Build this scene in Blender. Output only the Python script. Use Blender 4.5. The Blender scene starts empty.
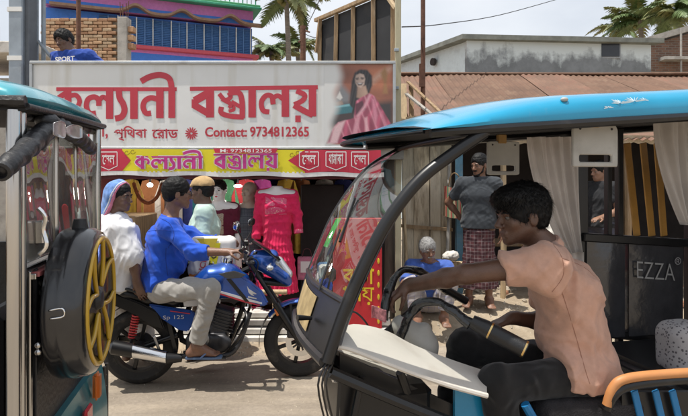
import bpy, bmesh, math, random
import numpy as np
from mathutils import Vector, Matrix, Quaternion, noise as mnoise

SC = bpy.context.scene
COL = SC.collection
random.seed(7)
rad = math.radians

# ------------------------------------------------------------------ camera, sky, sun, exposure
FPX, CAMH, CX, CY = 530.0, 1.65, 344.0, 178.0
cd = bpy.data.cameras.new('camera')
cam = bpy.data.objects.new('camera', cd); COL.objects.link(cam)
cam.location = (0, 0, CAMH); cam.rotation_euler = (rad(90), 0, 0)
cd.sensor_width = 36.0; cd.lens = 36.0 * FPX / 688.0
cd.shift_y = -(208.0 - CY) / 688.0
cd.clip_start = 0.05; cd.clip_end = 2000
SC.camera = cam

SUN = Vector((-0.24, -0.11, 1.0)).normalized()
w = bpy.data.worlds.new('World'); SC.world = w; w.use_nodes = True
nt = w.node_tree; nt.nodes.clear()
out = nt.nodes.new('ShaderNodeOutputWorld'); bg = nt.nodes.new('ShaderNodeBackground')
sky = nt.nodes.new('ShaderNodeTexSky'); sky.sky_type = 'NISHITA'; sky.sun_disc = False
sky.sun_elevation = math.asin(SUN.z); sky.sun_rotation = math.atan2(SUN.x, SUN.y)
sky.dust_density = 4.0; sky.air_density = 1.2
tc = nt.nodes.new('ShaderNodeTexCoord')
mp = nt.nodes.new('ShaderNodeMapping'); mp.inputs['Scale'].default_value = (1, 1, 2.2)
nz = nt.nodes.new('ShaderNodeTexNoise'); nz.inputs['Scale'].default_value = 2.3; nz.inputs['Detail'].default_value = 6
rp = nt.nodes.new('ShaderNodeValToRGB')
rp.color_ramp.elements[0].position = 0.3; rp.color_ramp.elements[0].color = (5.3, 5.8, 6.6, 1)
rp.color_ramp.elements[1].position = 0.7; rp.color_ramp.elements[1].color = (8.2, 8.45, 8.8, 1)
mx = nt.nodes.new('ShaderNodeMix'); mx.data_type = 'RGBA'; mx.inputs[0].default_value = 0.88
nt.links.new(tc.outputs['Generated'], mp.inputs[0]); nt.links.new(mp.outputs[0], nz.inputs['Vector'])
nt.links.new(nz.outputs[0], rp.inputs[0])
nt.links.new(sky.outputs[0], mx.inputs[6]); nt.links.new(rp.outputs[0], mx.inputs[7])
nt.links.new(mx.outputs[2], bg.inputs[0]); bg.inputs[1].default_value = 0.10
nt.links.new(bg.outputs[0], out.inputs[0])

sd = bpy.data.lights.new('sun', 'SUN'); sd.energy = 4.3; sd.angle = rad(0.6); sd.color = (1.0, 0.95, 0.87)
so = bpy.data.objects.new('sun', sd); COL.objects.link(so); so.location = (0, 0, 20)
so.rotation_euler = (-SUN).to_track_quat('-Z', 'Y').to_euler()

vs = SC.view_settings
vs.view_transform = 'Standard'; vs.look = 'None'; vs.exposure = 0.33; vs.gamma = 1.0; vs.use_curve_mapping = False

# ------------------------------------------------------------------ measuring helpers
def at(px, py, Y):
    return Vector(((px - CX) / FPX * Y, Y, CAMH - (py - CY) / FPX * Y))

class Frame:
    """local axes of a vehicle standing on the road: x along it, y to its far side, z up"""
    def __init__(s, X, Y, ang):
        s.X, s.Y, s.c, s.s = X, Y, math.cos(rad(ang)), math.sin(rad(ang)); s.ang = ang
        s.M = Matrix.Translation((X, Y, 0)) @ Matrix.Rotation(rad(ang), 4, 'Z')
    def b(s, px, py, b):
        rx = (px - CX) / FPX
        a = (rx * (s.Y + s.c * b) - s.X + s.s * b) / (s.c - s.s * rx)
        Y = s.Y + s.s * a + s.c * b
        return Vector((a, b, CAMH - (py - CY) / FPX * Y))
    def a(s, px, py, a):
        rx = (px - CX) / FPX
        b = (s.X + s.c * a - rx * (s.Y + s.s * a)) / (s.s + s.c * rx)
        Y = s.Y + s.s * a + s.c * b
        return Vector((a, b, CAMH - (py - CY) / FPX * Y))
    def w(s, p): return s.M @ Vector(p)
    def l(s, p): return s.M.inverted() @ Vector(p)

# ------------------------------------------------------------------ objects
WM = {}
def thing(name, label, cat, loc=(0, 0, 0), rotz=0.0, group=None):
    o = bpy.data.objects.new(name, None); COL.objects.link(o)
    o.empty_display_size = 0.1
    o.location = loc; o.rotation_euler = (0, 0, rotz)
    WM[o.name] = Matrix.Translation(loc) @ Matrix.Rotation(rotz, 4, 'Z')
    o['label'] = label; o['category'] = cat
    if group: o['group'] = group
    return o
def tag(o, label, cat, group=None):
    o['label'] = label; o['category'] = cat
    if group: o['group'] = group
    return o
def struct(o): o['kind'] = 'structure'; return o
def stuff(o, label=None):
    o['kind'] = 'stuff'
    if label: o['label'] = label
    return o

def link_mesh(name, verts, faces, mat, parent=None, space='w', smooth=False, bevel=0.0, seg=1, origin=None):
    me = bpy.data.meshes.new(name)
    V = np.asarray(verts, dtype=np.float64).reshape(-1, 3)
    M = None
    if parent is not None:
        M = WM[parent.name]
        if space == 'w':
            Mi = np.array(M.inverted()); V = V @ Mi[:3, :3].T + Mi[:3, 3]
    loc = None
    if parent is None and origin is not None:
        V = V - np.asarray(origin); loc = origin
    if isinstance(faces, np.ndarray):
        nf, k = faces.shape
        me.vertices.add(len(V)); me.vertices.foreach_set('co', V.astype(np.float32).ravel())
        me.loops.add(nf * k); me.loops.foreach_set('vertex_index', faces.astype(np.int32).ravel())
        me.polygons.add(nf); me.polygons.foreach_set('loop_start', np.arange(0, nf * k, k, dtype=np.int32))
        me.update(calc_edges=True); me.validate()
    else:
        me.from_pydata([tuple(x) for x in V], [], faces); me.update()
    if bevel:
        bm = bmesh.new(); bm.from_mesh(me)
        bmesh.ops.remove_doubles(bm, verts=bm.verts, dist=1e-6)
        es = [e for e in bm.edges if len(e.link_faces) == 2 and e.calc_face_angle(0) > 0.5]
        bmesh.ops.bevel(bm, geom=es, offset=bevel, segments=seg, affect='EDGES', clamp_overlap=True)
        bm.to_mesh(me); bm.free()
    if smooth:
        me.polygons.foreach_set('use_smooth', np.ones(len(me.polygons), dtype=bool))
        if smooth == 'a':
            try: me.set_sharp_from_angle(angle=rad(38))
            except Exception: pass
    if mat: me.materials.append(mat)
    o = bpy.data.objects.new(name, me); COL.objects.link(o)
    if loc is not None: o.location = loc
    if parent is not None:
        o.parent = parent; WM[o.name] = M
    else:
        WM[o.name] = Matrix.Translation(loc) if loc is not None else Matrix.Identity(4)
    return o

def copy_tree(o, parent=None, loc=None, rotz=None, label=None, M=None):
    c = o.copy(); COL.objects.link(c); c.parent = parent
    if loc is not None: c.location = loc
    if rotz is not None: c.rotation_euler = (0, 0, rotz)
    if label: c['label'] = label
    for ch in list(o.children): copy_tree(ch, c)
    return c

class MB:
    def __init__(s): s.v = []; s.f = []
    def add(s, vs, fs):
        n = len(s.v); s.v.extend([tuple(p) for p in vs]); s.f.extend([tuple(i + n for i in q) for q in fs]); return s
    def box(s, c, size, R=None):
        c = Vector(c); hx, hy, hz = [d / 2 for d in size]
        P = [Vector((x, y, z)) for x in (-hx, hx) for y in (-hy, hy) for z in (-hz, hz)]
        if R is not None: P = [R @ p for p in P]
        return s.add([c + p for p in P], [(0, 1, 3, 2), (4, 6, 7, 5), (0, 4, 5, 1), (2, 3, 7, 6), (0, 2, 6, 4), (1, 5, 7, 3)])
    def bar(s, a, b, wd, th, up=(0, 0, 1)):
        """rectangular bar from a to b"""
        a = Vector(a); b = Vector(b); d = (b - a); L = d.length; d.normalize()
        u = Vector(up); sx = d.cross(u)
        if sx.length < 1e-4: sx = d.cross(Vector((0, 1, 0)))
        sx.normalize(); sy = sx.cross(d).normalized()
        R = Matrix((sx, d, sy)).transposed()
        return s.box((a + b) / 2, (wd, L, th), R)
    def tube(s, pts, r, n=10, cap=True, flat=1.0, up=None):
        pts = [Vector(p) for p in pts]; m = len(pts)
        rs = [r] * m if not hasattr(r, '__len__') else r
        T = []
        for i in range(m):
            t = pts[min(i + 1, m - 1)] - pts[max(i - 1, 0)]
            if t.length < 1e-9: t = Vector((0, 0, 1))
            T.append(t.normalized())
        ref = Vector(up) if up else (Vector((0, 0, 1)) if abs(T[0].z) < 0.9 else Vector((1, 0, 0)))
        N = (ref - T[0] * ref.dot(T[0])).normalized()
        base = len(s.v)
        for i in range(m):
            N = N - T[i] * N.dot(T[i])
            N.normalize(); B = T[i].cross(N)
            for j in range(n):
                an = 2 * math.pi * j / n
                s.v.append(tuple(pts[i] + (N * math.cos(an) * flat + B * math.sin(an)) * rs[i]))
        for i in range(m - 1):
            for j in range(n):
                a = base + i * n + j; b = base + i * n + (j + 1) % n
                s.f.append((a, b, b + n, a + n))
        if cap:
            s.f.append(tuple(base + j for j in reversed(range(n))))
            s.f.append(tuple(base + (m - 1) * n + j for j in range(n)))
        return s
    def lathe(s, prof, c, axis, n=24, closed=False):
        c = Vector(c); ax = Vector(axis).normalized()
        u = ax.orthogonal().normalized(); v = ax.cross(u)
        base = len(s.v); m = len(prof)
        for r, h in prof:
            for j in range(n):
                an = 2 * math.pi * j / n
                s.v.append(tuple(c + ax * h + (u * math.cos(an) + v * math.sin(an)) * r))
        for i in range(m if closed else m - 1):
            i2 = (i + 1) % m
            for j in range(n):
                j2 = (j + 1) % n
                s.f.append((base + i * n + j, base + i * n + j2, base + i2 * n + j2, base + i2 * n + j))
        return s
    def prism(s, poly, vec):
        n = len(poly); vec = Vector(vec); P = [Vector(p) for p in poly]
        fs = [tuple(range(n)), tuple(reversed(range(n, 2 * n)))]
        for i in range(n):
            j = (i + 1) % n; fs.append((i, i + n, j + n, j))
        return s.add(P + [p + vec for p in P], fs)
    def grid(s, fn, nu, nv, close_v=False):
        base = len(s.v)
        for i in range(nu + 1):
            for j in range(nv + (0 if close_v else 1)):
                s.v.append(tuple(fn(i / nu, j / nv)))
        w_ = nv + (0 if close_v else 1)
        for i in range(nu):
            for j in range(nv):
                j2 = (j + 1) % w_
                s.f.append((base + i * w_ + j, base + (i + 1) * w_ + j, base + (i + 1) * w_ + j2, base + i * w_ + j2))
        return s
    def slab(s, fn, nu, nv, off):
        """a sheet with thickness: fn(u,v) gives a point, off is the thickness vector"""
        off = Vector(off)
        P = [[Vector(fn(i / nu, j / nv)) for j in range(nv + 1)] for i in range(nu + 1)]
        base = len(s.v); w_ = nv + 1; n = (nu + 1) * w_
        for row in P: s.v.extend(tuple(p) for p in row)
        for row in P: s.v.extend(tuple(p + off) for p in row)
        for i in range(nu):
            for j in range(nv):
                a = base + i * w_ + j
                s.f.append((a, a + w_, a + w_ + 1, a + 1)); s.f.append((a + n, a + n + 1, a + n + w_ + 1, a + n + w_))
        bd = [i * w_ for i in range(nu)] + [nu * w_ + j for j in range(nv)] + [i * w_ + nv for i in range(nu, 0, -1)] + [j for j in range(nv, 0, -1)]
        for k in range(len(bd)):
            a = base + bd[k]; b = base + bd[(k + 1) % len(bd)]
            s.f.append((a, b, b + n, a + n))
        return s
    def ell(s, c, r, n=10, m=7, R=None):
        c = Vector(c); r = (r, r, r) if not hasattr(r, '__len__') else r
        base = len(s.v)
        for i in range(m + 1):
            th = math.pi * i / m
            for j in range(n):
                ph = 2 * math.pi * j / n
                p = Vector((r[0] * math.sin(th) * math.cos(ph), r[1] * math.sin(th) * math.sin(ph), r[2] * math.cos(th)))
                if R is not None: p = R @ p
                s.v.append(tuple(c + p))
        for i in range(m):
            for j in range(n):
                s.f.append((base + i * n + j, base + (i + 1) * n + j, base + (i + 1) * n + (j + 1) % n, base + i * n + (j + 1) % n))
        return s
    def ribbon(s, pts, wd, nrm, off=0.0):
        """flat stroke of constant width lying in the plane with normal nrm"""
        nrm = Vector(nrm).normalized(); P = [Vector(p) + nrm * off for p in pts]; m = len(P); base = len(s.v)
        ws = [wd] * m if not hasattr(wd, '__len__') else wd
        for i in range(m):
            t = (P[min(i + 1, m - 1)] - P[max(i - 1, 0)]).normalized(); q = nrm.cross(t)
            s.v.append(tuple(P[i] + q * ws[i] / 2)); s.v.append(tuple(P[i] - q * ws[i] / 2))
        for i in range(m - 1):
            a = base + 2 * i; s.f.append((a, a + 2, a + 3, a + 1))
        return s
    def build(s, name, mat, parent=None, space='w', smooth=False, bevel=0.0, seg=1, origin=None):
        return link_mesh(name, s.v, s.f, mat, parent, space, smooth, bevel, seg, origin)

def spline(pts, n=6, closed=False):
    """Catmull-Rom"""
    P = [Vector(p) for p in pts]; m = len(P); R = []
    for i in range(m if closed else m - 1):
        if closed: p0, p1, p2, p3 = P[i - 1], P[i], P[(i + 1) % m], P[(i + 2) % m]
        else: p0, p1, p2, p3 = P[max(i - 1, 0)], P[i], P[i + 1], P[min(i + 2, m - 1)]
        for k in range(n):
            t = k / n
            R.append(0.5 * ((2 * p1) + (p2 - p0) * t + (2 * p0 - 5 * p1 + 4 * p2 - p3) * t * t + (3 * p1 - p0 - 3 * p2 + p3) * t ** 3))
    if not closed: R.append(P[-1])
    return R

# ------------------------------------------------------------------ signed-distance modelling (continuous organic surfaces)
def A3(p): return np.array([p[0], p[1], p[2]], dtype=np.float32)
class SDF:
    def __init__(s, vox=0.0075): s.h = vox; s.ops = []; s.lo = np.array([1e9] * 3); s.hi = -s.lo
    def _grow(s, lo, hi):
        s.lo = np.minimum(s.lo, lo); s.hi = np.maximum(s.hi, hi)
    def cap(s, a, b, ra, rb=None, side=None, ratio=1.0, k=0.015, flat=(0, 0), op='add'):
        rb = ra if rb is None else rb
        a = A3(a); b = A3(b); sv = None if side is None else A3(Vector(side).normalized())
        m = max(ra, rb) * max(1, ratio)
        lo = np.minimum(a, b) - m; hi = np.maximum(a, b) + m
        def fn(P):
            ab = b - a; L2 = max(float(ab @ ab), 1e-12); pa = P - a
            tt = (pa @ ab) / L2; t = np.clip(tt, 0, 1)
            q = pa - t[..., None] * ab
            if sv is not None:
                qs = q @ sv; q = q - (qs * (1 - 1 / ratio))[..., None] * sv
            d = np.sqrt((q * q).sum(-1)) - (ra + (rb - ra) * t)
            L = math.sqrt(L2)
            if flat[0]: d = np.maximum(d, -tt * L)
            if flat[1]: d = np.maximum(d, (tt - 1) * L)
            return d
        if op == 'add': s._grow(lo, hi)
        s.ops.append((op, fn, lo, hi, k)); return s
    def chain(s, pts, rs, **kw):
        for i in range(len(pts) - 1): s.cap(pts[i], pts[i + 1], rs[i], rs[i + 1], **kw)
        return s
    def ell(s, c, r, R=None, k=0.015, op='add'):
        r = np.array([r] * 3 if not hasattr(r, '__len__') else r, dtype=np.float32); c = A3(c)
        Rm = None if R is None else np.array(R, dtype=np.float32)
        m = float(r.max()); lo = c - m; hi = c + m
        if Rm is None: lo = c - r; hi = c + r
        def fn(P):
            p = P - c
            if Rm is not None: p = p @ Rm
            k0 = np.sqrt(((p / r) ** 2).sum(-1)); k1 = np.sqrt(((p / (r * r)) ** 2).sum(-1)) + 1e-6
            return k0 * (k0 - 1) / k1
        if op == 'add': s._grow(lo, hi)
        s.ops.append((op, fn, lo, hi, k)); return s
    def box(s, c, half, R=None, rnd=0.01, k=0.01, op='add'):
        hf = np.array(half, dtype=np.float32) - rnd; c = A3(c); Rm = None if R is None else np.array(R, dtype=np.float32)
        m = float(np.linalg.norm(np.array(half))); lo = c - m; hi = c + m
        if Rm is None: lo = c - np.array(half); hi = c + np.array(half)
        def fn(P):
            p = P - c
            if Rm is not None: p = p @ Rm
            q = np.abs(p) - hf
            return np.sqrt((np.maximum(q, 0) ** 2).sum(-1)) + np.minimum(q.max(-1), 0) - rnd
        if op == 'add': s._grow(lo, hi)
        s.ops.append((op, fn, lo, hi, k)); return s
    def cut(s, p, n, k=0.004):
        p = A3(p); n = A3(Vector(n).normalized())
        s.ops.append(('cut', lambda P: (P - p) @ n, None, None, k)); return s
    def disp(s, fn): s.ops.append(('disp', fn, None, None, 0)); return s
    def folds(s, amp, lam, dirs, seed=0, warp=1.3):
        """cloth folds: ridged waves running across the given directions"""
        rg = np.random.RandomState(seed)
        prm = []
        for d in dirs:
            d = np.array(Vector(d).normalized()); prm.append((d, rg.uniform(0, 6.28), rg.normal(size=3) * 1.15 / lam, rg.normal(size=3) * .7 / lam, rg.uniform(0, 6.28), rg.uniform(0.8, 1.3)))
        def fn(P):
            D = 0
            for d, ph, w1, w2, p2, sc in prm:
                wv = (P @ d) * (2 * np.pi / (lam * sc)) + ph + warp * np.sin(P @ w1 + p2) + 0.8 * np.sin(P @ w2 * 2.1 + ph)
                msk = 0.5 + 0.5 * np.sin(P @ w2 + p2)
                D = D + (0.5 + 0.5 * np.cos(wv)) ** 3 * msk
            return -amp * D
        return s.disp(fn)
    def lumps(s, amp, lam, seed=0, n=7):
        rg = np.random.RandomState(seed); K = rg.normal(size=(n, 3)); K = K / np.linalg.norm(K, axis=1)[:, None] * (2 * np.pi / lam) * rg.uniform(.6, 1.6, (n, 1)); ph = rg.uniform(0, 6.28, n)
        return s.disp(lambda P: amp * np.sin(P @ K.T + ph + 1.2 * np.sin(P @ K[::-1].T * .5)).sum(-1) / n ** .5)
    def solve(s):
        h = s.h; pad = 4 * h
        lo = s.lo - pad; hi = s.hi + pad
        n = np.ceil((hi - lo) / h).astype(int) + 1
        F = np.full(n, 0.08, dtype=np.float32)
        ax = [np.float32(lo[i]) + np.arange(n[i], dtype=np.float32) * np.float32(h) for i in range(3)]
        for op, fn, l, u, k in s.ops:
            if op in ('cut', 'disp'):
                i0 = np.zeros(3, int); i1 = n
            else:
                mg = k + 3 * h
                i0 = np.clip(np.floor((l - mg - lo) / h).astype(int), 0, n); i1 = np.clip(np.ceil((u + mg - lo) / h).astype(int) + 1, 0, n)
                if (i1 <= i0).any(): continue
            sl = tuple(slice(i0[i], i1[i]) for i in range(3))
            f = F[sl]
            if op == 'disp':
                msk = np.abs(f) < 0.05
                ii = np.argwhere(msk)
                if len(ii):
                    P = np.stack([ax[i][ii[:, i]] for i in range(3)], -1)
                    f[msk] = f[msk] + fn(P).astype(np.float32)
                continue
            P = np.stack(np.meshgrid(*[ax[i][sl[i]] for i in range(3)], indexing='ij'), -1)
            d = fn(P).astype(np.float32)
            k = max(k, 1e-5)
            if op == 'add':
                t = np.clip(0.5 + 0.5 * (d - f) / k, 0, 1); F[sl] = d * (1 - t) + f * t - k * t * (1 - t)
            else:
                e = d if op == 'cut' else -d
                t = np.clip(0.5 - 0.5 * (e - f) / k, 0, 1); F[sl] = e * (1 - t) + f * t + k * t * (1 - t)
        F[0] = F[-1] = 0.05; F[:, 0] = F[:, -1] = 0.05; F[:, :, 0] = F[:, :, -1] = 0.05
        return F, lo
    def mesh(s):
        F, lo = s.solve(); h = s.h
        S = F < 0
        c = np.zeros(np.array(F.shape) - 1, dtype=np.int8)
        O = [(i, j, k) for i in (0, 1) for j in (0, 1) for k in (0, 1)]
        nx, ny, nz_ = F.shape
        for i, j, k in O: c += S[i:nx - 1 + i, j:ny - 1 + j, k:nz_ - 1 + k]
        act = (c > 0) & (c < 8); idx = np.argwhere(act)
        ID = np.full(c.shape, -1, dtype=np.int64); ID[act] = np.arange(len(idx))
        acc = np.zeros((len(idx), 3)); cnt = np.zeros(len(idx))
        for a in O:
            for ax in range(3):
                if a[ax]: continue
                b = list(a); b[ax] = 1
                f1 = F[idx[:, 0] + a[0], idx[:, 1] + a[1], idx[:, 2] + a[2]]; f2 = F[idx[:, 0] + b[0], idx[:, 1] + b[1], idx[:, 2] + b[2]]
                cr = (f1 < 0) != (f2 < 0)
                t = np.where(cr, f1 / np.where(cr, f1 - f2, 1), 0)
                p = np.array(a, dtype=float)[None] + t[:, None] * (np.array(b) - np.array(a))[None]
                acc[cr] += p[cr]; cnt[cr] += 1
        V = lo + (idx + acc / np.maximum(cnt, 1)[:, None]) * h
        Q = []
        for ax in range(3):
            o1, o2 = (ax + 1) % 3, (ax + 2) % 3
            A = [slice(1, -1)] * 3; A[ax] = slice(0, -1); Bs = list(A); Bs[ax] = slice(1, None)
            s0 = S[tuple(A)]; s1 = S[tuple(Bs)]
            e = np.argwhere(s0 != s1)
            if not len(e): continue
            off = np.ones(3, int); off[ax] = 0
            g = e + off
            ins = s0[e[:, 0], e[:, 1], e[:, 2]]
            def cell(d1, d2):
                q = g.copy(); q[:, o1] += d1; q[:, o2] += d2
                return ID[q[:, 0], q[:, 1], q[:, 2]]
            q = np.stack([cell(-1, -1), cell(0, -1), cell(0, 0), cell(-1, 0)], -1)
            q[~ins] = q[~ins][:, ::-1]
            Q.append(q)
        return V, np.concatenate(Q)
    def build(s, name, mat, parent=None, space='w', origin=None):
        V, Q = s.mesh()
        return link_mesh(name, V, Q, mat, parent, space, smooth=True, origin=origin)

# ------------------------------------------------------------------ procedural materials
def new_mat(name):
    m = bpy.data.materials.new(name); m.use_nodes = True
    t = m.node_tree; t.nodes.clear()
    o = t.nodes.new('ShaderNodeOutputMaterial'); p = t.nodes.new('ShaderNodeBsdfPrincipled')
    t.links.new(p.outputs[0], o.inputs[0])
    return m, t, p, o
def N(t, typ, **kw):
    n = t.nodes.new('ShaderNode' + typ)
    for k, v in kw.items():
        if k in n.inputs.keys(): n.inputs[k].default_value = v
        else: setattr(n, k, v)
    return n
def ramp(t, fac, stops):
    r = t.nodes.new('ShaderNodeValToRGB'); els = r.color_ramp.elements
    while len(els) > 1: els.remove(els[-1])
    els[0].position = stops[0][0]; els[0].color = (*stops[0][1], 1)
    for p, c in stops[1:]:
        e = els.new(p); e.color = (*c, 1)
    t.links.new(fac, r.inputs[0]); return r.outputs[0]
def mixc(t, fac, a, b, mode='MIX'):
    n = t.nodes.new('ShaderNodeMix'); n.data_type = 'RGBA'; n.blend_type = mode
    for v, i in ((fac, 0), (a, 6), (b, 7)):
        if hasattr(v, 'is_output'): t.links.new(v, n.inputs[i])
        elif i == 0: n.inputs[0].default_value = v
        else: n.inputs[i].default_value = (*v, 1)
    return n.outputs[2]
def M(name, col, rough=0.6, metal=0.0, var=0.12, scale=8.0, dirt=None, dirt_amt=0.0, dirt_scale=3.0, bump=0.0, bscale=60.0, coat=0.0, stretch=(1, 1, 1), spec=0.5, sss=0.0, trans=0.0, sheen=0.0, crease=0.0):
    m, t, p, o = new_mat(name)
    tc = N(t, 'TexCoord'); mp = N(t, 'Mapping'); mp.inputs['Scale'].default_value = stretch
    t.links.new(tc.outputs['Object'], mp.inputs[0])
    n1 = N(t, 'TexNoise', Scale=scale, Detail=5.0, Roughness=0.6); t.links.new(mp.outputs[0], n1.inputs['Vector'])
    a = tuple(max(0, c * (1 - var)) for c in col); b = tuple(min(1, c * (1 + var)) for c in col)
    c = ramp(t, n1.outputs[0], [(0.3, a), (0.7, b)])
    if dirt:
        n2 = N(t, 'TexNoise', Scale=dirt_scale, Detail=8.0, Roughness=0.65); t.links.new(mp.outputs[0], n2.inputs['Vector'])
        f = ramp(t, n2.outputs[0], [(0.62 - 0.3 * dirt_amt, (0, 0, 0)), (0.8 - 0.25 * dirt_amt, (1, 1, 1))])
        fm = N(t, 'Math', operation='MULTIPLY'); t.links.new(f, fm.inputs[0]); fm.inputs[1].default_value = min(1, 0.35 + dirt_amt)
        c = mixc(t, fm.outputs[0], c, dirt)
        rr = N(t, 'Math', operation='MULTIPLY_ADD'); t.links.new(fm.outputs[0], rr.inputs[0]); rr.inputs[1].default_value = 0.4 * (1 - rough); rr.inputs[2].default_value = rough
        t.links.new(rr.outputs[0], p.inputs['Roughness'])
    else:
        p.inputs['Roughness'].default_value = rough
    t.links.new(c, p.inputs['Base Color'])
    p.inputs['Metallic'].default_value = metal; p.inputs['Coat Weight'].default_value = coat
    p.inputs['Specular IOR Level'].default_value = spec; p.inputs['Coat Roughness'].default_value = 0.08
    if sss:
        p.inputs['Subsurface Weight'].default_value = sss; p.inputs['Subsurface Radius'].default_value = (0.02, 0.008, 0.005); p.inputs['Subsurface Scale'].default_value = 0.5
    if sheen: p.inputs['Sheen Weight'].default_value = sheen
    if trans: p.inputs['Transmission Weight'].default_value = trans
    if bump:
        n3 = N(t, 'TexNoise', Scale=bscale, Detail=4.0); t.links.new(mp.outputs[0], n3.inputs['Vector'])
        bn = N(t, 'Bump', Strength=min(1.0, bump), Distance=0.01); t.links.new(n3.outputs[0], bn.inputs['Height']); t.links.new(bn.outputs[0], p.inputs['Normal'])
        if crease:
            n5 = N(t, 'TexNoise', Scale=7.0, Detail=5.0, Roughness=0.55, Distortion=1.4); n5.noise_type = 'RIDGED_MULTIFRACTAL'; t.links.new(mp.outputs[0], n5.inputs['Vector'])
            b5 = N(t, 'Bump', Strength=min(1.0, crease), Distance=0.03); t.links.new(n5.outputs[0], b5.inputs['Height']); t.links.new(b5.outputs[0], bn.inputs['Normal'])
    m.diffuse_color = (*col, 1)
    return m
def cloth(name, col, var=0.1, rough=0.9, **kw): return M(name, col, rough, var=var, scale=22, bump=0.25, bscale=420, sheen=0.15, spec=0.25, crease=0.8, **kw)
def skinm(name, col): return M(name, col, 0.40, var=0.2, scale=16, bump=0.22, bscale=220, sss=0.12, spec=0.5, dirt=tuple(c * .6 for c in col), dirt_amt=.25, dirt_scale=9)
def glassy(name, tint=(1, 1, 1), rough=0.0, ior=1.5, dust=0.06):
    """thin pane: mirror reflection by Fresnel, otherwise see-through, a little dusty"""
    m, t, p, o = new_mat(name); t.nodes.remove(p)
    g = N(t, 'BsdfGlossy', Roughness=rough); tr = N(t, 'BsdfTransparent'); tr.inputs[0].default_value = (*tint, 1)
    fr = N(t, 'Fresnel', IOR=ior); ge = N(t, 'NewGeometry'); mr0 = N(t, 'MapRange'); t.links.new(ge.outputs['Backfacing'], mr0.inputs[0]); mr0.inputs[3].default_value = ior; mr0.inputs[4].default_value = 1.0 / ior; t.links.new(mr0.outputs[0], fr.inputs['IOR']); ms = N(t, 'MixShader'); t.links.new(fr.outputs[0], ms.inputs[0])
    t.links.new(tr.outputs[0], ms.inputs[1]); t.links.new(g.outputs[0], ms.inputs[2])
    df = N(t, 'BsdfDiffuse'); df.inputs[0].default_value = (0.5, 0.47, 0.42, 1)
    tc = N(t, 'TexCoord'); nz = N(t, 'TexNoise', Scale=5.0, Detail=6.0); t.links.new(tc.outputs['Object'], nz.inputs['Vector'])
    mr = N(t, 'MapRange'); mr.inputs[1].default_value = 0.35; mr.inputs[2].default_value = 0.75; mr.inputs[3].default_value = dust * 0.3; mr.inputs[4].default_value = dust * 1.8
    t.links.new(nz.outputs[0], mr.inputs[0])
    m2 = N(t, 'MixShader'); t.links.new(mr.outputs[0], m2.inputs[0]); t.links.new(ms.outputs[0], m2.inputs[1]); t.links.new(df.outputs[0], m2.inputs[2])
    t.links.new(m2.outputs[0], o.inputs[0]); return m
def drape(name, col, tr=.45):
    m, t, p, o = new_mat(name); t.nodes.remove(p)
    tc = N(t, 'TexCoord'); nz = N(t, 'TexNoise', Scale=9.0, Detail=4.0); t.links.new(tc.outputs['Object'], nz.inputs['Vector'])
    c = ramp(t, nz.outputs[0], [(.3, tuple(q * .93 for q in col)), (.7, tuple(min(1, q * 1.05) for q in col))])
    d = N(t, 'BsdfDiffuse'); l = N(t, 'BsdfTranslucent'); ms = N(t, 'MixShader'); ms.inputs[0].default_value = tr
    t.links.new(c, d.inputs[0]); t.links.new(c, l.inputs[0]); t.links.new(d.outputs[0], ms.inputs[1]); t.links.new(l.outputs[0], ms.inputs[2]); t.links.new(ms.outputs[0], o.inputs[0]); return m
def emis(name, col, st):
    m, t, p, o = new_mat(name); p.inputs['Base Color'].default_value = (*col, 1)
    p.inputs['Emission Color'].default_value = (*col, 1); p.inputs['Emission Strength'].default_value = st; return m

# ------------------------------------------------------------------ lettering
def text_mesh(s, bold=0.0, res=3):
    cu = bpy.data.curves.new('lettering', 'FONT'); cu.body = s; cu.size = 1.0; cu.offset = bold; cu.resolution_u = res
    o = bpy.data.objects.new('lettering', cu); COL.objects.link(o)
    dg = bpy.context.evaluated_depsgraph_get(); ev = o.evaluated_get(dg); me = ev.to_mesh()
    V = np.array([v.co[:] for v in me.vertices]).reshape(-1, 3); Fc = [tuple(p.vertices) for p in me.polygons]
    ev.to_mesh_clear(); bpy.data.objects.remove(o); bpy.data.curves.remove(cu)
    return V, Fc
def text_on(s, origin, ex, ey, wdt, hgt, mat, parent, name='lettering', bold=0.02, space='w', yfn=None):
    """lettering fitted in a rectangle: origin = centre, ex / ey = unit directions"""
    V, Fc = text_mesh(s, bold)
    if not len(V): return None
    lo = V.min(0); hi = V.max(0); V = (V - (lo + hi) / 2) / np.maximum(hi - lo, 1e-6)
    ex = Vector(ex); ey = Vector(ey); o = Vector(origin)
    P = [o + ex * (v[0] * wdt) + ey * (v[1] * hgt) for v in V]
    if yfn: P = [Vector((p.x, yfn(p.x, p.z), p.z)) for p in P]
    return link_mesh(name, [tuple(p) for p in P], Fc, mat, parent, space)
# ================================================================== THE SETTING
X3, Y3, Z3 = Vector((1, 0, 0)), Vector((0, 1, 0)), Vector((0, 0, 1))
def nz3(x, y, z=0.0, s=1.0): return mnoise.noise(Vector((x * s, y * s, z * s)))

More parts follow.
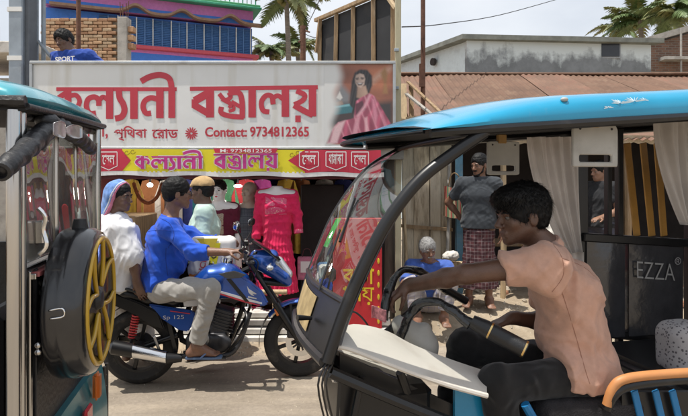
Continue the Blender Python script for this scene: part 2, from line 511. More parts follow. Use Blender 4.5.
# --- materials of the setting
def road_mat():
    m, t, p, o = new_mat('road_concrete'); tc = N(t, 'TexCoord')
    n1 = N(t, 'TexNoise', Scale=1.1, Detail=9.0, Roughness=0.65); n2 = N(t, 'TexNoise', Scale=30.0, Detail=9.0, Roughness=0.75); n3 = N(t, 'TexVoronoi', Scale=160.0)
    mp = N(t, 'Mapping'); mp.inputs['Scale'].default_value = (0.35, 2.2, 1); mp.inputs['Rotation'].default_value = (0, 0, rad(-7)); t.links.new(tc.outputs['Object'], mp.inputs[0])
    n4 = N(t, 'TexNoise', Scale=2.0, Detail=6.0); t.links.new(mp.outputs[0], n4.inputs['Vector'])
    for n in (n1, n2, n3): t.links.new(tc.outputs['Object'], n.inputs['Vector'])
    c = ramp(t, n1.outputs[0], [(0.3, (0.27, 0.225, 0.17)), (0.5, (0.35, 0.295, 0.23)), (0.72, (0.41, 0.35, 0.28))])
    c2 = ramp(t, n2.outputs[0], [(0.3, (0.6, 0.6, 0.6)), (0.65, (1.0, 1.0, 1.0))])
    c = mixc(t, 0.75, c, c2, 'MULTIPLY')
    c4 = ramp(t, n4.outputs[0], [(0.42, (0.74, 0.74, 0.76)), (0.6, (1, 1, 1))]); c = mixc(t, 0.7, c, c4, 'MULTIPLY')
    c3 = ramp(t, n3.outputs['Distance'], [(0.0, (0.7, 0.7, 0.7)), (0.25, (1, 1, 1))]); c = mixc(t, 0.35, c, c3, 'MULTIPLY')
    t.links.new(c, p.inputs['Base Color']); p.inputs['Roughness'].default_value = 0.9; p.inputs['Specular IOR Level'].default_value = 0.2
    b = N(t, 'Bump', Strength=0.5, Distance=0.006); t.links.new(n2.outputs[0], b.inputs['Height']); t.links.new(b.outputs[0], p.inputs['Normal'])
    return m
m_road = road_mat()
m_ground = M('sandy_ground', (0.30, 0.24, 0.17), 0.95, var=0.3, scale=3, dirt=(0.42, 0.36, 0.28), dirt_amt=0.4, dirt_scale=7, bump=0.6, bscale=40)
m_wood = M('weathered_wood', (0.30, 0.20, 0.11), 0.8, var=0.35, scale=5, stretch=(6, 6, 0.7), bump=0.4, bscale=30, dirt=(0.4, 0.35, 0.28), dirt_amt=0.3)
m_palewood = M('pale_wood', (0.48, 0.36, 0.22), 0.8, var=0.25, scale=5, stretch=(6, 6, 0.8), bump=0.3, bscale=30)
m_rust = M('rusty_steel', (0.12, 0.055, 0.035), 0.85, var=0.4, scale=14, dirt=(0.2, 0.1, 0.06), dirt_amt=0.3)
m_steel = M('grey_painted_steel', (0.30, 0.34, 0.38), 0.55, metal=0.3, var=0.15, scale=4, dirt=(0.17, 0.15, 0.13), dirt_amt=0.25)
m_blk = M('black_paint', (0.015, 0.015, 0.017), 0.45, var=0.2, dirt=(0.16, 0.14, 0.12), dirt_amt=0.1, dirt_scale=6)
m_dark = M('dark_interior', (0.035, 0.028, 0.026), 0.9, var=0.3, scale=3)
m_maroon = M('maroon_paint', (0.11, 0.022, 0.028), 0.6, var=0.2)
m_white = M('white_paint', (0.74, 0.73, 0.70), 0.6, var=0.05, dirt=(0.45, 0.42, 0.38), dirt_amt=0.2)
m_conc = M('raw_concrete', (0.36, 0.34, 0.31), 0.9, var=0.2, scale=4, dirt=(0.18, 0.16, 0.14), dirt_amt=0.35, bump=0.4, bscale=35)
m_mud = M('mud_plaster', (0.58, 0.49, 0.36), 0.95, var=0.2, scale=3, stretch=(2.5, 2.5, 0.5), dirt=(0.2, 0.145, 0.09), dirt_amt=0.45, dirt_scale=5, bump=0.7, bscale=18)

# --- ground, road, shoulder
mb = MB(); mb.add([(-300, -60, -0.03), (300, -60, -0.03), (300, 600, -0.03), (-300, 600, -0.03)], [(0, 1, 2, 3)])
struct(mb.build('ground', m_ground))
ra = rad(7); ru = Vector((math.cos(ra), math.sin(ra), 0)); rv = Vector((-math.sin(ra), math.cos(ra), 0))
def road_pt(u, v):
    p = ru * (-30 + 60 * u) + rv * (-4 + (4 + 5.02) * v)
    e = 0.12 * nz3(p.x, p.y, 0, 0.9) + 0.05 * nz3(p.x, p.y, 3, 4) if v > 0.99 else 0
    p += rv * e
    return (p.x, p.y, 0.0)
struct(MB().grid(road_pt, 400, 12).build('road', m_road))
def sh_pt(u, v):
    x = -9 + 24 * u; y = 4.75 + x * 0.12 + v * v * 9.0
    d = (y - (5.15 + x * 0.12))
    t = max(0.0, min(1.0, d / 0.55)); t = t * t * (3 - 2 * t)
    hgt = (0.21 if x > 0.15 else 0.06) * t
    hgt += t * (0.045 * nz3(x, y, 0, 2.2) + 0.025 * nz3(x, y, 5, 7)) + 0.008 * nz3(x, y, 9, 14)
    return (x, y, hgt - 0.022 + 0.012 * min(1, max(0, (v - .05) * 8)))
struct(MB().grid(sh_pt, 420, 70).build('roadside_soil', m_ground, smooth=True))
def soil_z(x, y):
    d = (y - (5.15 + x * 0.12)); t = max(0.0, min(1.0, d / 0.55)); t = t * t * (3 - 2 * t)
    return (0.21 if x > 0.15 else 0.06) * t - 0.01 + t * (0.045 * nz3(x, y, 0, 2.2) + 0.025 * nz3(x, y, 5, 7))

# loose stones and broken bricks on the shoulder
m_stone = M('rubble_stone', (0.44, 0.38, 0.30), 0.95, var=0.25, scale=9, bump=0.6, bscale=25)
m_brick_l = M('broken_brick', (0.36, 0.17, 0.10), 0.95, var=0.3, scale=9, bump=0.5, bscale=25)
def stone_mesh(seed, R):
    rg = random.Random(seed); m_ = MB()
    n, k = 7, 5
    ph = rg.uniform(0, 100)
    def f(u, v):
        th = math.pi * u; p2 = 2 * math.pi * v
        d = Vector((math.sin(th) * math.cos(p2), math.sin(th) * math.sin(p2), math.cos(th)))
        r = 1 + 0.45 * mnoise.noise(d * 1.3 + Vector((ph, 0, 0)))
        return (d.x * r * R[0], d.y * r * R[1], d.z * r * R[2])
    m_.grid(f, k, n, close_v=True); return m_
stone_src = []
for i in range(6):
    s_ = stone_mesh(i, (1.0, 0.75, 0.6)); stone_src.append(s_.build('stone', m_stone if i < 4 else m_brick_l))
rg = random.Random(5); ns = 0
spots = []
for i in range(150):
    if i < 60: x = rg.uniform(0.35, 1.15); y = rg.uniform(5.75, 6.7) + x * .1
    else: x = rg.uniform(0.3, 5.2); y = rg.uniform(5.45, 6.9) + x * 0.1
    if abs(x - 1.46) < 0.28 and abs(y - 5.92) < 0.3: continue
    if abs(x - 0.93) < 0.36 and abs(y - 5.85) < 0.4: continue
    spots.append((x, y, rg.uniform(0.025, 0.075) if i > 45 else rg.uniform(0.05, 0.11)))
for i, (x, y, r) in enumerate(spots):
    src = stone_src[i % 6]
    o = src if i < 6 else src.copy()
    if i >= 6: COL.objects.link(o)
    pile = 0.0
    if x < 1.15 and y > 6.15: pile = rg.choice((0, 0.06, 0.14, 0.2))
    o.location = (x, y, soil_z(x, y) + r * 0.35 + pile); o.scale = (r, r, r); o.rotation_euler = (rg.uniform(-.4, .4), rg.uniform(-.4, .4), rg.uniform(0, 6))
    lab = 'pale rubble stone lying loose on the sandy roadside' if i % 6 < 4 else 'broken red brick lump lying loose on the sandy roadside'
    tag(o, lab, 'stone' if i % 6 < 4 else 'brick', 'loose stones on the roadside' if i % 6 < 4 else 'broken brick lumps on the roadside')
    if i % 6 >= 4: o.name = 'brick_lump'
# fine gravel
mbg = MB(); rg = random.Random(9)
for i in range(2600):
    x = rg.uniform(-5, 7); y = 4.95 + x * .12 + abs(rg.gauss(0, 0.75)); r = rg.uniform(0.006, 0.022)
    z = soil_z(x, y) + r * .3; a = rg.uniform(0, 6)
    P = [Vector((x + r * math.cos(a + k * 2.09), y + r * math.sin(a + k * 2.09), z - r * .4)) for k in range(3)] + [Vector((x + rg.uniform(-r, r) * .3, y, z + r * .8))]
    mbg.add(P, [(0, 1, 3), (1, 2, 3), (2, 0, 3)])
for i in range(900):
    x = rg.uniform(-4, 3); y = rg.uniform(3.2, 5.1) + x * .1; r = rg.uniform(0.003, 0.009); a = rg.uniform(0, 6)
    P = [Vector((x + r * math.cos(a + k * 2.09), y + r * math.sin(a + k * 2.09), 0.0)) for k in range(3)] + [Vector((x, y, r * .9))]
    mbg.add(P, [(0, 1, 3), (1, 2, 3), (2, 0, 3)])
stuff(mbg.build('gravel', m_stone), 'fine gravel and grit scattered along the road edge')

# ------------------------------------------------------------------ clothing shop
SY = 5.5
shop = thing('clothing_shop', 'low open-fronted clothing shop with dark interior under the long white signboard', 'shop', (-1.2, 5.6, 0))
xl, xr = at(76, 0, 5.6).x, at(384, 0, 5.6).x
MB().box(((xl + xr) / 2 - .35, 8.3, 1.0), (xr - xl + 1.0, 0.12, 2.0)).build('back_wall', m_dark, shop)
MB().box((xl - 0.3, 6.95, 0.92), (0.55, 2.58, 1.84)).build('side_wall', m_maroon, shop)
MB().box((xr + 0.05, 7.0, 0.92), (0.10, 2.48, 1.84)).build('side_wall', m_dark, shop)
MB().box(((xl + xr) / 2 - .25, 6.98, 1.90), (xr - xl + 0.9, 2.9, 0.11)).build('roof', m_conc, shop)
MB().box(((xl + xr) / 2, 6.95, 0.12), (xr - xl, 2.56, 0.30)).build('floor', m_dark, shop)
MB().box(((xl + xr) / 2, 5.60, 1.675), (xr - xl - .004, 0.10, 0.075)).build('lintel_beam', m_maroon, shop, bevel=0.006)
MB().box(((xl + xr) / 2, 5.66, 1.78), (xr - xl - .01, 0.08, 0.125)).build('shutter_box', M('grey_shutter', (.3, .3, .3), .5, metal=.5), shop)
stepm = M('white_step_tile', (0.62, 0.60, 0.56), 0.6, var=0.08, dirt=(0.35, 0.3, 0.25), dirt_amt=0.35)
for i in range(4):
    MB().box(((xl + xr) / 2, 5.44 + i * 0.045, 0.035 + i * 0.068), (xr - xl + 0.1, 0.30 - i * .02, 0.055)).build('step', stepm, shop, bevel=0.008)
for i in range(4):
    z = 0.55 + i * 0.32
    MB().box(((xl + xr) / 2, 8.0, z), (xr - xl - 0.1, 0.4, 0.03)).build('shelf', m_wood, shop)
MB().box((at(322, 0, 6.0).x, 6.35, 0.92), (0.5, 0.5, 1.3)).build('display_rack', m_dark, shop, bevel=.01)
MB().box((xl + 0.28, 6.2, 0.75), (0.5, 0.7, 0.95)).build('counter', m_wood, shop, bevel=.01)
# folded cloth on the shelves, each stack a thing
rgc = random.Random(3)
cols = [(.5, .05, .06), (.08, .1, .35), (.5, .32, .05), (.1, .3, .15), (.55, .5, .45), (.4, .06, .25), (.05, .25, .3), (.3, .12, .05)]
cmats = [cloth('folded_cloth_%d' % i, c) for i, c in enumerate(cols)]
cnames = ['dark red', 'navy blue', 'mustard', 'green', 'cream', 'magenta', 'teal', 'brown']
for i in range(4):
    x = xl + 0.3
    while x < xr - 0.4:
        wv = rgc.uniform(.26, .34); k = rgc.randrange(8); nn = rgc.randint(3, 6); m_ = MB()
        for q in range(nn):
            m_.box((x + rgc.uniform(-.008, .008), 7.95, 0.55 + i * .32 + .03 + q * .036), (wv, .3, .03))
        tag(m_.build('folded_cloth_stack', cmats[k], bevel=.008, origin=(x, 7.95, .57 + i * .32)), '%s folded cloth stacked on the %s back shelf of the shop' % (cnames[k], ('lowest', 'second', 'third', 'topmost')[i]), 'cloth', '%s folded cloth stacks on the shop shelves' % cnames[k])
        x += wv + rgc.uniform(.04, .12)
# garments hanging on a rod inside
rod_y = 6.55
MB().tube([(xl + .1, rod_y, 1.66), (xr - .1, rod_y, 1.66)], .012, 8).build('garment_rod', m_steel, shop)
gnm = ['dark red', 'navy blue', 'mustard', 'green', 'cream', 'magenta', 'teal', 'brown']
for k in range(13):
    xk = xl + .2 + k * (xr - xl - .4) / 12 + rgc.uniform(-.04, .04); kc = (k * 5 + 2) % 8; hh_ = rgc.uniform(.75, 1.05)
    gt = thing('hung_garment', '%s garment hanging on the rod inside the shop, %s' % (gnm[kc], ('with a short hem' if hh_ < .9 else 'with a long hem')), 'garment', (xk, rod_y, 1.66 - hh_), group='%s garments on the shop rod' % gnm[kc])
    def gf(u, v, xk=xk, hh_=hh_): return (xk + (u - .5) * (.20 + .14 * min(1, v * 4)) , rod_y + .05 * math.sin(u * 3.14) + .02 * math.sin(u * 17 + k) * v - .04, 1.64 - hh_ * v - .05 * abs(u - .5) * (1 - v))
    MB().slab(gf, 16, 8, (0, .012, 0)).build('cloth', cmats[kc], gt, smooth='a'); MB().tube([(xk, rod_y, 1.67), (xk, rod_y - .02, 1.62)], .004, 5).build('hanger', m_steel, gt)
# lit bulbs
bulb = emis('lit_bulb', (1.0, 0.98, 0.92), 14.0)
for i, (px, py, lab) in enumerate(((150, 185, 'lit white bulb glowing above the hanging garland in the shop'), (238, 186, 'lit white tube bulb glowing between the mannequin heads'))):
    p = at(px, py, 6.3)
    t_ = thing('hanging_bulb', lab, 'lamp', p, group='lit bulbs in the shop')
    MB().ell(p, (.036, .028, .026) if i == 0 else (.05, .02, .018), 12, 8).build('glass_bulb', bulb, t_, smooth=True)
    MB().tube([p + Vector((0, 0, .03)), (p.x, p.y, 1.84)], [.012, .004], 6).build('cord', m_blk, t_)
    ld = bpy.data.lights.new('bulb_light', 'POINT'); ld.energy = 3.5; ld.shadow_soft_size = .05; ld.color = (1, .95, .86)
    lo_ = bpy.data.objects.new('bulb_light', ld); COL.objects.link(lo_); lo_.parent = t_; lo_.location = (0, -.09, -.06)
# garland
g = MB(); gp = [at(134, 184, 6.0), at(139, 197, 6.0), at(148, 203, 6.0), at(157, 197, 6.0), at(162, 184, 6.0)]
for i, p in enumerate(spline(gp, 9)):
    g.ell(p, .022, 7, 5)
gl = g.build('flower_garland', M('garland', (.22, .06, .02), .9, var=.5, scale=30), smooth=True, origin=gp[0]); tag(gl, 'dark orange flower garland looped inside the shop under the bulb', 'garland')
for q in (gp[0], gp[-1]): MB().tube([q, (q.x, 6.0, 1.84)], .004, 5).build('string', m_blk, gl, 'w')

# --- the long signboard
def sign_print_mat():
    m, t, p, o = new_mat('sign_vinyl'); tc = N(t, 'TexCoord')
    n1 = N(t, 'TexNoise', Scale=1.2, Detail=8.0, Roughness=0.6); t.links.new(tc.outputs['Object'], n1.inputs['Vector'])
    mp = N(t, 'Mapping'); mp.inputs['Scale'].default_value = (9, 1, 0.7); t.links.new(tc.outputs['Object'], mp.inputs[0])
    n2 = N(t, 'TexNoise', Scale=1.0, Detail=5.0); t.links.new(mp.outputs[0], n2.inputs['Vector'])
    c = ramp(t, n1.outputs[0], [(0.3, (0.64, 0.635, 0.61)), (0.7, (0.73, 0.725, 0.705))])
    f = ramp(t, n2.outputs[0], [(0.5, (0, 0, 0)), (0.75, (0.55, 0.55, 0.55))]); c = mixc(t, f, c, (0.50, 0.46, 0.37))
    t.links.new(c, p.inputs['Base Color']); p.inputs['Roughness'].default_value = 0.38
    b = N(t, 'Bump', Strength=0.25, Distance=0.02); n3 = N(t, 'TexNoise', Scale=2.5, Detail=3.0); t.links.new(tc.outputs['Object'], n3.inputs['Vector']); t.links.new(n3.outputs[0], b.inputs['Height']); t.links.new(b.outputs[0], p.inputs['Normal'])
    return m
m_signred = M('sign_red_print', (0.47, 0.035, 0.055), 0.4, var=0.07, scale=3)
sp0 = at(33, 64, SY); sp1 = at(393, 147, SY)
sign = thing('signboard', 'long white signboard with big red Bengali lettering and a picture of a woman in pink', 'sign', (sp0.x, SY, sp1.z))
sxc, szc = (sp0.x + sp1.x) / 2, (sp0.z + sp1.z) / 2; sw, sh_ = sp1.x - sp0.x, sp0.z - sp1.z
MB().box((sxc, SY + 0.03, szc), (sw, 0.06, sh_)).build('panel', sign_print_mat(), sign)
frm = M('sign_frame_steel', (0.42, 0.43, 0.43), 0.4, metal=0.6, dirt=(.2, .16, .12), dirt_amt=.2)
for c_, s_ in (((sxc, SY + .02, sp0.z + .012), (sw + .05, .09, .03)), ((sxc, SY + .02, sp1.z - .012), (sw + .05, .09, .026)), ((sp0.x - .012, SY + .02, szc), (.03, .088, sh_ - .004)), ((sp1.x + .012, SY + .02, szc), (.03, .088, sh_ - .004))):
    MB().box(c_, s_).build('frame_bar', frm, sign, bevel=.004)
SN = Vector((0, -1, 0))
def strokes(lst, conv, nrm, scale_w, off0, wmul=1.0):
    m_ = MB()
    for i, (pts, w_) in enumerate(lst):
        P = [conv(*q) for q in pts]
        if len(P) > 2: P = spline(P, 5)
        m_.ribbon(P, w_ * scale_w * wmul, nrm, off0 + i * 0.00025)
    return m_
W1 = [([(-20, 129), (648, 129)], 21), ([(45, 120), (45, 292)], 38), ([(42, 145), (-22, 200), (42, 268)], 30), ([(48, 168), (88, 162), (110, 192), (98, 228)], 26),
      ([(200, 262), (165, 262), (147, 225), (157, 185), (190, 172), (214, 188), (216, 222)], 30), ([(214, 198), (238, 172), (262, 186)], 26), ([(276, 120), (276, 294)], 40),
      ([(328, 125), (331, 175), (352, 212), (358, 250), (342, 282), (306, 292)], 34), ([(411, 120), (411, 294)], 42),
      ([(506, 262), (478, 262), (462, 230), (471, 195), (505, 177), (545, 186)], 30), ([(555, 120), (555, 290)], 42),
      ([(450, 86), (500, 60), (560, 50), (608, 72), (621, 129)], 33), ([(621, 120), (621, 289)], 38)]
W2 = [([(20, 55), (667, 47)], 21), ([(122, 50), (122, 200)], 40), ([(118, 74), (44, 116)], 40), ([(42, 138), (124, 186)], 34), ([(42, 108), (42, 152)], 26),
      ([(168, 80), (198, 112), (226, 96), (216, 74)], 22), ([(182, 106), (230, 132)], 22), ([(180, 146), (180, 178), (230, 194), (292, 198)], 26),
      ([(216, 150), (236, 140), (242, 160), (216, 168)], 17), ([(215, 76), (268, 76), (284, 120), (285, 204)], 28), ([(230, 120), (282, 150)], 20),
      ([(335, 50), (335, 200)], 38), ([(422, 172), (390, 164), (382, 122), (405, 90), (434, 94), (441, 134)], 26), ([(440, 102), (465, 90), (490, 106)], 24),
      ([(503, 50), (503, 197)], 38), ([(558, 66), (600, 86), (590, 114), (548, 136)], 26), ([(546, 138), (600, 168), (642, 188)], 30), ([(640, 48), (640, 195)], 38), ([(553, 207), (560, 207), (574, 207), (581, 207)], 34)]
cA = lambda x, y: at(60 + x / 5.548, 66 + y / 5.548, SY)
cB = lambda x, y: at(186 + x / 5.059, 78 + y / 5.059, SY)
strokes(W1, cA, SN, SY / FPX / 5.548, 0.003).build('lettering', m_signred, sign)
strokes(W2, cB, SN, SY / FPX / 5.059, 0.003).build('lettering', m_signred, sign)
def sign_text(s, px0, py0, px1, py1, mat, parent, Y, bold=.02, off=.003):
    a = at(px0, py0, Y); b = at(px1, py1, Y); c = (a + b) / 2 + Vector((0, -off, 0))
    return text_on(s, c, X3, Z3, b.x - a.x, a.z - b.z, mat, parent, bold=bold)
sign_text('পাপা,', 76, 124, 108, 139, m_signred, sign, SY, .02)
sign_text('পৃিথবা', 114, 126, 147, 141, m_signred, sign, SY, .02)
sign_text('েরাড', 152, 128, 178, 138.5, m_signred, sign, SY, .02)
sign_text('Contact:', 205, 127, 247, 137, m_signred, sign, SY, .025)
sign_text('9734812365', 250, 126.5, 309, 137, m_signred, sign, SY, .025)
fl = MB(); fc = at(191.5, 133.5, SY) + Vector((0, -.003, 0))
for k in range(14):
    an = 2 * math.pi * k / 14; d = Vector((math.cos(an), 0, math.sin(an)))
    fl.ribbon([fc + d * .012, fc + d * .045, fc + d * .066], [.006, .016, .008], SN, k * 1e-4)
fl.build('flower_mark', m_signred, sign)
# picture of the woman (flat print in layers)
def pm(name, c): return M('print_' + name, c, 0.4, var=0.18, scale=9)
pic = [('backdrop', (.30, .11, .06), [(118, 34), (306, 30), (306, 345), (30, 372), (22, 330), (60, 200), (95, 120)]),
       ('warm_glow', (.50, .17, .08), [(200, 52), (300, 40), (302, 120), (255, 150), (215, 130)]),
       ('glow_streak', (.55, .33, .24), [(215, 100), (250, 70), (300, 45), (300, 60), (250, 95), (222, 118)]),
       ('grey_gable', (.20, .20, .21), [(34, 290), (84, 112), (126, 165), (120, 280)]),
       ('sofa', (.035, .028, .03), [(58, 205), (303, 192), (303, 300), (40, 300)]),
       ('gold_lamp', (.34, .17, .06), [(252, 75), (270, 50), (282, 78), (276, 120), (282, 160), (262, 160), (266, 118)]),
       ('hair', (.012, .01, .012), [(132, 110), (144, 74), (166, 60), (196, 62), (216, 86), (217, 128), (204, 160), (176, 200), (150, 222), (128, 256), (124, 190)]),
       ('neck', (.42, .27, .2), [(156, 132), (190, 128), (200, 162), (176, 186), (152, 176)]),
       ('face', (.55, .40, .33), [(145, 100), (150, 84), (166, 77), (182, 82), (188, 100), (184, 122), (170, 137), (156, 132), (147, 116)]),
       ('brow', (.05, .03, .03), [(148, 97), (160, 94), (161, 97), (149, 100)]), ('brow', (.05, .03, .03), [(170, 93), (184, 95), (183, 98), (170, 97)]),
       ('mouth', (.04, .015, .015), [(152, 116), (166, 120), (180, 114), (174, 126), (160, 127)]),
       ('saree', (.40, .07, .13), [(150, 192), (172, 176), (205, 160), (228, 172), (250, 210), (298, 292), (296, 322), (240, 342), (196, 366), (28, 368), (52, 306), (76, 280), (140, 262)]),
       ('blouse', (.10, .02, .04), [(146, 205), (176, 190), (192, 225), (150, 250)]),
       ('saree_fold', (.66, .32, .38), [(205, 162), (214, 166), (190, 220), (160, 262), (150, 255), (180, 214)]), ('saree_fold', (.62, .22, .30), [(215, 180), (226, 186), (240, 250), (232, 300), (222, 260)]),
       ('saree_fold', (.70, .45, .47), [(60, 300), (78, 282), (106, 272), (70, 366), (40, 366)]), ('saree_fold', (.62, .28, .34), [(150, 262), (166, 258), (150, 364), (126, 366)]),
       ('saree_fold', (.72, .40, .44), [(186, 262), (196, 258), (204, 356), (190, 364)]), ('saree_fold', (.25, .03, .07), [(206, 256), (222, 300), (226, 340), (212, 350)]), ('saree_fold', (.6, .2, .28), [(250, 230), (262, 250), (288, 312), (276, 320)]),
       ('jewel_box', (.03, .16, .19), [(54, 214), (122, 204), (136, 222), (132, 240), (60, 250)]), ('jewel_box_edge', (.2, .45, .5), [(54, 214), (122, 204), (124, 212), (56, 222)]),
       ('jewel_case', (.05, .03, .03), [(60, 252), (132, 242), (130, 266), (64, 274)]), ('hand', (.5, .36, .29), [(64, 196), (92, 190), (98, 206), (70, 212)]), ('white_cup', (.65, .62, .58), [(68, 178), (82, 152), (94, 178), (84, 188)])]
PW, PH = 330, 410
gx, gy = np.meshgrid(np.linspace(18, 306, 190), np.linspace(30, 372, 220), indexing='ij')
rgp = np.random.RandomState(3)
def soft(poly, blur):
    P = np.array(poly, float); ins = np.zeros(gx.shape, bool); dist = np.full(gx.shape, 1e9)
    for k in range(len(P)):
        x0_, y0_ = P[k]; x1_, y1_ = P[(k + 1) % len(P)]
        cr = ((y0_ > gy) != (y1_ > gy)) & (gx < (x1_ - x0_) * (gy - y0_) / (y1_ - y0_ + 1e-9) + x0_); ins ^= cr
        dx, dy = x1_ - x0_, y1_ - y0_; t_ = np.clip(((gx - x0_) * dx + (gy - y0_) * dy) / (dx * dx + dy * dy + 1e-9), 0, 1)
        dist = np.minimum(dist, np.hypot(gx - x0_ - t_ * dx, gy - y0_ - t_ * dy))
    sgn = np.where(ins, dist, -dist); return np.clip(.5 + sgn / (2 * blur), 0, 1)
img = np.empty(gx.shape + (3,)); img[:] = (.30, .10, .055)
img *= (1 + .35 * np.sin(gx * .03 + gy * .02) * np.sin(gy * .035 - gx * .012))[..., None]
for i, (nm, c, poly) in enumerate(pic[1:]):
    bl = {'warm_glow': 26, 'glow_streak': 12, 'grey_gable': 12, 'sofa': 14, 'gold_lamp': 6, 'saree_fold': 5, 'hair': 4, 'neck': 4}.get(nm, 3.0)
    al = soft(poly, bl)[..., None]; col = np.array(c)[None, None] * np.ones_like(img)
    if nm == 'saree': col = col * (.75 + .55 * (.5 + .5 * np.sin((gx * .9 + gy * .35) * .16 + 1.5 * np.sin(gy * .03))) ** 2)[..., None] + np.array((.22, .14, .15)) * ((.5 + .5 * np.sin((gx * .8 - gy * .3) * .21)) ** 8)[..., None]
    if nm == 'hair': col = col * (1 + 2.5 * (.5 + .5 * np.sin(gx * .5 + gy * .1)) ** 3)[..., None]
    if nm in ('face', 'neck', 'hand'): col = col * (.62 + .5 * np.clip((gx - 142) / 45, 0, 1))[..., None]
    img = img * (1 - al) + col * al
for (ex_, ey_) in ((155, 101), (176, 100)):
    e_ = np.exp(-(((gx - ex_) / 6) ** 2 + ((gy - ey_) / 3) ** 2))[..., None]; img = img * (1 - .85 * e_)
e_ = np.exp(-(((gx - 166) / 9) ** 2 + ((gy - 119) / 2.6) ** 2))[..., None]; img = img * (1 - .8 * e_) + .6 * .8 * e_
img *= rgp.normal(1, .05, gx.shape)[..., None]
wl = np.array((.69, .685, .66)); fd = np.clip((gx - 22 - .12 * (372 - gy) + 8 * np.sin(gy * .05)) / 50, 0, 1)[..., None]; fd = fd * fd * (3 - 2 * fd); keep = soft(pic[11][2] if pic[11][0] == 'saree' else pic[12][2], 6)[..., None]
fd = np.maximum(fd, keep * .95); img = img * fd + wl * (1 - fd)
img = np.clip(img * .92 + .03, 0, 1)
Pp = [at(320 + x / 4.16, 55 + y / 4.16, SY) + SN * .0025 for x, y in zip(gx.ravel(), gy.ravel())]
nx_, ny_ = gx.shape; ii = np.arange(nx_ * ny_).reshape(nx_, ny_)
qd = np.stack([ii[:-1, :-1], ii[:-1, 1:], ii[1:, 1:], ii[1:, :-1]], -1).reshape(-1, 4)
def printed():
    m, t, p, o = new_mat('printed_portrait'); an = N(t, 'Attribute'); an.attribute_name = 'ink'; t.links.new(an.outputs['Color'], p.inputs['Base Color']); p.inputs['Roughness'].default_value = .4; return m
po = link_mesh('portrait_print', [tuple(p) for p in Pp], qd, printed(), sign)
ca_ = po.data.color_attributes.new('ink', 'FLOAT_COLOR', 'POINT'); ca_.data.foreach_set('color', np.concatenate([img.reshape(-1, 3), np.ones((nx_ * ny_, 1))], 1).astype(np.float32).ravel())

# --- the banner under it
BY = 5.46
m_yel = M('banner_yellow', (0.72, 0.62, 0.015), 0.45, var=0.06, scale=5); m_red = M('banner_red', (0.52, 0.025, 0.055), 0.45, var=0.08, scale=5)
m_mag = M('banner_magenta', (0.50, 0.03, 0.22), 0.45, var=0.05); m_bw = M('banner_white', (0.74, 0.72, 0.7), 0.5, var=0.04)
ban = thing('sale_banner', 'yellow and red cloth sale banner hung below the long white signboard', 'banner', at(225, 172, BY))
def ban_y(x, z): return BY + 0.012 * math.sin(x * 7.0) + 0.006 * math.sin(x * 19 + z * 6)
def bpt(px, py, off=0.0):
    p = at(px, py, BY); return Vector((p.x, ban_y(p.x, p.z) - off, p.z))
def bsheet(name, px0, px1, mat, py=(149.5, 172), off=0.0, th=0.004):
    m_ = MB()
    m_.slab(lambda u, v: bpt(px0 + (px1 - px0) * u, py[0] + (py[1] - py[0]) * v + (.8 * (px0 + (px1 - px0) * u - 225) / 150) + (0.8 * math.sin((px0 + (px1 - px0) * u) * .09) if v > .5 else 0), off), max(2, int((px1 - px0) / 4)), 4, (0, th, 0))
    return m_.build(name, mat, ban, smooth='a')
bsheet('hem', 66, 384, m_bw, (171.5, 176.2))
bsheet('yellow_cloth', 121, 306, m_yel)
for (x0, x1, pts) in ((66, 122, [(122, 150), (131, 160.5), (122, 171.5)]), (305, 381, [(305, 150), (288, 160.5), (305, 171.8)])):
    bsheet('red_cloth', x0, x1, m_red, (149.3, 171.9), 0.002)
    MB().add([bpt(px, py, .005) for px, py in pts], [(0, 1, 2)]).build('red_point', m_red, ban)
def word(lst, box, tgt, mul, off, mat, name, wm=1.0):
    (x0, y0, x1, y1), (a0, b0, a1, b1) = box, tgt
    cv = lambda x, y: bpt(a0 + (x - x0) / (x1 - x0) * (a1 - a0), b0 + (y - y0) / (y1 - y0) * (b1 - b0))
    strokes(lst, cv, SN, (a1 - a0) / (x1 - x0) * BY / FPX, off, wm).build(name, mat, ban)
for lst, bx, tg in ((W1, (-20, 40, 648, 300), (137, 150.5, 203, 169.5)), (W2, (20, 40, 667, 225), (214, 153.5, 278, 171))):
    word(lst, bx, tg, 1, .010, m_bw, 'lettering_outline', 1.45)
    word(lst, bx, tg, 1, .017, m_mag, 'lettering', 0.85)
MB().slab(lambda u, v: bpt(214 + 64 * u + (2 * v if u < .5 else -2 * v), 148.5 + 4.6 * v, .024), 12, 1, (0, .003, 0)).build('phone_strip', m_red, ban)
a_, b_ = bpt(221, 149.2), bpt(272, 152.6)
text_on('M: 9734812365', (a_ + b_) / 2 + Vector((0, -.036, 0)), X3, Z3, b_.x - a_.x, a_.z - b_.z, m_bw, ban, bold=.012, yfn=lambda x, z: ban_y(x, z) - .030)
for cx_, s_, w_ in ((85, 'ধামাকা', 9), (108.5, 'েসল', 9), (309, 'েসল', 9.5), (336, 'ধামাকা', 10), (360, 'েসল', 8.5)):
    m_ = MB(); P = [bpt(cx_ + x * w_ / 9, y, .011) for x, y in ((-9, 152), (9, 152), (9, 166), (0, 170), (-9, 166), (-9, 152))]
    m_.ribbon([P[0], P[1]], .010, SN); m_.ribbon([P[1], P[2]], .008, SN, 1e-4); m_.ribbon([P[2], P[3]], .008, SN, 2e-4); m_.ribbon([P[3], P[4]], .008, SN, 3e-4); m_.ribbon([P[4], P[5]], .008, SN, 4e-4)
    m_.build('badge_outline', m_bw, ban)
    a_, b_ = bpt(cx_ - w_ * .72, 153.6), bpt(cx_ + w_ * .72, 164.5)
    text_on(s_, (a_ + b_) / 2, X3, Z3, b_.x - a_.x, a_.z - b_.z, m_bw, ban, bold=.02, yfn=lambda x, z: ban_y(x, z) - .014)
sw_ = MB()
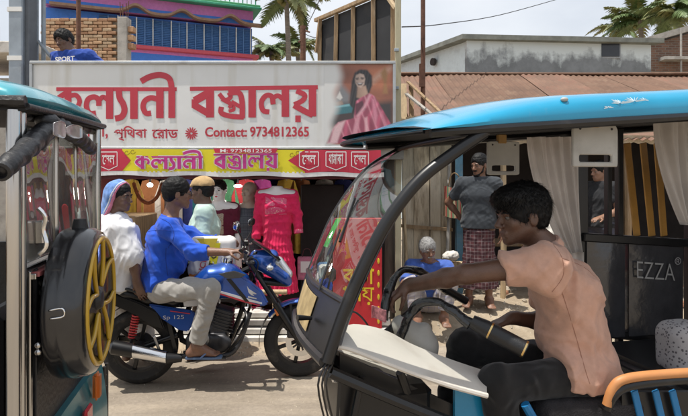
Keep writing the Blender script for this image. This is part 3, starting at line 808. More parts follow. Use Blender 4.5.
for (cx_, cy_) in ((127, 153), (133, 152), (298, 153), (292, 155), (301, 158)):
    sw_.ribbon(spline([bpt(cx_ + 3 * math.cos(a) * (1 - a / 9), cy_ + 2 * math.sin(a), .009) for a in (0, 1.2, 2.4, 3.6, 5, 6)], 3), .006, SN)
sw_.build('scroll_marks', M('scroll_brown', (.25, .18, .01), .5), ban)

# --- sign posts, red stand-up board
pst = thing('sign_post', 'tall pale yellowed post standing at the right edge of the long signboard', 'post', (at(398, 0, 5.62).x, 5.62, 0))
p0 = at(398, 0, 5.62).x
MB().box((p0, 5.62, 1.85), (.062, .05, 3.9)).build('shaft', M('yellowed_paint', (.42, .38, .26), .7, var=.2, scale=3, stretch=(3, 3, .6), dirt=(.2, .16, .1), dirt_amt=.4), pst, bevel=.006)
for z in (2.2, 2.6, 3.0): MB().box((p0 - .02, 5.585, z), (.05, .03, .03)).build('clamp', m_steel, pst, bevel=.003)
wp = thing('wooden_post', 'dark weathered wooden post between the shop and the mud wall', 'post', (at(389, 0, 5.7).x, 5.7, 0))
MB().tube([(at(389, 0, 5.7).x, 5.7, 0), (at(390, 0, 5.7).x, 5.71, 1.0), (at(389, 0, 5.7).x, 5.7, 2.05)], [.06, .055, .05], 10).build('shaft', M('dark_weathered_wood', (.09, .07, .055), .85, var=.3, stretch=(6, 6, .6)), wp, smooth='a')
rb = thing('standing_board', 'tall red upright board with yellow Bengali lettering beside the shop front', 'sign', at(357, 337, 5.35))
r0, r1 = at(333, 218, 5.35), at(382, 334, 5.35)
MB().box(((r0.x + r1.x) / 2, 5.37, (r0.z + r1.z) / 2), (r1.x - r0.x, .035, r0.z - r1.z)).build('panel', M('red_board', (.50, .02, .03), .45, var=.1), rb, bevel=.006)
m_ylet = M('yellow_print', (.75, .55, .03), .5)
for (s_, a, b, c, d) in (('বাণী', 343, 262, 374, 284), ('ালয়', 343, 286, 374, 305)):
    sign_text(s_, a, b, c, d, m_ylet, rb, 5.35, .02)
mm = MB()
for k in range(9):
    p = at(378.5, 225 + k * 12, 5.35); mm.ell(p, (.012, .003, .03), 8, 5)
mm.build('edge_marks', m_ylet, rb)
m_ = MB(); m_.bar((r0.x + .04, 5.40, r1.z), (r0.x + .04, 5.62, 1.15), .02, .02); m_.build('prop', m_steel, rb)

# --- hoarding seen from behind
hb = thing('hoarding', 'back of a black hoarding with bare timber battens above the signboard', 'hoarding', (0, 6.8, 1.9))
HL, HR = at(321, 0, 7.5), at(397.5, 0, 6.25)
zt, zb = 1.65 + 156 / 530 * 7.5, 1.85
def hp(t, z, off=0.0):
    p = Vector((HL.x + (HR.x - HL.x) * t, 7.5 + (6.25 - 7.5) * t, z)); n = Vector((HL.y - HR.y, HR.x - HL.x, 0)).normalized(); return p - n * off if n.y > 0 else p + n * off
m_hb = M('black_board', (.022, .023, .026), .75, var=.3, scale=2, dirt=(.05, .047, .045), dirt_amt=.3)
nb = 5
for i in range(nb - 1):
    a, b = i / (nb - 1), (i + 1) / (nb - 1)
    MB().slab(lambda u, v: hp(a + .004 + (b - a - .008) * u, zb + (zt - zb) * v), 1, 1, hp(0, 0, .02) - hp(0, 0)).build('board', m_hb, hb)
for i, t_ in enumerate((0.02, .26, .50, .76, .985)):
    lean = (.03, .05, .02, -.01, 0)[i]
    MB().bar(hp(t_ + lean * -.5, zb, .05), hp(t_ + lean * .3, zt + (.0 if i else -.05), .05), .055, .04, up=(0, -1, 0)).build('batten', m_wood, hb, bevel=.004)
MB().bar(hp(-.03, zt + .02, .06), hp(1.03, zt + .03, .06), .06, .05).build('top_rail', m_wood, hb, bevel=.004)
MB().bar(hp(.93, zt - .02, .1), hp(1.05, zt - .25, .1), .06, .03).build('loose_batten', m_palewood, hb)
MB().bar(hp(.01, zt - .45, .09), hp(.07, zt, .09), .05, .03).build('brace', m_wood, hb)
for t_ in (.1, .9): MB().box(tuple(hp(t_, 1.2, -.1)), (.07, .07, 5.2)).build('post', m_wood, hb)
# ================================================================== BACKGROUND BUILDINGS, POLES, TREES
# --- unplastered brick wall
BWY = 14.0
m_bricks = [M('brick_%d' % i, c, 0.95, var=0.2, scale=18, bump=0.4, bscale=60) for i, c in enumerate([(.40, .24, .14), (.46, .29, .17), (.34, .19, .11), (.43, .31, .20)])]
m_mortar = M('mortar', (.27, .23, .18), .95, var=.2)
bw = thing('brick_wall', 'bare unplastered brick wall with a raw concrete column behind the signboard', 'wall', (at(85, 0, BWY).x, BWY, 0))
x0, x1 = at(42, 0, BWY).x, at(118.5, 0, BWY).x; zt_ = at(0, 18.5, BWY).z
MB().box(((x0 + x1) / 2, BWY + .15, zt_ / 2 - .02), (x1 - x0, .22, zt_ - .04)).build('core', m_mortar, bw)
bme = MB().box((0, 0, 0), (.232, .11, .072)); protos = []
rg = random.Random(2); row = 0; z = zt_ - .045
while z > 3.9:
    x = x0 + (.125 if row % 2 else .0) + .12
    while x < x1 - .09:
        if not protos or len(protos) < 4:
            o = bme.build('brick', m_bricks[len(protos)], bw, 'l', bevel=.008); protos.append(o)
        else:
            src = protos[rg.randrange(4)]; o = src.copy(); COL.objects.link(o); o.parent = bw
        o.location = (x - bw.location.x + rg.uniform(-.006, .006), rg.uniform(-.018, .01), z + rg.uniform(-.004, .004)); o.rotation_euler = (0, rg.uniform(-.02, .02), rg.uniform(-.03, .03))
        x += .25
    z -= .087; row += 1
xc = at(123.3, 0, BWY - .05).x
MB().box((xc, BWY + .02, zt_ / 2 + .01), (.25, .3, zt_)).build('column', m_conc, bw, bevel=.012)
for dx in (-.09, -.03, .05, .1): MB().tube([(xc + dx, BWY, zt_ - .05), (xc + dx * 1.2, BWY, zt_ + rg.uniform(.35, .6))], .012, 6).build('rebar', m_rust, bw)
for i, (dx, dz) in enumerate(((.2, -.3), (.19, -.52), (.2, -.74))): MB().box((xc + dx, BWY + .02, zt_ + dz), (.16, .2, .14)).build('brick_end', m_bricks[i], bw, bevel=.01)
# grey concrete house beside it
gh = thing('concrete_house', 'low grey concrete house behind the thick grey pole', 'house', (at(10, 0, 13).x, 13, 0))
xa, xb = at(-60, 0, 13).x, at(44, 0, 13).x
MB().box(((xa + xb) / 2, 14, 2.0), (xb - xa, 2, 4.2)).build('wall', m_conc, gh)
MB().box(((xa + xb) / 2, 13.8, 4.72), (xb - xa + .3, 2.8, .28)).build('roof_slab', M('pale_concrete', (.5, .48, .45), .9, dirt=(.25, .23, .2), dirt_amt=.4), gh, bevel=.02)
for i in range(9): MB().box((xb - 1.3 - i * .27, 13.1, 5.16), (.24, .12, .5 + .08 * math.sin(i * 2.1))).build('brick_pier', m_bricks[i % 4], gh, bevel=.01)
MB().box(((xa + xb) / 2, 12.98, 3.6), (xb - xa - 1.2, .06, .7)).build('window', m_dark, gh)

# --- pink and blue house with shutters
hs = thing('painted_house', 'pink and blue painted house with blue louvred shutters and green balcony ledge', 'house', (-4.46, 26, 0))
HD = Vector((-.93, -.368, 0)).normalized(); HN = Vector((.368, -.93, 0)).normalized()   # along the facade to the left, outwards
H0 = Vector((-4.46, 26, 0))
def hpnt(s, z, o=0.0): return H0 + HD * s + HN * o + Z3 * z
def hbox(name, s0, s1, z0, z1, o0, o1, mat, par=None, bevel=.0):
    R = Matrix((HD, HN, Z3)).transposed()
    c = hpnt((s0 + s1) / 2, (z0 + z1) / 2, (o0 + o1) / 2)
    return MB().box(c, (abs(s1 - s0), abs(o1 - o0), z1 - z0), R).build(name, mat, par or hs, bevel=bevel)
m_pink = M('pink_wall_paint', (.52, .17, .42), .7, var=.1, dirt=(.35, .2, .3), dirt_amt=.25); m_blue = M('blue_wall_paint', (.04, .16, .55), .6, var=.1)
m_shut = M('blue_shutter', (.07, .17, .38), .55, var=.15); m_green = M('green_paint', (.05, .33, .20), .6); m_redp = M('red_paint', (.50, .07, .10), .6)
def zz(py): return CAMH - (py - CY) / FPX * 26
LEN = 9.0
hbox('wall', 0, LEN, 0, zz(62), -6, 0, m_pink); hbox('wall_band', 0, LEN, zz(70), zz(62), 0, .02, m_blue); hbox('wall', 0, LEN, zz(62), zz(57.5), -6, .015, m_pink)
hbox('sill_band', -.25, LEN, zz(59), zz(55.5), -.5, .22, m_redp, bevel=.02)
hbox('wall', 0.02, LEN, zz(55.4), zz(28), -6, -.15, m_blue)
hbox('wall', 0, LEN, zz(25.6), zz(11.5), -6, .0, m_pink); hbox('wall_band', 0, LEN, zz(25.6), zz(20.8), 0, .03, m_blue)
hbox('balcony_ledge', -.35, LEN, zz(11.4), zz(9.2), -6, .40, m_green, bevel=.02); hbox('balcony_ledge_top', -.3, LEN, zz(9.0), zz(6.5), -6, .32, M('green_paint_pale', (.10, .38, .18), .6), bevel=.02)
m_sh = M('brown_canopy', (.24, .15, .10), .8, var=.2)
def canopy(u, v):
    s = -.45 + (LEN + .2) * u; b = 0.0
    for c0 in (1.15, 3.35, 5.35): b += .33 * math.exp(-((s - c0) / .42) ** 2)
    return hpnt(s, zz(27.3) + b - .06 * v, .55 * v - .02)
MB().slab(canopy, 90, 3, (0, 0, .11)).build('wavy_canopy', m_sh, hs, smooth='a')
# shutters: frames and slats
ws = [.12, .82, 1.60, 2.34, 3.12, 3.82, 4.62, 5.32, 6.1, 6.9]
m_frame = M('pale_window_frame', (.55, .58, .6), .5)
for i in range(len(ws) - 1):
    s0, s1 = ws[i] + .03, ws[i + 1] - .03
    fr = hbox('window_frame', s0 - .05, s0 - .005, zz(54.8), zz(29.5), -.06, .04, m_frame)
    m_ = MB(); R = Matrix((HD, HN, Z3)).transposed() @ Matrix.Rotation(rad(35), 3, 'X')
    nsl = 15; z0_, z1_ = zz(54.5), zz(30)
    for k in range(nsl):
        m_.box(hpnt((s0 + s1) / 2, z0_ + (z1_ - z0_) * (k + .5) / nsl, -.06), (s1 - s0, .02, (z1_ - z0_) / nsl * 1.05), R)
    stuff(m_.build('louvre_slats', m_shut, fr)); hbox('shutter_mid_stile', (s0 + s1) / 2 - .025, (s0 + s1) / 2 + .025, z0_, z1_, -.045, .0, m_shut, fr)
# balcony balusters
for k in range(26):
    s = -.1 + k * .21
    MB().box(hpnt(s, zz(6.3) + .42, .12), (.05, .05, .84)).build('baluster', m_frame if k % 3 else m_green, hs)
hbox('handrail', -.2, LEN, zz(6.3) + .84, zz(6.3) + .95, .05, .2, m_green)
# side wall turning away to the left with stepped bands
SDv = Vector((-.64, .77, 0)); C0 = hpnt(LEN, 0, 0)
SP = hpnt(8.2, 0, -.1)
for i, (o_, mt) in enumerate(((0, m_pink), (.5, M('cream_trim', (.6, .55, .4), .7)), (.75, m_green), (1.0, m_redp))):
    a = at(57 - i * 5, 17, 25 + i * .02) ; b = at(72 - i * 5, -2, 25 + i * .02); a2 = at(110, 17, 25.0 + i * .02); b2 = at(125, -2, 25 + i * .02)
    MB().slab(lambda u, v: (a + (b - a) * v) + ((a2 - a) if i == 0 else (a2 - a).normalized() * .28) * u, 1, 1, (0, .3, 0)).build('gable_band', mt, hs)

# --- poles and cables
tp = thing('utility_pole', 'thick grey box pole with pale bands rising beside the signboard', 'pole', (at(20, 0, 6.0).x, 6.0, 0))
xx = at(20.5, 0, 6.0).x
MB().box((xx, 6.0, 2.6), (.155, .2, 5.2)).build('shaft', m_steel, tp, bevel=.012)
MB().box((xx + .10, 6.03, 2.6), (.05, .16, 5.2)).build('flange', M('dark_steel', (.13, .14, .155), .6, metal=.3), tp, bevel=.006)
for py in (12, 60): MB().box((xx - .005, 5.995, at(0, py, 6).z), (.162, .206, .05)).build('band', m_white, tp)
for i, px in enumerate((36.5, 43.5)):
    t_ = thing('steel_pipe', ('thin grey steel pipe standing close to the thick pole', 'thin grey steel pipe with a slanting brace behind the signboard')[i], 'pipe', (at(px, 0, 6.2).x, 6.2, 1.96), group='thin steel pipes behind the signboard')
    xq = at(px, 0, 6.2).x
    MB().tube([(xq, 6.2, 1.955), (xq, 6.2, 5.0)], .024, 10).build('pipe', m_steel, t_, smooth='a')
    if i: MB().tube([at(38, 41, 6.17), at(58, 66, 6.17)], .018, 8).build('brace', m_steel, t_, smooth='a')
def pole(px, Y, r, ztop, lab, mat, zb=0.0, px2=None):
    x_ = at(px, 0, Y).x; t_ = thing('pole', lab, 'pole', (x_, Y, zb), group=None)
    x2 = at(px2, 0, Y).x if px2 else x_
    MB().tube([(x_, Y, zb), ((x_ + x2) / 2, Y, (zb + ztop) / 2), (x2, Y, ztop)], [r, r * .95, r * .9], 10).build('shaft', mat, t_, smooth='a'); return t_
pole(78.5, 7.6, .034, 5.0, 'thin rusty pole standing beside the man on the shop roof', m_rust)
q = pole(423, 7.0, .033, 5.0, 'tall rusty pole rising past the brown tin roof', m_rust)
MB().box((at(423, 0, 7).x - .02, 6.96, at(0, 76, 7).z), (.07, .05, .3)).build('strap', m_rust, q)
q = pole(303, 19, .11, at(0, 26, 19).z, 'far thin dark power pole beside the palms', m_rust)
for dz, dx in ((.15, .25), (.5, -.15)): MB().tube([(at(303, 0, 19).x, 19, at(0, 26, 19).z - dz), (at(303, 0, 19).x + dx, 18.9, at(0, 26, 19).z - dz - .1)], .03, 6).build('bracket', m_rust, q)
def cable(pts, lab, r=.006):
    o = MB().tube(spline(pts, 10), r, 5).build('cable', m_blk, origin=pts[0]); tag(o, lab, 'cable')
cable([at(402, 27, 6.2), at(440, 24.5, 8), at(500, 15, 10.5), at(562, -2, 13)], 'black overhead cable sagging from the yellowed post across the sky', .008)
cable([at(321, -3, 12), at(312, 16, 16), at(305, 30, 18.9)], 'thin black cable dropping to the far power pole', .012)
cable([at(305, 34, 18.9), at(312, 37, 17), at(322, 38, 15)], 'short black service cable between power pole and hoarding', .012)

# --- palms
m_frond = M('palm_leaf', (.10, .15, .05), .5, var=.35, scale=3); m_frond2 = M('palm_leaf_yellowing', (.19, .20, .07), .5, var=.35, scale=3); m_trunk = M('palm_trunk', (.20, .17, .14), .95, var=.3, scale=4, stretch=(1, 1, 6), bump=.5)
def frond_mb(L, droop, seed):
    rg = random.Random(seed); m_ = MB(); n = 22
    P = []
    for i in range(n + 1):
        t = i / n; P.append(Vector((L * (t - .12 * droop * t * t), 0, L * (.35 * t - droop * .62 * t * t))))
    m_.tube(P, [.03 * L / 3 * (1 - .8 * i / n) + .004 for i in range(n + 1)], 5)
    for i in range(2, n * 2):
        t = i / (n * 2); k = t * n; i0 = int(k); p = P[i0].lerp(P[min(i0 + 1, n)], k - i0)
        d = (P[min(i0 + 1, n)] - P[i0]).normalized()
        ll = L * .30 * math.sin(math.pi * min(1, .18 + t * .80)) * rg.uniform(.75, 1.1)
        for sgn in (-1, 1):
            q = p + Vector((d.x * .5 * ll, sgn * ll * .72, -ll * rg.uniform(.25, .6))); wd = .035 * L / 3 * 1.6
            mid = p.lerp(q, .5) + Vector((0, 0, ll * .10))
            m_.add([p - d * wd, p + d * wd, mid + d * wd, mid - d * wd, q], [(0, 1, 2, 3), (3, 2, 4)])
    return m_
def palm(base, top, r, L, nf, lab, seed, bend=.3):
    t_ = thing('palm_tree', lab, 'palm tree', base, group='palm trees behind the shops'); base = Vector(base); top = Vector(top)
    pts = [base.lerp(top, k / 8) + Vector((bend * math.sin(math.pi * k / 8), 0, 0)) for k in range(9)]
    MB().tube(pts, [r * (1.35 - .5 * k / 8) for k in range(9)], 10).build('trunk', m_trunk, t_, smooth='a')
    rg = random.Random(seed); src = [frond_mb(L, d, seed + i).build('frond', m_frond if i % 3 else m_frond2, t_, 'l') for i, d in enumerate((.55, .85, 1.15, 1.5))]
    for k in range(nf):
        o = src[k] if k < 4 else src[rg.randrange(4)].copy()
        if k >= 4: COL.objects.link(o); o.parent = t_
        o.location = top - base + Vector((0, 0, rg.uniform(-.1, .15))); o.rotation_euler = (rg.uniform(-.35, .35), rg.uniform(-.75, .25), k * 2.399 + rg.uniform(-.2, .2)); s_ = rg.uniform(.8, 1.1); o.scale = (s_, s_, s_)
    m_ = MB()
    for k in range(7): m_.ell(top + Vector((rg.uniform(-.3, .3), rg.uniform(-.3, .3), -.35 + rg.uniform(-.15, .1))), .14, 7, 5)
    c_ = m_.build('coconut_cluster', M('coconut', (.16, .15, .04), .6), t_, smooth=True); stuff(c_)
def pal(px, py, Y, r, L, nf, lab, seed, bend=.3): b_ = at(px, 0, Y); palm((b_.x, Y, 0), at(px, py, Y), r, L, nf, lab, seed, bend)
pal(286, -6, 24, .12, 2.3, 20, 'tall coconut palm with a thin bare trunk rising beside the hoarding', 11, .15)
pal(271, 50, 30, .16, 1.9, 18, 'low bushy palm growing left of the tall coconut palm', 21)
pal(297, 47, 33, .16, 2.0, 18, 'low bushy palm growing by the far power pole', 31)
pal(640, 20, 38, .17, 3.0, 26, 'leafy coconut palm crown showing above the white house', 41)
pal(676, 14, 34, .17, 2.8, 24, 'leafy coconut palm crown showing above the brown brick house', 51)
pal(618, 30, 44, .17, 2.4, 20, 'small distant palm crown at the roof end of the white house', 61)

# --- white house with mould at right
def mould_mat():
    m, t, p, o = new_mat('mouldy_whitewash'); tc = N(t, 'TexCoord'); sp = N(t, 'SeparateXYZ'); t.links.new(tc.outputs['Object'], sp.inputs[0])
    n1 = N(t, 'TexNoise', Scale=1.3, Detail=9.0, Roughness=0.7); t.links.new(tc.outputs['Object'], n1.inputs['Vector'])
    mp = N(t, 'Mapping'); mp.inputs['Scale'].default_value = (5, 5, .6); t.links.new(tc.outputs['Object'], mp.inputs[0])
    n2 = N(t, 'TexNoise', Scale=1.0, Detail=5.0); t.links.new(mp.outputs[0], n2.inputs['Vector'])
    a = N(t, 'MapRange'); t.links.new(sp.outputs[2], a.inputs[0]); a.inputs[1].default_value = 5.0; a.inputs[2].default_value = 6.8; a.inputs[3].default_value = .62; a.inputs[4].default_value = -.22
    ad = N(t, 'Math', operation='ADD'); t.links.new(a.outputs[0], ad.inputs[0]); t.links.new(n1.outputs[0], ad.inputs[1])
    a2 = N(t, 'Math', operation='MULTIPLY_ADD'); t.links.new(n2.outputs[0], a2.inputs[0]); a2.inputs[1].default_value = .35; t.links.new(ad.outputs[0], a2.inputs[2])
    f = ramp(t, a2.outputs[0], [(.76, (0, 0, 0)), (.98, (.85, .85, .85))])
    md = ramp(t, n1.outputs[0], [(.35, (.06, .065, .072)), (.65, (.16, .17, .185))]); c = mixc(t, f, (.60, .66, .67), md); t.links.new(c, p.inputs['Base Color']); p.inputs['Roughness'].default_value = .85; return m
WHY = 18.0
wh = thing('white_house', 'white house with dark mould on its wall and a flat grey roof edge', 'house', (at(467, 0, WHY).x, WHY, 0))
cA_ = at(467, 0, WHY).to_2d().to_3d(); cA_.z = 0; cB_ = Vector((at(598, 0, 18.5).x, 18.5, 0)); cB_ = Vector((at(651, 0, 18.6).x, 18.6, 0))
ld = Vector((-.454, .891, 0)); cC_ = cA_ + ld * 6.0; cD_ = cB_ + ld * 6.0; zw = at(0, 40.5, WHY).z
def wallslab(name, a, b, z0, z1, th, mat): return MB().slab(lambda u, v: (a + (b - a) * u) + Z3 * (z0 + (z1 - z0) * v), 1, 1, th).build(name, mat, wh)
nrm = Vector((cB_.y - cA_.y, -(cB_.x - cA_.x), 0)).normalized()
wallslab('front_wall', cA_ + Vector((0, .01, 0)), cB_, 0, zw, -nrm * .2, mould_mat())
wallslab('side_wall', cA_ - nrm * .22, cC_, 0, zw, Vector((.891, .454, 0)) * .2, M('pale_blue_whitewash', (.60, .68, .70), .8, var=.06, dirt=(.4, .45, .46), dirt_amt=.3))
wallslab('side_wall', cB_ - nrm * .22, cD_, 0, zw, Vector((-.891, -.454, 0)) * .2, m_white)
m_ = MB(); ov = .28
R4 = [cA_ + (nrm - X3) * ov * .8, cB_ + (nrm + X3) * ov, cD_ + (X3) * ov, cC_ - X3 * ov]
m_.prism([p + Z3 * (zw + .003) for p in R4], (0, 0, .16)).build('roof_slab', M('mossy_concrete', (.17, .18, .16), .9, var=.3, scale=3), wh)
wc = at(609.5, 50.5, 18.5)
wn = MB().box(wc + Vector((0, -.01, 0)), (.72, .10, .56)).build('window_frame', M('grey_window_frame', (.3, .32, .34), .6), wh)
MB().box(wc + Vector((0, -.07, 0)), (.62, .03, .46)).build('window_pane', M('dark_window_pane', (.03, .033, .04), .2), wn)
MB().lathe([(.001, 0), (.14, 0), (.14, .1), (.001, .1)], at(437, 62, 19.6) + Vector((-.1, 0, 0)), (-.89, -.45, 0), 14).build('vent', m_dark, wh)
# small turquoise house
tq = thing('turquoise_house', 'small far house with turquoise trim left of the white house', 'house', (at(413, 0, 27).x, 27, 0))
xa, xb = at(396, 0, 27).x, at(428, 0, 27).x
MB().box(((xa + xb) / 2, 28, 3.4), (xb - xa, 2, 6.8)).build('wall', M('pale_green_wall', (.42, .52, .5), .8), tq)
MB().box(((xa + xb) / 2, 27.9, 7.2), (xb - xa + .5, 2.8, .5)).build('roof_slab', M('turquoise_paint', (.08, .34, .33), .6), tq)
for px in (408, 416): MB().box((at(px, 0, 27).x, 26.98, 6.35), (.35, .06, .6)).build('window', m_dark, tq)
# brick house at far right
rbk = thing('brown_brick_house', 'brown brick house with a pale concrete roof edge beside the white house', 'house', (at(672, 0, 20).x, 20, 0))
def brickmat():
    m, t, p, o = new_mat('far_brickwork'); tc = N(t, 'TexCoord'); mp = N(t, 'Mapping'); mp.inputs['Rotation'].default_value = (rad(90), 0, 0); t.links.new(tc.outputs['Object'], mp.inputs[0])
    b = N(t, 'TexBrick', Scale=1.0); b.inputs['Color1'].default_value = (.22, .12, .08, 1); b.inputs['Color2'].default_value = (.13, .075, .055, 1); b.inputs['Mortar'].default_value = (.2, .17, .14, 1)
    b.inputs['Brick Width'].default_value = .25; b.inputs['Row Height'].default_value = .09; b.inputs['Mortar Size'].default_value = .012; t.links.new(mp.outputs[0], b.inputs['Vector'])
    t.links.new(b.outputs[0], p.inputs['Base Color']); p.inputs['Roughness'].default_value = .95
    bm_ = N(t, 'Bump', Strength=.5, Distance=.02); t.links.new(b.outputs['Fac'], bm_.inputs['Height']); bm_.invert = True; t.links.new(bm_.outputs[0], p.inputs['Normal']); return m
xa, xb = at(651, 0, 20).x, at(800, 0, 20).x; zr = at(0, 44, 20).z
MB().box(((xa + xb) / 2, 21, zr / 2), (xb - xa, 2, zr)).build('wall', brickmat(), rbk)
MB().slab(lambda u, v: Vector((xa - .2 + (xb - xa) * u, 19.8 + 2.2 * v, zr + .003 + 1.6 * u)), 2, 1, (0, 0, .22)).build('roof_edge', m_conc, rbk)
MB().prism([(xa, 20.02, zr), (xb, 20.02, zr), (xb, 20.02, zr + 1.55)], (0, .3, 0)).build('gable', brickmat(), rbk)
MB().box((at(680, 0, 19.9).x, 19.85, at(0, 60, 20).z), (1.5, .5, .12)).build('ledge', m_conc, rbk)
MB().tube([(at(681, 0, 19.7).x, 19.7, 3), (at(681, 0, 19.7).x, 19.7, at(0, 28, 19.7).z)], .04, 6).build('drain_pipe', m_conc, rbk)

# --- rusty corrugated roof of the roadside stall
m_tin = M('rusty_tin', (.125, .066, .040), .8, var=.22, scale=2.5, dirt=(.18, .112, .074), dirt_amt=.45, dirt_scale=4, stretch=(1, 1, 1), bump=.25, bscale=18)
m_tin2 = M('rusty_tin_light', (.155, .086, .056), .8, var=.25, scale=2.5, dirt=(.2, .09, .06), dirt_amt=.4, dirt_scale=3)
stall = thing('roadside_stall', 'dark open stall under a rusty brown corrugated tin roof', 'stall', (3.2, 7.5, 0))
EY, EZ, RY, RZ = 6.25, 2.12, 9.6, at(0, 75.5, 9.6).z
x = 0.86; i = 0; rg = random.Random(4)
while x < 8.4:
    wv = .80; off = rg.uniform(-.10, .06) + (.75 if i == 0 else 0); dz = .012 * (i % 2)
    def tin(u, v, x=x, off=off, dz=dz):
        X = x + wv * u; Y = EY + off + (RY - EY - off) * v; Zt = EZ + (RZ - EZ) * ((Y - EY) / (RY - EY))
        return (X, Y, Zt + .012 * math.sin(2 * math.pi * X / .10) + dz + .02 * math.sin(v * 5 + X))
    MB().slab(tin, 48, 8, (0, 0, .003)).build('roof_sheet', m_tin if i % 3 else m_tin2, stall, smooth='a')
    x += .76; i += 1
MB().tube([(.8, RY, RZ + .03), (4.5, RY, RZ + .02), (8.6, RY, RZ + .035)], .07, 8, flat=.5).build('ridge_cap', m_tin, stall, smooth='a')
MB().slab(lambda u, v: (.8 + 7.8 * u, RY + 2.5 * v, RZ - 1.2 * v), 2, 1, (0, 0, .01)).build('rear_slope', m_tin, stall)
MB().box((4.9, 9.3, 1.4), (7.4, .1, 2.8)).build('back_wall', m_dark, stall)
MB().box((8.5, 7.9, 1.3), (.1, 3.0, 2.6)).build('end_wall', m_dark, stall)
for px, m__, r in ((503, m_palewood, .035), (541, m_wood, .05), (627, m_wood, .045), (690, m_wood, .05)):
    X = at(px, 0, 6.45).x; MB().tube([(X, 6.45, 0), (X + .01, 6.45, 1.1), (X, 6.45, EZ + .06)], r, 9).build('post', m__, stall, smooth='a')
MB().bar((.9, 6.42, EZ + .0), (8.3, 6.42, EZ + .0), .06, .06).build('eave_beam', m_wood, stall)
for i in range(9):
    X = 1.2 + i * .85; MB().bar((X, 6.3, EZ - .05), (X, 9.5, RZ - .10), .05, .05).build('rafter', m_wood, stall)
m_tarp = cloth('pale_tarp', (.50, .42, .31), var=.2, dirt=(.25, .2, .14), dirt_amt=.4)
def tarp(u, v):
    X = 1.75 + 5.0 * u; return (X, 6.22 + .03 * math.sin(X * 9) + .05 * v, EZ + .03 - (.10 + .05 * nz3(X, 0, 0, 3) + .03 * nz3(X, 2, 0, 11)) * v)
MB().slab(tarp, 90, 3, (0, .004, 0)).build('ragged_tarp', m_tarp, stall, smooth='a')
MB().box((3.0, 8.0, .68), (2.0, .55, .06)).build('table_top', m_wood, stall, bevel=.01)
for dx, dy in ((-.9, -.2), (.9, -.2), (-.9, .2), (.9, .2)): MB().box((3.0 + dx, 8 + dy, .38), (.06, .06, .56)).build('table_leg', m_wood, stall)
# mud wall
mw = thing('mud_wall', 'weathered tan mud and board wall behind the seated old man', 'wall', (1.0, 6.75, 0))
xx = [at(p, 0, 6.7).x for p in (402, 414, 430, 441, 452)]
for i in range(4):
    a, b = xx[i] + .004, xx[i + 1] - .004
    hh = (2.3, 2.25, 2.35, 2.2)[i]
    MB().slab(lambda u, v: (a + (b - a) * u + .006 * nz3(u * 3, v * 4, i), 6.7 + .02 * (i % 2) + .02 * nz3(u * 2, v * 6, i * 3.0), .1 + hh * v), 5, 16, (0, .06, 0)).build('wall_panel', m_mud if i % 2 else M('mud_plaster_pale', (.64, .56, .43), .95, var=.2, scale=3, stretch=(3, 3, .4), dirt=(.24, .18, .11), dirt_amt=.45, dirt_scale=5, bump=.7, bscale=18), mw, smooth='a')
MB().bar((xx[0] - .03, 6.68, 1.05), (xx[-1], 6.67, 1.0), .035, .04).build('rail', m_wood, mw)
bp = thing('blue_door_post', 'blue painted door post at the corner of the mud wall', 'post', (at(459, 0, 6.6).x, 6.6, .15))
MB().box((at(459, 0, 6.6).x, 6.6, 1.2), (.085, .07, 2.1)).build('shaft', M('faded_blue_paint', (.07, .17, .25), .7, var=.25, dirt=(.25, .2, .15), dirt_amt=.3), bp, bevel=.006)
# torn thatch and planks at the roof end
th = thing('broken_lath_end', 'broken planks and torn sheets at the end of the rusty roof', 'planks', (at(412, 0, 6.9).x, 6.9, 2.3))
for i, (a, b, w_) in enumerate((((403, 84, 6.9), (404, 150, 6.6), .09), ((408, 82, 7.0), (440, 112, 6.4), .05), ((404, 92, 6.9), (436, 118, 6.4), .06), ((406, 118, 6.6), (424, 116, 6.6), .04), ((411, 86, 7), (412, 140, 6.7), .06))):
    MB().bar(at(*a), at(*b), w_, .02).build('plank', (m_palewood, m_wood, m_conc)[i % 3], th)

# --- sacks, crate, tote bag in the stall
m_sack = cloth('white_sack', (.66, .63, .58), var=.08, dirt=(.4, .34, .27), dirt_amt=.25)
def sack(c, r, lab, seed, mat=m_sack):
    S = SDF(.012); S.ell(c, r, k=.03); S.ell(c + Vector((r[0] * .25, 0, r[2] * .75)), (r[0] * .6, r[1] * .7, r[2] * .4), k=.08); S.folds(.012, .2, [(1, 0, .4), (.3, 0, 1)], seed); S.lumps(min(.012, r[2] * .09), r[2] * .8, seed); S.cut(c - Vector((0, 0, r[2] * .72)), (0, 0, -1))
    tag(S.build('sack', mat, origin=c - Vector((0, 0, r[2] * .72))), lab, 'sack')
sack(at(562, 240, 6.15) , (.24, .17, .42), 'bulging white sack standing in the stall behind the driver', 1)
sack(at(556, 213, 6.35), (.19, .15, .12), 'white cloth bundle lying on top of the bulging white sack', 2)
sack(at(562, 290, 6.15), (.27, .2, .24), 'low dusty white sack under the bulging white sack', 3)
sack(at(450, 257, 6.3), (.09, .07, .05), 'small crumpled white bag on the wooden offcuts beside the lungi man', 4)
cr = thing('wooden_box', 'small pale wooden box standing behind the man in the chequered lungi', 'box', at(455, 281, 6.35))
for k in range(5):
    p = at(444 + k * 5.2, 276, 6.35); MB().box((p.x, 6.35, p.z + .02), (.056, .12, .30)).build('slat', m_palewood, cr, bevel=.004)
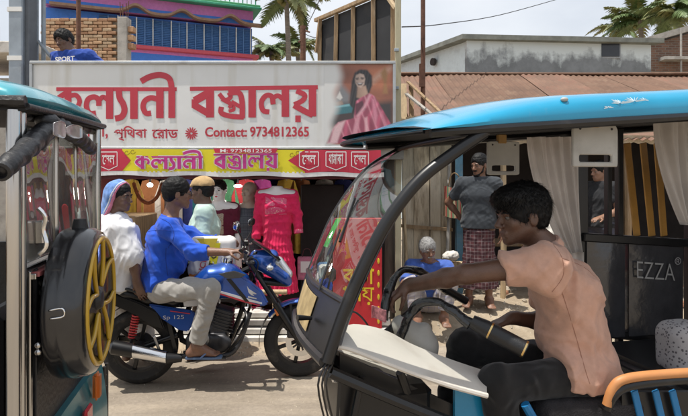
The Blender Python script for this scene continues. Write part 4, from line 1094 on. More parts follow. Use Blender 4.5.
def tote():
    m, t, p, o = new_mat('striped_tote'); tc = N(t, 'TexCoord'); sp = N(t, 'SeparateXYZ'); t.links.new(tc.outputs['Object'], sp.inputs[0])
    mm_ = N(t, 'Math', operation='MULTIPLY'); t.links.new(sp.outputs[0], mm_.inputs[0]); mm_.inputs[1].default_value = 18; fr_ = N(t, 'Math', operation='FRACT'); t.links.new(mm_.outputs[0], fr_.inputs[0])
    c = ramp(t, fr_.outputs[0], [(0, (.40, .30, .18)), (.35, (.42, .32, .2)), (.4, (.35, .08, .06)), (.65, (.35, .08, .06)), (.7, (.12, .22, .12)), (.98, (.12, .22, .12))])
    t.links.new(c, p.inputs['Base Color']); p.inputs['Roughness'].default_value = .8; return m
tb = thing('tote_bag', 'striped jute tote bag hanging on the wall behind the standing man', 'bag', at(452, 217, 6.5))
p0_, p1_ = at(445, 186, 6.5), at(463, 216, 6.5)
MB().slab(lambda u, v: (p0_.x + (p1_.x - p0_.x) * (u + (.1 * (u - .5) * v)), 6.45 - .05 * math.sin(math.pi * u) * (.4 + v), p0_.z + (p1_.z - p0_.z) * v - .02 * math.sin(math.pi * u)), 10, 8, (0, .09, 0)).build('body', tote(), tb, smooth='a')
MB().tube(spline([p0_ + Vector((.04, -.02, 0)), p0_ + Vector((.07, 0, .12)), p0_ + Vector((.12, .02, .16)), p1_ + Vector((-.05, 0, .48)), p1_ + Vector((-.04, -.02, .36))], 5), .008, 6).build('handle', M('jute_handle', (.3, .2, .1), .9), tb)

for k, (pxa, pxb, lab) in enumerate(((394, 401, 'pale bamboo pole leaning at the left edge of the mud wall'), (407, 403, 'short bamboo pole leaning on the mud wall beside the rubble'), (446, 449, 'thin grey pole leaning where the mud wall meets the blue post'))):
    p0_ = V0 = at(pxa, 0, 6.35); p1_ = at(pxb, 0, 6.66); zt_k = (1.9, 1.25, 1.7)[k]
    tag(MB().tube([(p0_.x, 6.38, .2), ((p0_.x + p1_.x) / 2 + .01, 6.5, .2 + zt_k * .5), (p1_.x, 6.655, .2 + zt_k)], [.022, .02, .017], 8).build('leaning_pole', (m_palewood, m_palewood, m_conc)[k], smooth='a', origin=(p0_.x, 6.38, .2)), lab, 'pole')
# ================================================================== MOTORCYCLE
BF = Frame(-1.642, 4.266, 6.8)
m_blue_p = M('bike_blue_metallic', (.012, .075, .36), .28, metal=.35, var=.08, coat=.8); m_blkp = M('black_plastic', (.009, .009, .010), .34, var=.2, dirt=(.055, .05, .045), dirt_amt=.10, dirt_scale=7)
m_tyre = M('tyre_rubber', (.022, .021, .021), .8, var=.2, dirt=(.17, .145, .115), dirt_amt=.22, dirt_scale=6, bump=.3, bscale=50); m_alu = M('cast_aluminium', (.42, .42, .42), .38, metal=.9, var=.12)
m_chrome = M('chrome', (.75, .75, .75), .12, metal=1.0, var=.04); m_dkm = M('dark_engine_metal', (.06, .06, .065), .45, metal=.6, var=.25, dirt=(.2, .17, .14), dirt_amt=.2)
m_seat = M('black_vinyl', (.010, .010, .011), .4, var=.15, bump=.15, bscale=200); m_redsp = M('red_spring', (.45, .03, .03), .4); m_orange = M('orange_lens', (.65, .16, .02), .3, coat=.5)
m_lens = M('headlamp_lens', (.55, .57, .6), .12, metal=.4, coat=1.0); m_smoke = glassy('smoked_visor', (.08, .08, .09), dust=.08); m_silver = M('silver_print', (.6, .6, .62), .35, metal=.5); m_stripe = M('red_stripe', (.55, .04, .06), .4); m_wst = M('white_stripe', (.7, .7, .72), .4)
m_dkgrey = M('gunmetal_panel', (.10, .10, .105), .4, metal=.5)
bike = thing('motorcycle', 'blue commuter motorcycle carrying two riders along the road', 'motorcycle', (BF.X, BF.Y, 0), rad(BF.ang))
B = BF.b
RA = Vector((0, 0, .30)); FA = Vector((1.285, 0, .30)); FAx = B(296, 338, 0)
def wheel(c, front):
    wt = .042 if front else .05
    t_ = MB().lathe([(.205, -wt * .7), (.255, -wt), (.285, -wt * .75), (.300, -wt * .25), (.300, wt * .25), (.285, wt * .75), (.255, wt), (.205, wt * .7)], c, (0, 1, 0), 48, closed=True).build('wheel', m_tyre, bike, 'l', smooth='a')
    t_['label'] = 'front wheel' if front else 'rear wheel'
    MB().lathe([(.185, -.03), (.212, -.034), (.212, .034), (.185, .03)], c, (0, 1, 0), 48, closed=True).build('rim', m_blkp, t_, 'l', smooth='a')
    for k in range(6):
        an = k * math.pi / 3 + .3; d = Vector((math.cos(an), 0, math.sin(an)))
        MB().bar(c + d * .03, c + d * .19, .03, .022, up=(0, 1, 0)).build('spoke', m_blkp, t_, 'l', bevel=.004)
    MB().lathe([(.001, -.07), (.035, -.07), (.045, -.02), (.045, .02), (.035, .07), (.001, .07)], c, (0, 1, 0), 20).build('hub', m_dkm, t_, 'l', smooth='a')
    if front:
        MB().lathe([(.075, -.052), (.12, -.052), (.12, -.047), (.075, -.047)], c, (0, 1, 0), 36, closed=True).build('brake_disc', m_chrome, t_, 'l', smooth='a')
        for k in range(5):
            an = k * 1.2566; d = Vector((math.cos(an), 0, math.sin(an))); MB().bar(c + d * .035 + Vector((0, -.0495, 0)), c + d * .08 + Vector((0, -.0495, 0)), .016, .004, up=(0, 1, 0)).build('disc_carrier', m_dkm, t_, 'l')
        MB().box(c + Vector((-.075, -.06, .085)), (.07, .05, .09)).build('brake_caliper', m_dkm, bike, 'l', bevel=.012)
    else:
        MB().lathe([(.001, .06), (.09, .06), (.09, .075), (.001, .075)], c, (0, 1, 0), 24).build('sprocket', m_dkm, t_, 'l')
wheel(RA, False); wheel(FA, True)
# fork, stem and handlebar
ft = B(251, 262, 0); ftv = Vector((ft.x, 0, ft.z))
for sy in (-.085, .085):
    o_ = Vector((0, sy, 0)); t1 = ftv + o_; a1 = FA + o_; mid = t1.lerp(a1, .5)
    f_ = MB().tube([t1, mid], .019, 12).build('fork_tube', m_blkp, bike, 'l', smooth='a'); MB().tube([mid, a1 + Vector((0, 0, 0))], [.030, .026], 14).build('fork_slider', m_blkp, f_, 'l', smooth='a')
    if sy < 0: MB().box(t1.lerp(a1, .60) + Vector((-.028, -.012, 0)), (.03, .012, .06), Matrix.Rotation(rad(-22), 3, 'Y')).build('reflector', m_orange, bike, 'l', bevel=.004)
MB().box(ftv + Vector((.0, 0, .01)), (.07, .23, .03)).build('triple_clamp', m_dkm, bike, 'l', bevel=.008)
hb_c = ftv + Vector((-.03, 0, .08))
gr = B(241, 251, -.33); gl_ = Vector((gr.x - .01, .33, gr.z))
MB().tube(spline([gr, gr.lerp(hb_c, .4) + Vector((.015, 0, -.01)), hb_c + Vector((.01, -.08, -.02)), hb_c + Vector((.01, .08, -.02)), gl_.lerp(hb_c, .4) + Vector((.015, 0, -.01)), gl_], 5), .012, 10).build('handlebar', m_blkp, bike, 'l', smooth='a')
for g_, sy in ((gr, -1), (gl_, 1)):
    MB().tube([g_ + Vector((0, sy * .03, 0)), g_ + Vector((.012, -sy * .09, 0))], .018, 12).build('grip', m_seat, bike, 'l', smooth='a')
    MB().tube(spline([g_ + Vector((.02, -sy * .1, -.01)), g_ + Vector((.055, -sy * .06, -.02)), g_ + Vector((.05, sy * .04, -.025))], 4), .006, 6).build('lever', m_alu, bike, 'l', smooth='a')
    MB().box(g_ + Vector((.015, -sy * .12, .0)), (.045, .05, .04)).build('switch_pod', m_blkp, bike, 'l', bevel=.008)
    mtop = (B(237, 226, -.36) if sy < 0 else B(252, 222, .36))
    MB().tube(spline([g_ + Vector((.015, -sy * .11, .02)), g_.lerp(mtop, .5) + Vector((.02, 0, 0)), mtop - Vector((0, 0, .02))], 4), .006, 7).build('mirror_stalk', m_blkp, bike, 'l', smooth='a')
    mi = MB().ell(mtop, (.016, .055, .038), 14, 8, Matrix.Rotation(rad(10), 3, 'Y') @ Matrix.Rotation(sy * rad(-25), 3, 'Z')).build('mirror', m_blkp, bike, 'l', smooth=True)
    MB().ell(mtop + Vector((-.012, 0, 0)), (.006, .048, .032), 14, 8, Matrix.Rotation(rad(10), 3, 'Y') @ Matrix.Rotation(sy * rad(-25), 3, 'Z')).build('mirror_glass', m_chrome, mi, 'l', smooth=True)
# fuel tank + shrouds
S = SDF(.008)
tk = [B(200, 277, 0), B(212, 272, 0), B(226, 271, 0), B(240, 275, 0)]
S.chain([p - Vector((0, 0, .05)) for p in tk], [.075, .10, .115, .085], side=(0, 1, 0), ratio=1.15, k=.04)
S.cap(B(205, 288, 0), B(250, 292, 0), .085, .075, side=(0, 1, 0), ratio=1.2, k=.04)
S.cut(B(215, 299, 0), (.15, 0, -1), .02)
S.build('fuel_tank', m_blue_p, bike, 'l')
MB().lathe([(.001, .02), (.035, .02), (.04, 0), (.04, -.02)], B(228, 262, 0) + Vector((0, 0, .015)), (.1, 0, 1), 18).build('fuel_cap', m_chrome, bike, 'l', smooth='a')
def plate(poly, y0, th, name, mat, bulge=.0, par=None, bev=.008):
    P = [B(px, py, y0) for px, py in poly]
    return MB().prism([Vector((p.x, p.y, p.z)) for p in P], (0, th, 0)).build(name, mat, par or bike, 'l', bevel=bev, seg=2, smooth='a')
sh_r = [(224, 276), (236, 273), (250, 281), (262, 291), (269, 304), (262, 307), (246, 303), (230, 296), (216, 291)]
for sy in (-1, 1):
    y0 = -.165 if sy < 0 else .125
    sh = plate(sh_r, y0, .04, 'tank_shroud', m_blue_p, bev=.014)
    if sy < 0:
        plate([(218, 274), (234, 271), (246, 275), (240, 278), (228, 279)], y0 - .006, .02, 'shroud_accent', m_dkgrey, par=sh, bev=.004)
        plate([(226, 279), (231, 279), (250, 302), (245, 302)], y0 - .0045, .012, 'shroud_groove', m_blkp, par=sh, bev=.003)
        plate([(219, 290.5), (246, 298), (262, 302.5), (262, 304.3), (245, 300.6), (219, 292.6)], y0 - .003, .01, 'white_stripe', m_wst, par=sh, bev=0)
        plate([(219, 293), (246, 301), (260, 305), (260, 305.8), (245, 302.6), (219, 294.2)], y0 - .0035, .01, 'red_stripe', m_stripe, par=sh, bev=0)
        wg = [(247, 286), (249, 289), (253, 291.5), (257, 294), (255, 294.4), (252, 293.6), (254.5, 296), (251, 295), (248.5, 292.5)]
        plate(wg, y0 - .004, .008, 'wing_emblem', m_silver, par=sh, bev=0)
        plate([(248, 296.2), (256.5, 298), (256.5, 299.2), (248, 297.6)], y0 - .004, .008, 'maker_badge', m_silver, par=sh, bev=0)
# headlamp cowl
S = SDF(.007)
c0, c1 = B(262, 262, 0), B(284, 276, 0)
S.cap(c0, c1, .075, .06, side=(0, 1, 0), ratio=1.35, k=.03); S.cap(B(256, 256, 0), B(272, 256, 0), .05, .055, side=(0, 1, 0), ratio=1.5, k=.04); S.cap(B(276, 270, 0), B(288, 282, 0), .05, .035, side=(0, 1, 0), ratio=1.6, k=.03)
S.cut(B(270, 290, 0), (-.3, 0, -1), .01); S.cut(B(252, 262, 0), (-1, 0, -.5), .01)
cw = S.build('headlamp_cowl', m_blue_p, bike, 'l')
S = SDF(.007); S.cap(B(278, 262, 0), B(288, 274, 0), .050, .040, side=(0, 1, 0), ratio=1.4, k=.02); S.build('headlamp', m_lens, bike, 'l')
S = SDF(.007); S.cap(B(264, 281, 0), B(287, 284, 0), .035, .022, side=(0, 1, 0), ratio=1.9, k=.02); S.build('cowl_chin', m_blkp, bike, 'l')
MB().slab(lambda u, v: (lambda p: p + Vector((-.03 * (1 - math.cos((v - .5) * 2.4)), 0, 0)))(Vector((0, (v - .5) * (.24 - .05 * u), 0)) + B(281 - 27 * u, 259 - 19 * u + 3 * u * (1 - u) * -1.5, 0)), 8, 8, (.004, 0, .004)).build('windscreen', M('black_visor', (.012, .012, .014), .15, coat=1.0), bike, 'l', smooth='a')
MB().slab(lambda u, v: (lambda p: p + Vector((0, -.02 * math.sin(u * 3.14), 0)))(B(267 + 4 * u, 266 + 5 * v - 3 * u, -.095)), 3, 2, (0, .01, 0)).build('cowl_graphic', m_wst, bike, 'l')
for sy in (-.14, .14):
    p = B(270, 268, sy); MB().tube([p + Vector((-.03, -sy * .5, 0)), p], .012, 8).build('indicator_stem', m_blkp, bike, 'l'); MB().ell(p, (.03, .02, .022), 10, 7).build('indicator', m_lens if sy < 0 else m_orange, bike, 'l', smooth=True)
MB().box(B(258, 258, 0) + Vector((-.02, 0, .02)), (.06, .14, .08), Matrix.Rotation(rad(35), 3, 'Y')).build('instrument_panel', m_blkp, bike, 'l', bevel=.015)
# front mudguard
def mud(u, v):
    an = rad(15 + 125 * u); w_ = .055 * math.sin((v - .5) * math.pi); r = .325 + .022 * math.cos((v - .5) * math.pi)
    return FA + Vector((math.cos(an) * r, w_, math.sin(an) * r))
MB().slab(mud, 24, 8, (0, 0, .004)).build('front_mudguard', m_blue_p, bike, 'l', smooth='a')
MB().slab(lambda u, v: FA + Vector((math.cos(rad(140 + 45 * u)) * .335, .05 * math.sin((v - .5) * math.pi), math.sin(rad(140 + 45 * u)) * .335 - .0)), 8, 6, (-.004, 0, 0)).build('mudguard_tail', m_blkp, bike, 'l', smooth='a')
for sy in (-.07, .07): MB().bar(FA + Vector((-.06, sy, .12)), FA + Vector((-.08, sy * .8, .32)), .02, .008, up=(0, 1, 0)).build('mudguard_stay', m_blkp, bike, 'l')
# seat and tail
S = SDF(.008); S.chain([B(104, 287, 0) , B(128, 291, 0), B(150, 297, 0), B(176, 299, 0), B(196, 292, 0)], [.05, .065, .06, .058, .045], side=(0, 1, 0), ratio=1.9, k=.03); S.cut(B(150, 307, 0), (0, 0, -1), .01)
S.build('seat', m_seat, bike, 'l')
for sy in (-1, 1):
    y0 = -.135 if sy < 0 else .10
    plate([(98, 287), (140, 303), (158, 312), (165, 330), (152, 326), (128, 312), (96, 298)], y0, .035, 'tail_panel', m_blkp, bev=.01)
    sp_ = plate([(148, 304), (193, 311), (197, 318), (188, 332), (178, 330), (160, 318)], y0 - .003 * -sy * -1, .034, 'side_panel', m_blue_p, bev=.01)
    plate([(183, 301), (200, 299), (200, 306), (184, 307)], y0 + .006, .03, 'knee_panel', m_wst, bev=.004)
    if sy < 0:
        a, b = B(163, 314, y0 - .006), B(184, 314, y0 - .006)
        text_on('Sp 125', (a + b) / 2 + Vector((0, -.001, -.03)), X3, Z3, b.x - a.x, .04, m_silver, sp_, bold=.0, space='l')
        plate([(170, 310.6), (190, 313.4), (190, 314.2), (170, 311.4)], y0 - .006, .005, 'red_stripe', m_stripe, par=sp_, bev=0)
MB().tube(spline([B(150, 296, -.14), B(110, 284, -.13), B(98, 279, 0), B(110, 284, .13), B(150, 296, .14)], 5), .012, 8).build('grab_rail', m_blkp, bike, 'l', smooth='a')
MB().box(B(93, 294, 0), (.05, .14, .05)).build('tail_lamp', M('red_lens', (.5, .02, .02), .25, coat=.6), bike, 'l', bevel=.01)
MB().slab(lambda u, v: RA + Vector((math.cos(rad(70 + 95 * u)) * .335, .06 * math.sin((v - .5) * math.pi), math.sin(rad(70 + 95 * u)) * .335 + .012)), 14, 6, (0, 0, .004)).build('rear_mudguard', m_blkp, bike, 'l', smooth='a')
# frame, swingarm, shock, engine
for sy in (-.09, .09):
    MB().tube([RA + Vector((0, sy, 0)), B(178, 335, sy)], [.02, .026], 10).build('swingarm', m_blkp, bike, 'l', smooth='a')
    a, b = B(137, 310, sy * 1.25), B(130, 348, sy * 1.25)
    sk = MB().tube([a, b], .013, 10).build('shock_absorber', m_dkm, bike, 'l', smooth='a')
    P = [a.lerp(b, .1 + .62 * k / 70) + Vector((math.cos(k * .8) * .027, math.sin(k * .8) * .027, 0)) for k in range(71)]
    MB().tube(P, .007, 6).build('spring', m_redsp, sk, 'l', smooth=True); MB().tube([a, a.lerp(b, .1)], .02, 10).build('top_mount', m_redsp, sk, 'l')
for pts, r in (([B(250, 268, 0), B(215, 285, 0), B(180, 305, 0)], .025), ([B(252, 272, 0), B(240, 315, 0), B(228, 345, 0)], .02), ([B(190, 305, 0), B(182, 340, 0), B(228, 350, 0)], .022), ([B(180, 305, -.08), B(130, 300, -.08)], .014)):
    MB().tube(spline(pts, 4), r, 9).build('frame_tube', m_blkp, bike, 'l', smooth='a')
S = SDF(.009); S.box(B(208, 340, 0), (.16, .13, .075), rnd=.03, k=.02); S.box(B(222, 320, 0), (.075, .085, .11), Matrix.Rotation(rad(18), 3, 'Y'), rnd=.02, k=.015); S.ell(B(200, 340, -.12), (.085, .035, .085), k=.015); S.ell(B(225, 343, -.11), (.055, .03, .055), k=.015)
S.build('engine', m_dkm, bike, 'l')
for k in range(7): MB().box(B(224, 308 + k * 3.2, 0), (.17, .19, .006), Matrix.Rotation(rad(18), 3, 'Y')).build('cooling_fin', m_dkm, bike, 'l')
MB().lathe([(.001, -.012), (.06, -.012), (.07, 0), (.07, .02)], B(200, 340, -.145), (0, 1, 0), 24).build('crankcase_cover', m_alu, bike, 'l', smooth='a')
MB().box(B(196, 318, 0), (.14, .16, .09)).build('carburettor', m_blkp, bike, 'l', bevel=.02)
cg = spline([B(243, 308, -.11), B(247, 318, -.22), B(240, 336, -.24), B(228, 352, -.12)], 6)
MB().tube(cg, .012, 8).build('crash_bar', m_blkp, bike, 'l', smooth='a'); MB().tube([Vector((p.x, -p.y, p.z)) for p in cg], .012, 8).build('crash_bar', m_blkp, bike, 'l', smooth='a')
MB().tube(spline([B(250, 312, -.06), B(238, 345, -.12), B(222, 356, -.13), B(180, 356, -.14)], 6), .02, 10).build('exhaust_pipe', m_dkm, bike, 'l', smooth='a')
ex = MB().tube([B(182, 358, -.16), B(168, 358, -.165), B(150, 354, -.17), B(113, 347, -.18), B(110, 346.5, -.18)], [.03, .045, .052, .055, .03], 16).build('silencer', m_blkp, bike, 'l', smooth='a')
def guard(u, v):
    a = B(134, 350.5, -.175); b = B(167, 357, -.165); ax_ = a.lerp(b, u); an = rad(-70 + 150 * v); r = .060 - .008 * u
    return ax_ + Vector((0, -math.cos(an) * r, math.sin(an) * r))
MB().slab(guard, 10, 8, (0, -.003, 0)).build('heat_shield', m_chrome, ex, 'l', smooth='a')
MB().tube([B(111, 346.7, -.18), B(108, 346.2, -.18)], .018, 12).build('tail_pipe', m_dkm, ex, 'l')
MB().tube([B(184, 352, -.09), B(212, 353, -.24), ], .012, 8).build('footrest', m_seat, bike, 'l'); MB().tube([B(212, 357, .09), B(212, 357, .24)], .012, 8).build('footrest', m_seat, bike, 'l')
MB().bar(B(200, 356, -.14), B(226, 358, -.16), .02, .012).build('brake_pedal', m_dkm, bike, 'l')
MB().bar(B(154, 336, -.15), B(160, 352, -.13), .03, .02).build('pillion_footrest', m_alu, bike, 'l', bevel=.004)
MB().bar(B(168, 318, -.11), B(176, 352, -.11), .03, .015, up=(0, 1, 0)).build('footrest_bracket', m_blkp, bike, 'l')
MB().bar(B(118, 338, .10), B(178, 342, .10), .05, .02, up=(0, 1, 0)).build('chain_cover', m_blkp, bike, 'l', bevel=.008)
MB().tube(spline([B(250, 262, -.06), B(258, 285, -.09), B(262, 300, -.08), B(252, 310, -.05)], 5), .006, 6).build('cable', M('pink_cable', (.5, .04, .15), .5), bike, 'l')
MB().tube(spline([B(246, 256, -.1), B(258, 262, -.13), B(254, 280, -.09)], 5), .005, 6).build('cable', m_blkp, bike, 'l')
# rice bag carried on the tank
bagp = BF.w(B(213, 255, .12))
bg_ = thing('rice_bag', 'printed white and yellow grain bag resting on the far side of the motorcycle tank', 'bag', bagp - Vector((0, 0, .19)), rad(8))
S = SDF(.008); S.box((0, 0, .18), (.19, .09, .165), rnd=.05, k=.02); S.folds(.010, .09, [(1, 0, .3), (.2, 0, 1)], 5); S.build('sack', M('woven_sack_white', (.70, .68, .66), .5, var=.05), bg_, 'l')
def patch(x0, x1, z0, z1, mat, nm): 
    return MB().slab(lambda u, v: (x0 + (x1 - x0) * u + .05 * (v), -.098 + .03 * (abs(x0 + (x1 - x0) * u) / .2) ** 3, z0 + (z1 - z0) * v), 4, 4, (0, .012, 0)).build(nm, mat, bg_, 'l')
patch(-.19, -.13, .02, .20, M('orange_print', (.7, .22, .03), .5), 'orange_band'); patch(-.12, -.05, .02, .21, m_bw, 'white_band'); patch(-.045, .02, .02, .30, m_yel, 'yellow_band')
patch(-.19, .0, .22, .34, M('bag_yellow_top', (.72, .55, .05), .5), 'yellow_top')
text_on('SAT O', (-.0, -.101, .13), (.25, 0, 1), (-1, 0, .25), .20, .045, m_dark, bg_, bold=.02, space='l'); text_on('NICe', (.085, -.100, .14), (.25, 0, 1), (-1, 0, .25), .15, .035, M('grey_print', (.25, .25, .28), .6), bg_, bold=.0, space='l')
text_on('RICE', (-.075, -.101, .11), (.25, 0, 1), (-1, 0, .25), .14, .045, m_redp, bg_, bold=.02, space='l')
# ================================================================== E-RICKSHAW WITH THE DRIVER (right)
RF = Frame(-.067, 1.88, 12.0); RW = .95
rick = thing('electric_rickshaw', 'blue-roofed electric rickshaw with curved windscreen and its driver at the handlebar', 'rickshaw', (RF.X, RF.Y, 0), rad(12))
b = RF.b
m_cyan = M('rickshaw_blue_fibreglass', (.005, .29, .50), .22, metal=.1, var=.08, scale=3, coat=.6, dirt=(.2, .3, .36), dirt_amt=.12, dirt_scale=5); m_liner = M('roof_liner', (.014, .014, .016), .85, var=.2)
m_cream = M('cream_plastic', (.62, .58, .52), .5, var=.07, scale=4, dirt=(.42, .36, .3), dirt_amt=.25); m_greyp = M('grey_plastic', (.42, .41, .38), .55, var=.1, dirt=(.2, .18, .15), dirt_amt=.3); m_bluep = M('rickshaw_blue_steel', (.015, .17, .40), .4, metal=.2, var=.12, dirt=(.1, .1, .1), dirt_amt=.15)
m_ochre = M('ochre_paint', (.42, .22, .045), .5, var=.15, dirt=(.2, .12, .05), dirt_amt=.3); m_vinyl = M('plastic_wrapped_vinyl', (.045, .045, .05), .22, var=.2, bump=.5, bscale=14, coat=.6); m_plush = M('black_plush', (.016, .014, .016), .95, var=.3, scale=30, bump=.8, bscale=160)
def afront(bb): return .16 + .22 * ((bb - .475) / .5) ** 2
def z0(a): return 1.80 + .075 * a
AEND = 2.75
prof = [(-.025, 0), (-.030, .03), (-.024, .062), (-.005, .088), (.03, .104), (.10, .116), (.2, .126), (.33, .133), (.475, .136)]
prof = prof + [(RW - x, y) for x, y in reversed(prof[:-1])]
def roof_pt(s, k, off=0.0):
    bb, th = prof[k]; a0 = afront(bb); a = a0 + (AEND - a0) * s
    g = min(1.0, (a - a0) / .72); g = (1 - (1 - g) ** 1.8)
    return Vector((a, bb, z0(a) + th * g + off))
m_ = MB(); NS = 60
ss = [(i / NS) ** 1.8 for i in range(NS + 1)]
for s_ in ss:
    for k in range(len(prof)): m_.v.append(tuple(roof_pt(s_, k)))
K = len(prof)
for i in range(NS):
    for k in range(K - 1): m_.f.append((i * K + k, i * K + k + 1, (i + 1) * K + k + 1, (i + 1) * K + k))
m_.f.append(tuple(NS * K + k for k in range(K)))
roof = m_.build('roof', m_cyan, rick, 'l', smooth='a')
# lining below, black drip rail
ml = MB()
for i in range(31):
    for k in range(9):
        bb = -.018 + (RW + .036) * k / 8; a0 = afront(bb) + .01; a = a0 + (AEND - a0 - .02) * (i / 30) ** 1.5; ml.v.append((a, bb, z0(a) + .004 + (.02 if 0 < k < 8 else 0)))
for i in range(30):
    for k in range(8): ml.f.append((i * 9 + k, (i + 1) * 9 + k, (i + 1) * 9 + k + 1, i * 9 + k + 1))
ml.build('roof_lining', m_liner, roof, 'l', smooth='a')
for bb in (-.02, RW + .02):
    P = [Vector((a, bb + (.02 if bb < 0 else -.02) * (1 if a < .6 else 0), z0(a) - .012)) for a in (afront(bb) + .02, .7, 1.0, 1.5, 2.0, AEND - .02)]
    MB().tube(P, .019, 8).build('drip_rail', m_blkp, roof, 'l', smooth='a')
MB().tube([Vector((afront(bb) + .012, bb, z0(afront(bb)) - .004)) for bb in [x * RW / 14 for x in range(15)]], .010, 7).build('visor_edge', m_blkp, roof, 'l', smooth='a')
# roof decal and bolt
dc = MB(); rg = random.Random(8)
def rsurf(px, py):
    p = b(px, py, -.034); return p
for cx_, cy_, n_, L_ in ((621, 99, 9, 13), (636, 97, 8, 13), (646, 95, 5, 7), (609, 103, 5, 6)):
    for k in range(n_):
        an = math.pi * (.15 + .75 * k / max(1, n_ - 1)) + rg.uniform(-.1, .1); l_ = L_ * rg.uniform(.6, 1)
        P = [rsurf(cx_ + math.cos(an) * l_ * t, cy_ + 5 - math.sin(an) * l_ * .62 * t + 1.5 * t * t) for t in (.15, .5, 1)]
        P = [Vector((p.x, float(np.interp(p.z - z0(p.x), [q[1] for q in prof[:6]], [q[0] for q in prof[:6]])) - .0025, p.z + .001)) for p in P if p.z < z0(p.x) + .104]
        if len(P) >= 2: dc.ribbon(P, [.003, .005, .002][:len(P)], (0, -1, 0), k * 2e-4)
dco = dc.build('scroll_decal', M('pale_decal', (.55, .68, .74), .5), roof, 'l'); stuff(dco)
bo = b(566, 96, -.02); MB().ell(bo + Vector((0, .01, -.012)), (.016, .012, .009), 10, 6).build('bolt_cap', m_greyp, roof, 'l', smooth=True)
# windscreen pillars
near = [b(482, 132, 0.0), b(450, 154, 0), b(417, 180, 0), b(386, 219, 0), b(362, 264, 0), b(341, 312, 0), b(324, 362, 0)]
far_ = [b(398, 149, RW), b(369, 166, RW), b(348, 190, RW), b(330, 218, RW), b(317, 248, RW), b(306, 276, RW), b(296, 312, RW)]
nearS = spline(near, 6); farS = spline(far_, 6)
MB().tube([p + Vector((.01, 0, 0)) for p in nearS], .024, 12).build('windscreen_pillar', m_blkp, rick, 'l', smooth='a')
MB().tube([p + Vector((.036, .012, .012)) for p in nearS[:-2]], .016, 10).build('pillar_seal', M('dark_rubber_sheen', (.02, .03, .045), .2, coat=.5), rick, 'l', smooth='a')
MB().tube([p + Vector((.01, 0, 0)) for p in farS], .014, 10).build('windscreen_pillar', m_blkp, rick, 'l', smooth='a')
gl_m = glassy('windscreen_glass', (.90, .93, .91), dust=.06, ior=2.5)
n_ = len(nearS)
def ws(u, v):
    k = u * (n_ - 1); i = int(min(n_ - 2, math.floor(k))); f = k - i
    p = nearS[i].lerp(nearS[i + 1], f); q = farS[i].lerp(farS[i + 1], f); r = p.lerp(q, v); r.x -= .035 * math.sin(math.pi * v); return r
MB().grid(lambda u, v: ws(u * .80, v), 24, 10).build('windscreen_glass', gl_m, rick, 'l', smooth=True)
for u_, r_ in ((0.0, .014), (.80, .013), (1.0, .02)): MB().tube([ws(u_, v / 10) for v in range(11)], r_, 8).build('windscreen_bar', m_blkp, rick, 'l', smooth='a')
lp = MB().slab(lambda u, v: ws(.81 + .18 * u, .01 + .98 * v), 4, 10, (.006, 0, 0)).build('lower_screen_panel', m_blkp, rick, 'l', smooth='a')
MB().slab(lambda u, v: ws(.835 + .12 * u, .35 + .55 * v) + Vector((-.006, 0, 0)), 3, 6, (.002, 0, 0)).build('paper_notice', M('tan_paper', (.42, .31, .15), .7, var=.3, scale=14, dirt=(.25, .18, .08), dirt_amt=.4), lp, 'l', smooth='a')
MB().tube([ws(.9, .3) + Vector((-.01, 0, 0)), ws(.9, .3) + Vector((-.07, -.02, .01))], [.008, .012], 8).build('wiper_spindle', m_blkp, lp, 'l')
wp_ = ws(.78, .5); MB().tube([ws(.80, .3) + Vector((-.02, 0, 0)), ws(.55, .42) + Vector((-.015, 0, 0))], .005, 6).build('wiper_arm', m_blkp, rick, 'l')
MB().tube([ws(.60, .34) + Vector((-.012, 0, 0)), ws(.40, .52) + Vector((-.012, 0, 0))], .006, 6).build('wiper_blade', m_blkp, rick, 'l')
# front cowl, headlamp, indicator, front wheel
MB().slab(lambda u, v: ws(1.0, v) + Vector((.01 + .16 * u ** 1.5, .0 + .22 * u * (.5 - v), -.02 - .14 * u)), 6, 10, (.012, 0, 0)).build('cowl_skirt', m_blkp, rick, 'l', smooth='a')
S = SDF(.012); S.cap((.24, .26, .80), (.24, RW - .26, .80), .07, .07, k=.03); S.cap((.24, .32, .70), (.24, RW - .32, .70), .07, .07, k=.05)
S.build('front_cowl', m_blkp, rick, 'l')
MB().lathe([(.001, -.02), (.06, -.015), (.07, .02), (.07, .06)], (.13, RW / 2, .80), (1, 0, 0), 24).build('headlamp', m_lens, rick, 'l', smooth='a')
for bb in (.04, RW - .04):
    MB().box((.045 if bb < .5 else .12, bb, .745), (.035, .05, .06)).build('indicator', m_orange, rick, 'l', bevel=.008, smooth='a')
    MB().bar((.05 if bb < .5 else .13, bb, .76), (.06 if bb < .5 else .14, bb, .93), .02, .012).build('indicator_bracket', m_blkp, rick, 'l')
for k in range(3): MB().tube(spline([b(327 + k * 3, 362, .0), b(318 + k * 4, 385, -.02), b(326 + k * 4, 425, 0)], 4), .004, 6).build('cowl_wire', m_blkp, rick, 'l')
def rwheel(a, bb, y):
    c = Vector((a, bb, .23)); t_ = MB().lathe([(.14, -.04), (.19, -.05), (.22, -.035), (.23, -.01), (.23, .01), (.22, .035), (.19, .05), (.14, .04)], c, (0, 1, 0), 32, closed=True).build('wheel', m_tyre, rick, 'l', smooth='a')
    MB().lathe([(.001, -.03), (.06, -.035), (.13, -.015), (.15, -.04), (.15, .04), (.13, .015), (.001, .03)], c, (0, 1, 0), 28).build('rim', m_alu, t_, 'l', smooth='a')
rwheel(.18, RW / 2, 0); rwheel(2.15, .05, 0); rwheel(2.15, RW - .05, 0)
for dy in (-.09, .09): MB().tube([(.18, RW / 2 + dy, .23), (.30, RW / 2 + dy, .92)], .022, 10).build('fork_tube', m_blkp, rick, 'l', smooth='a')
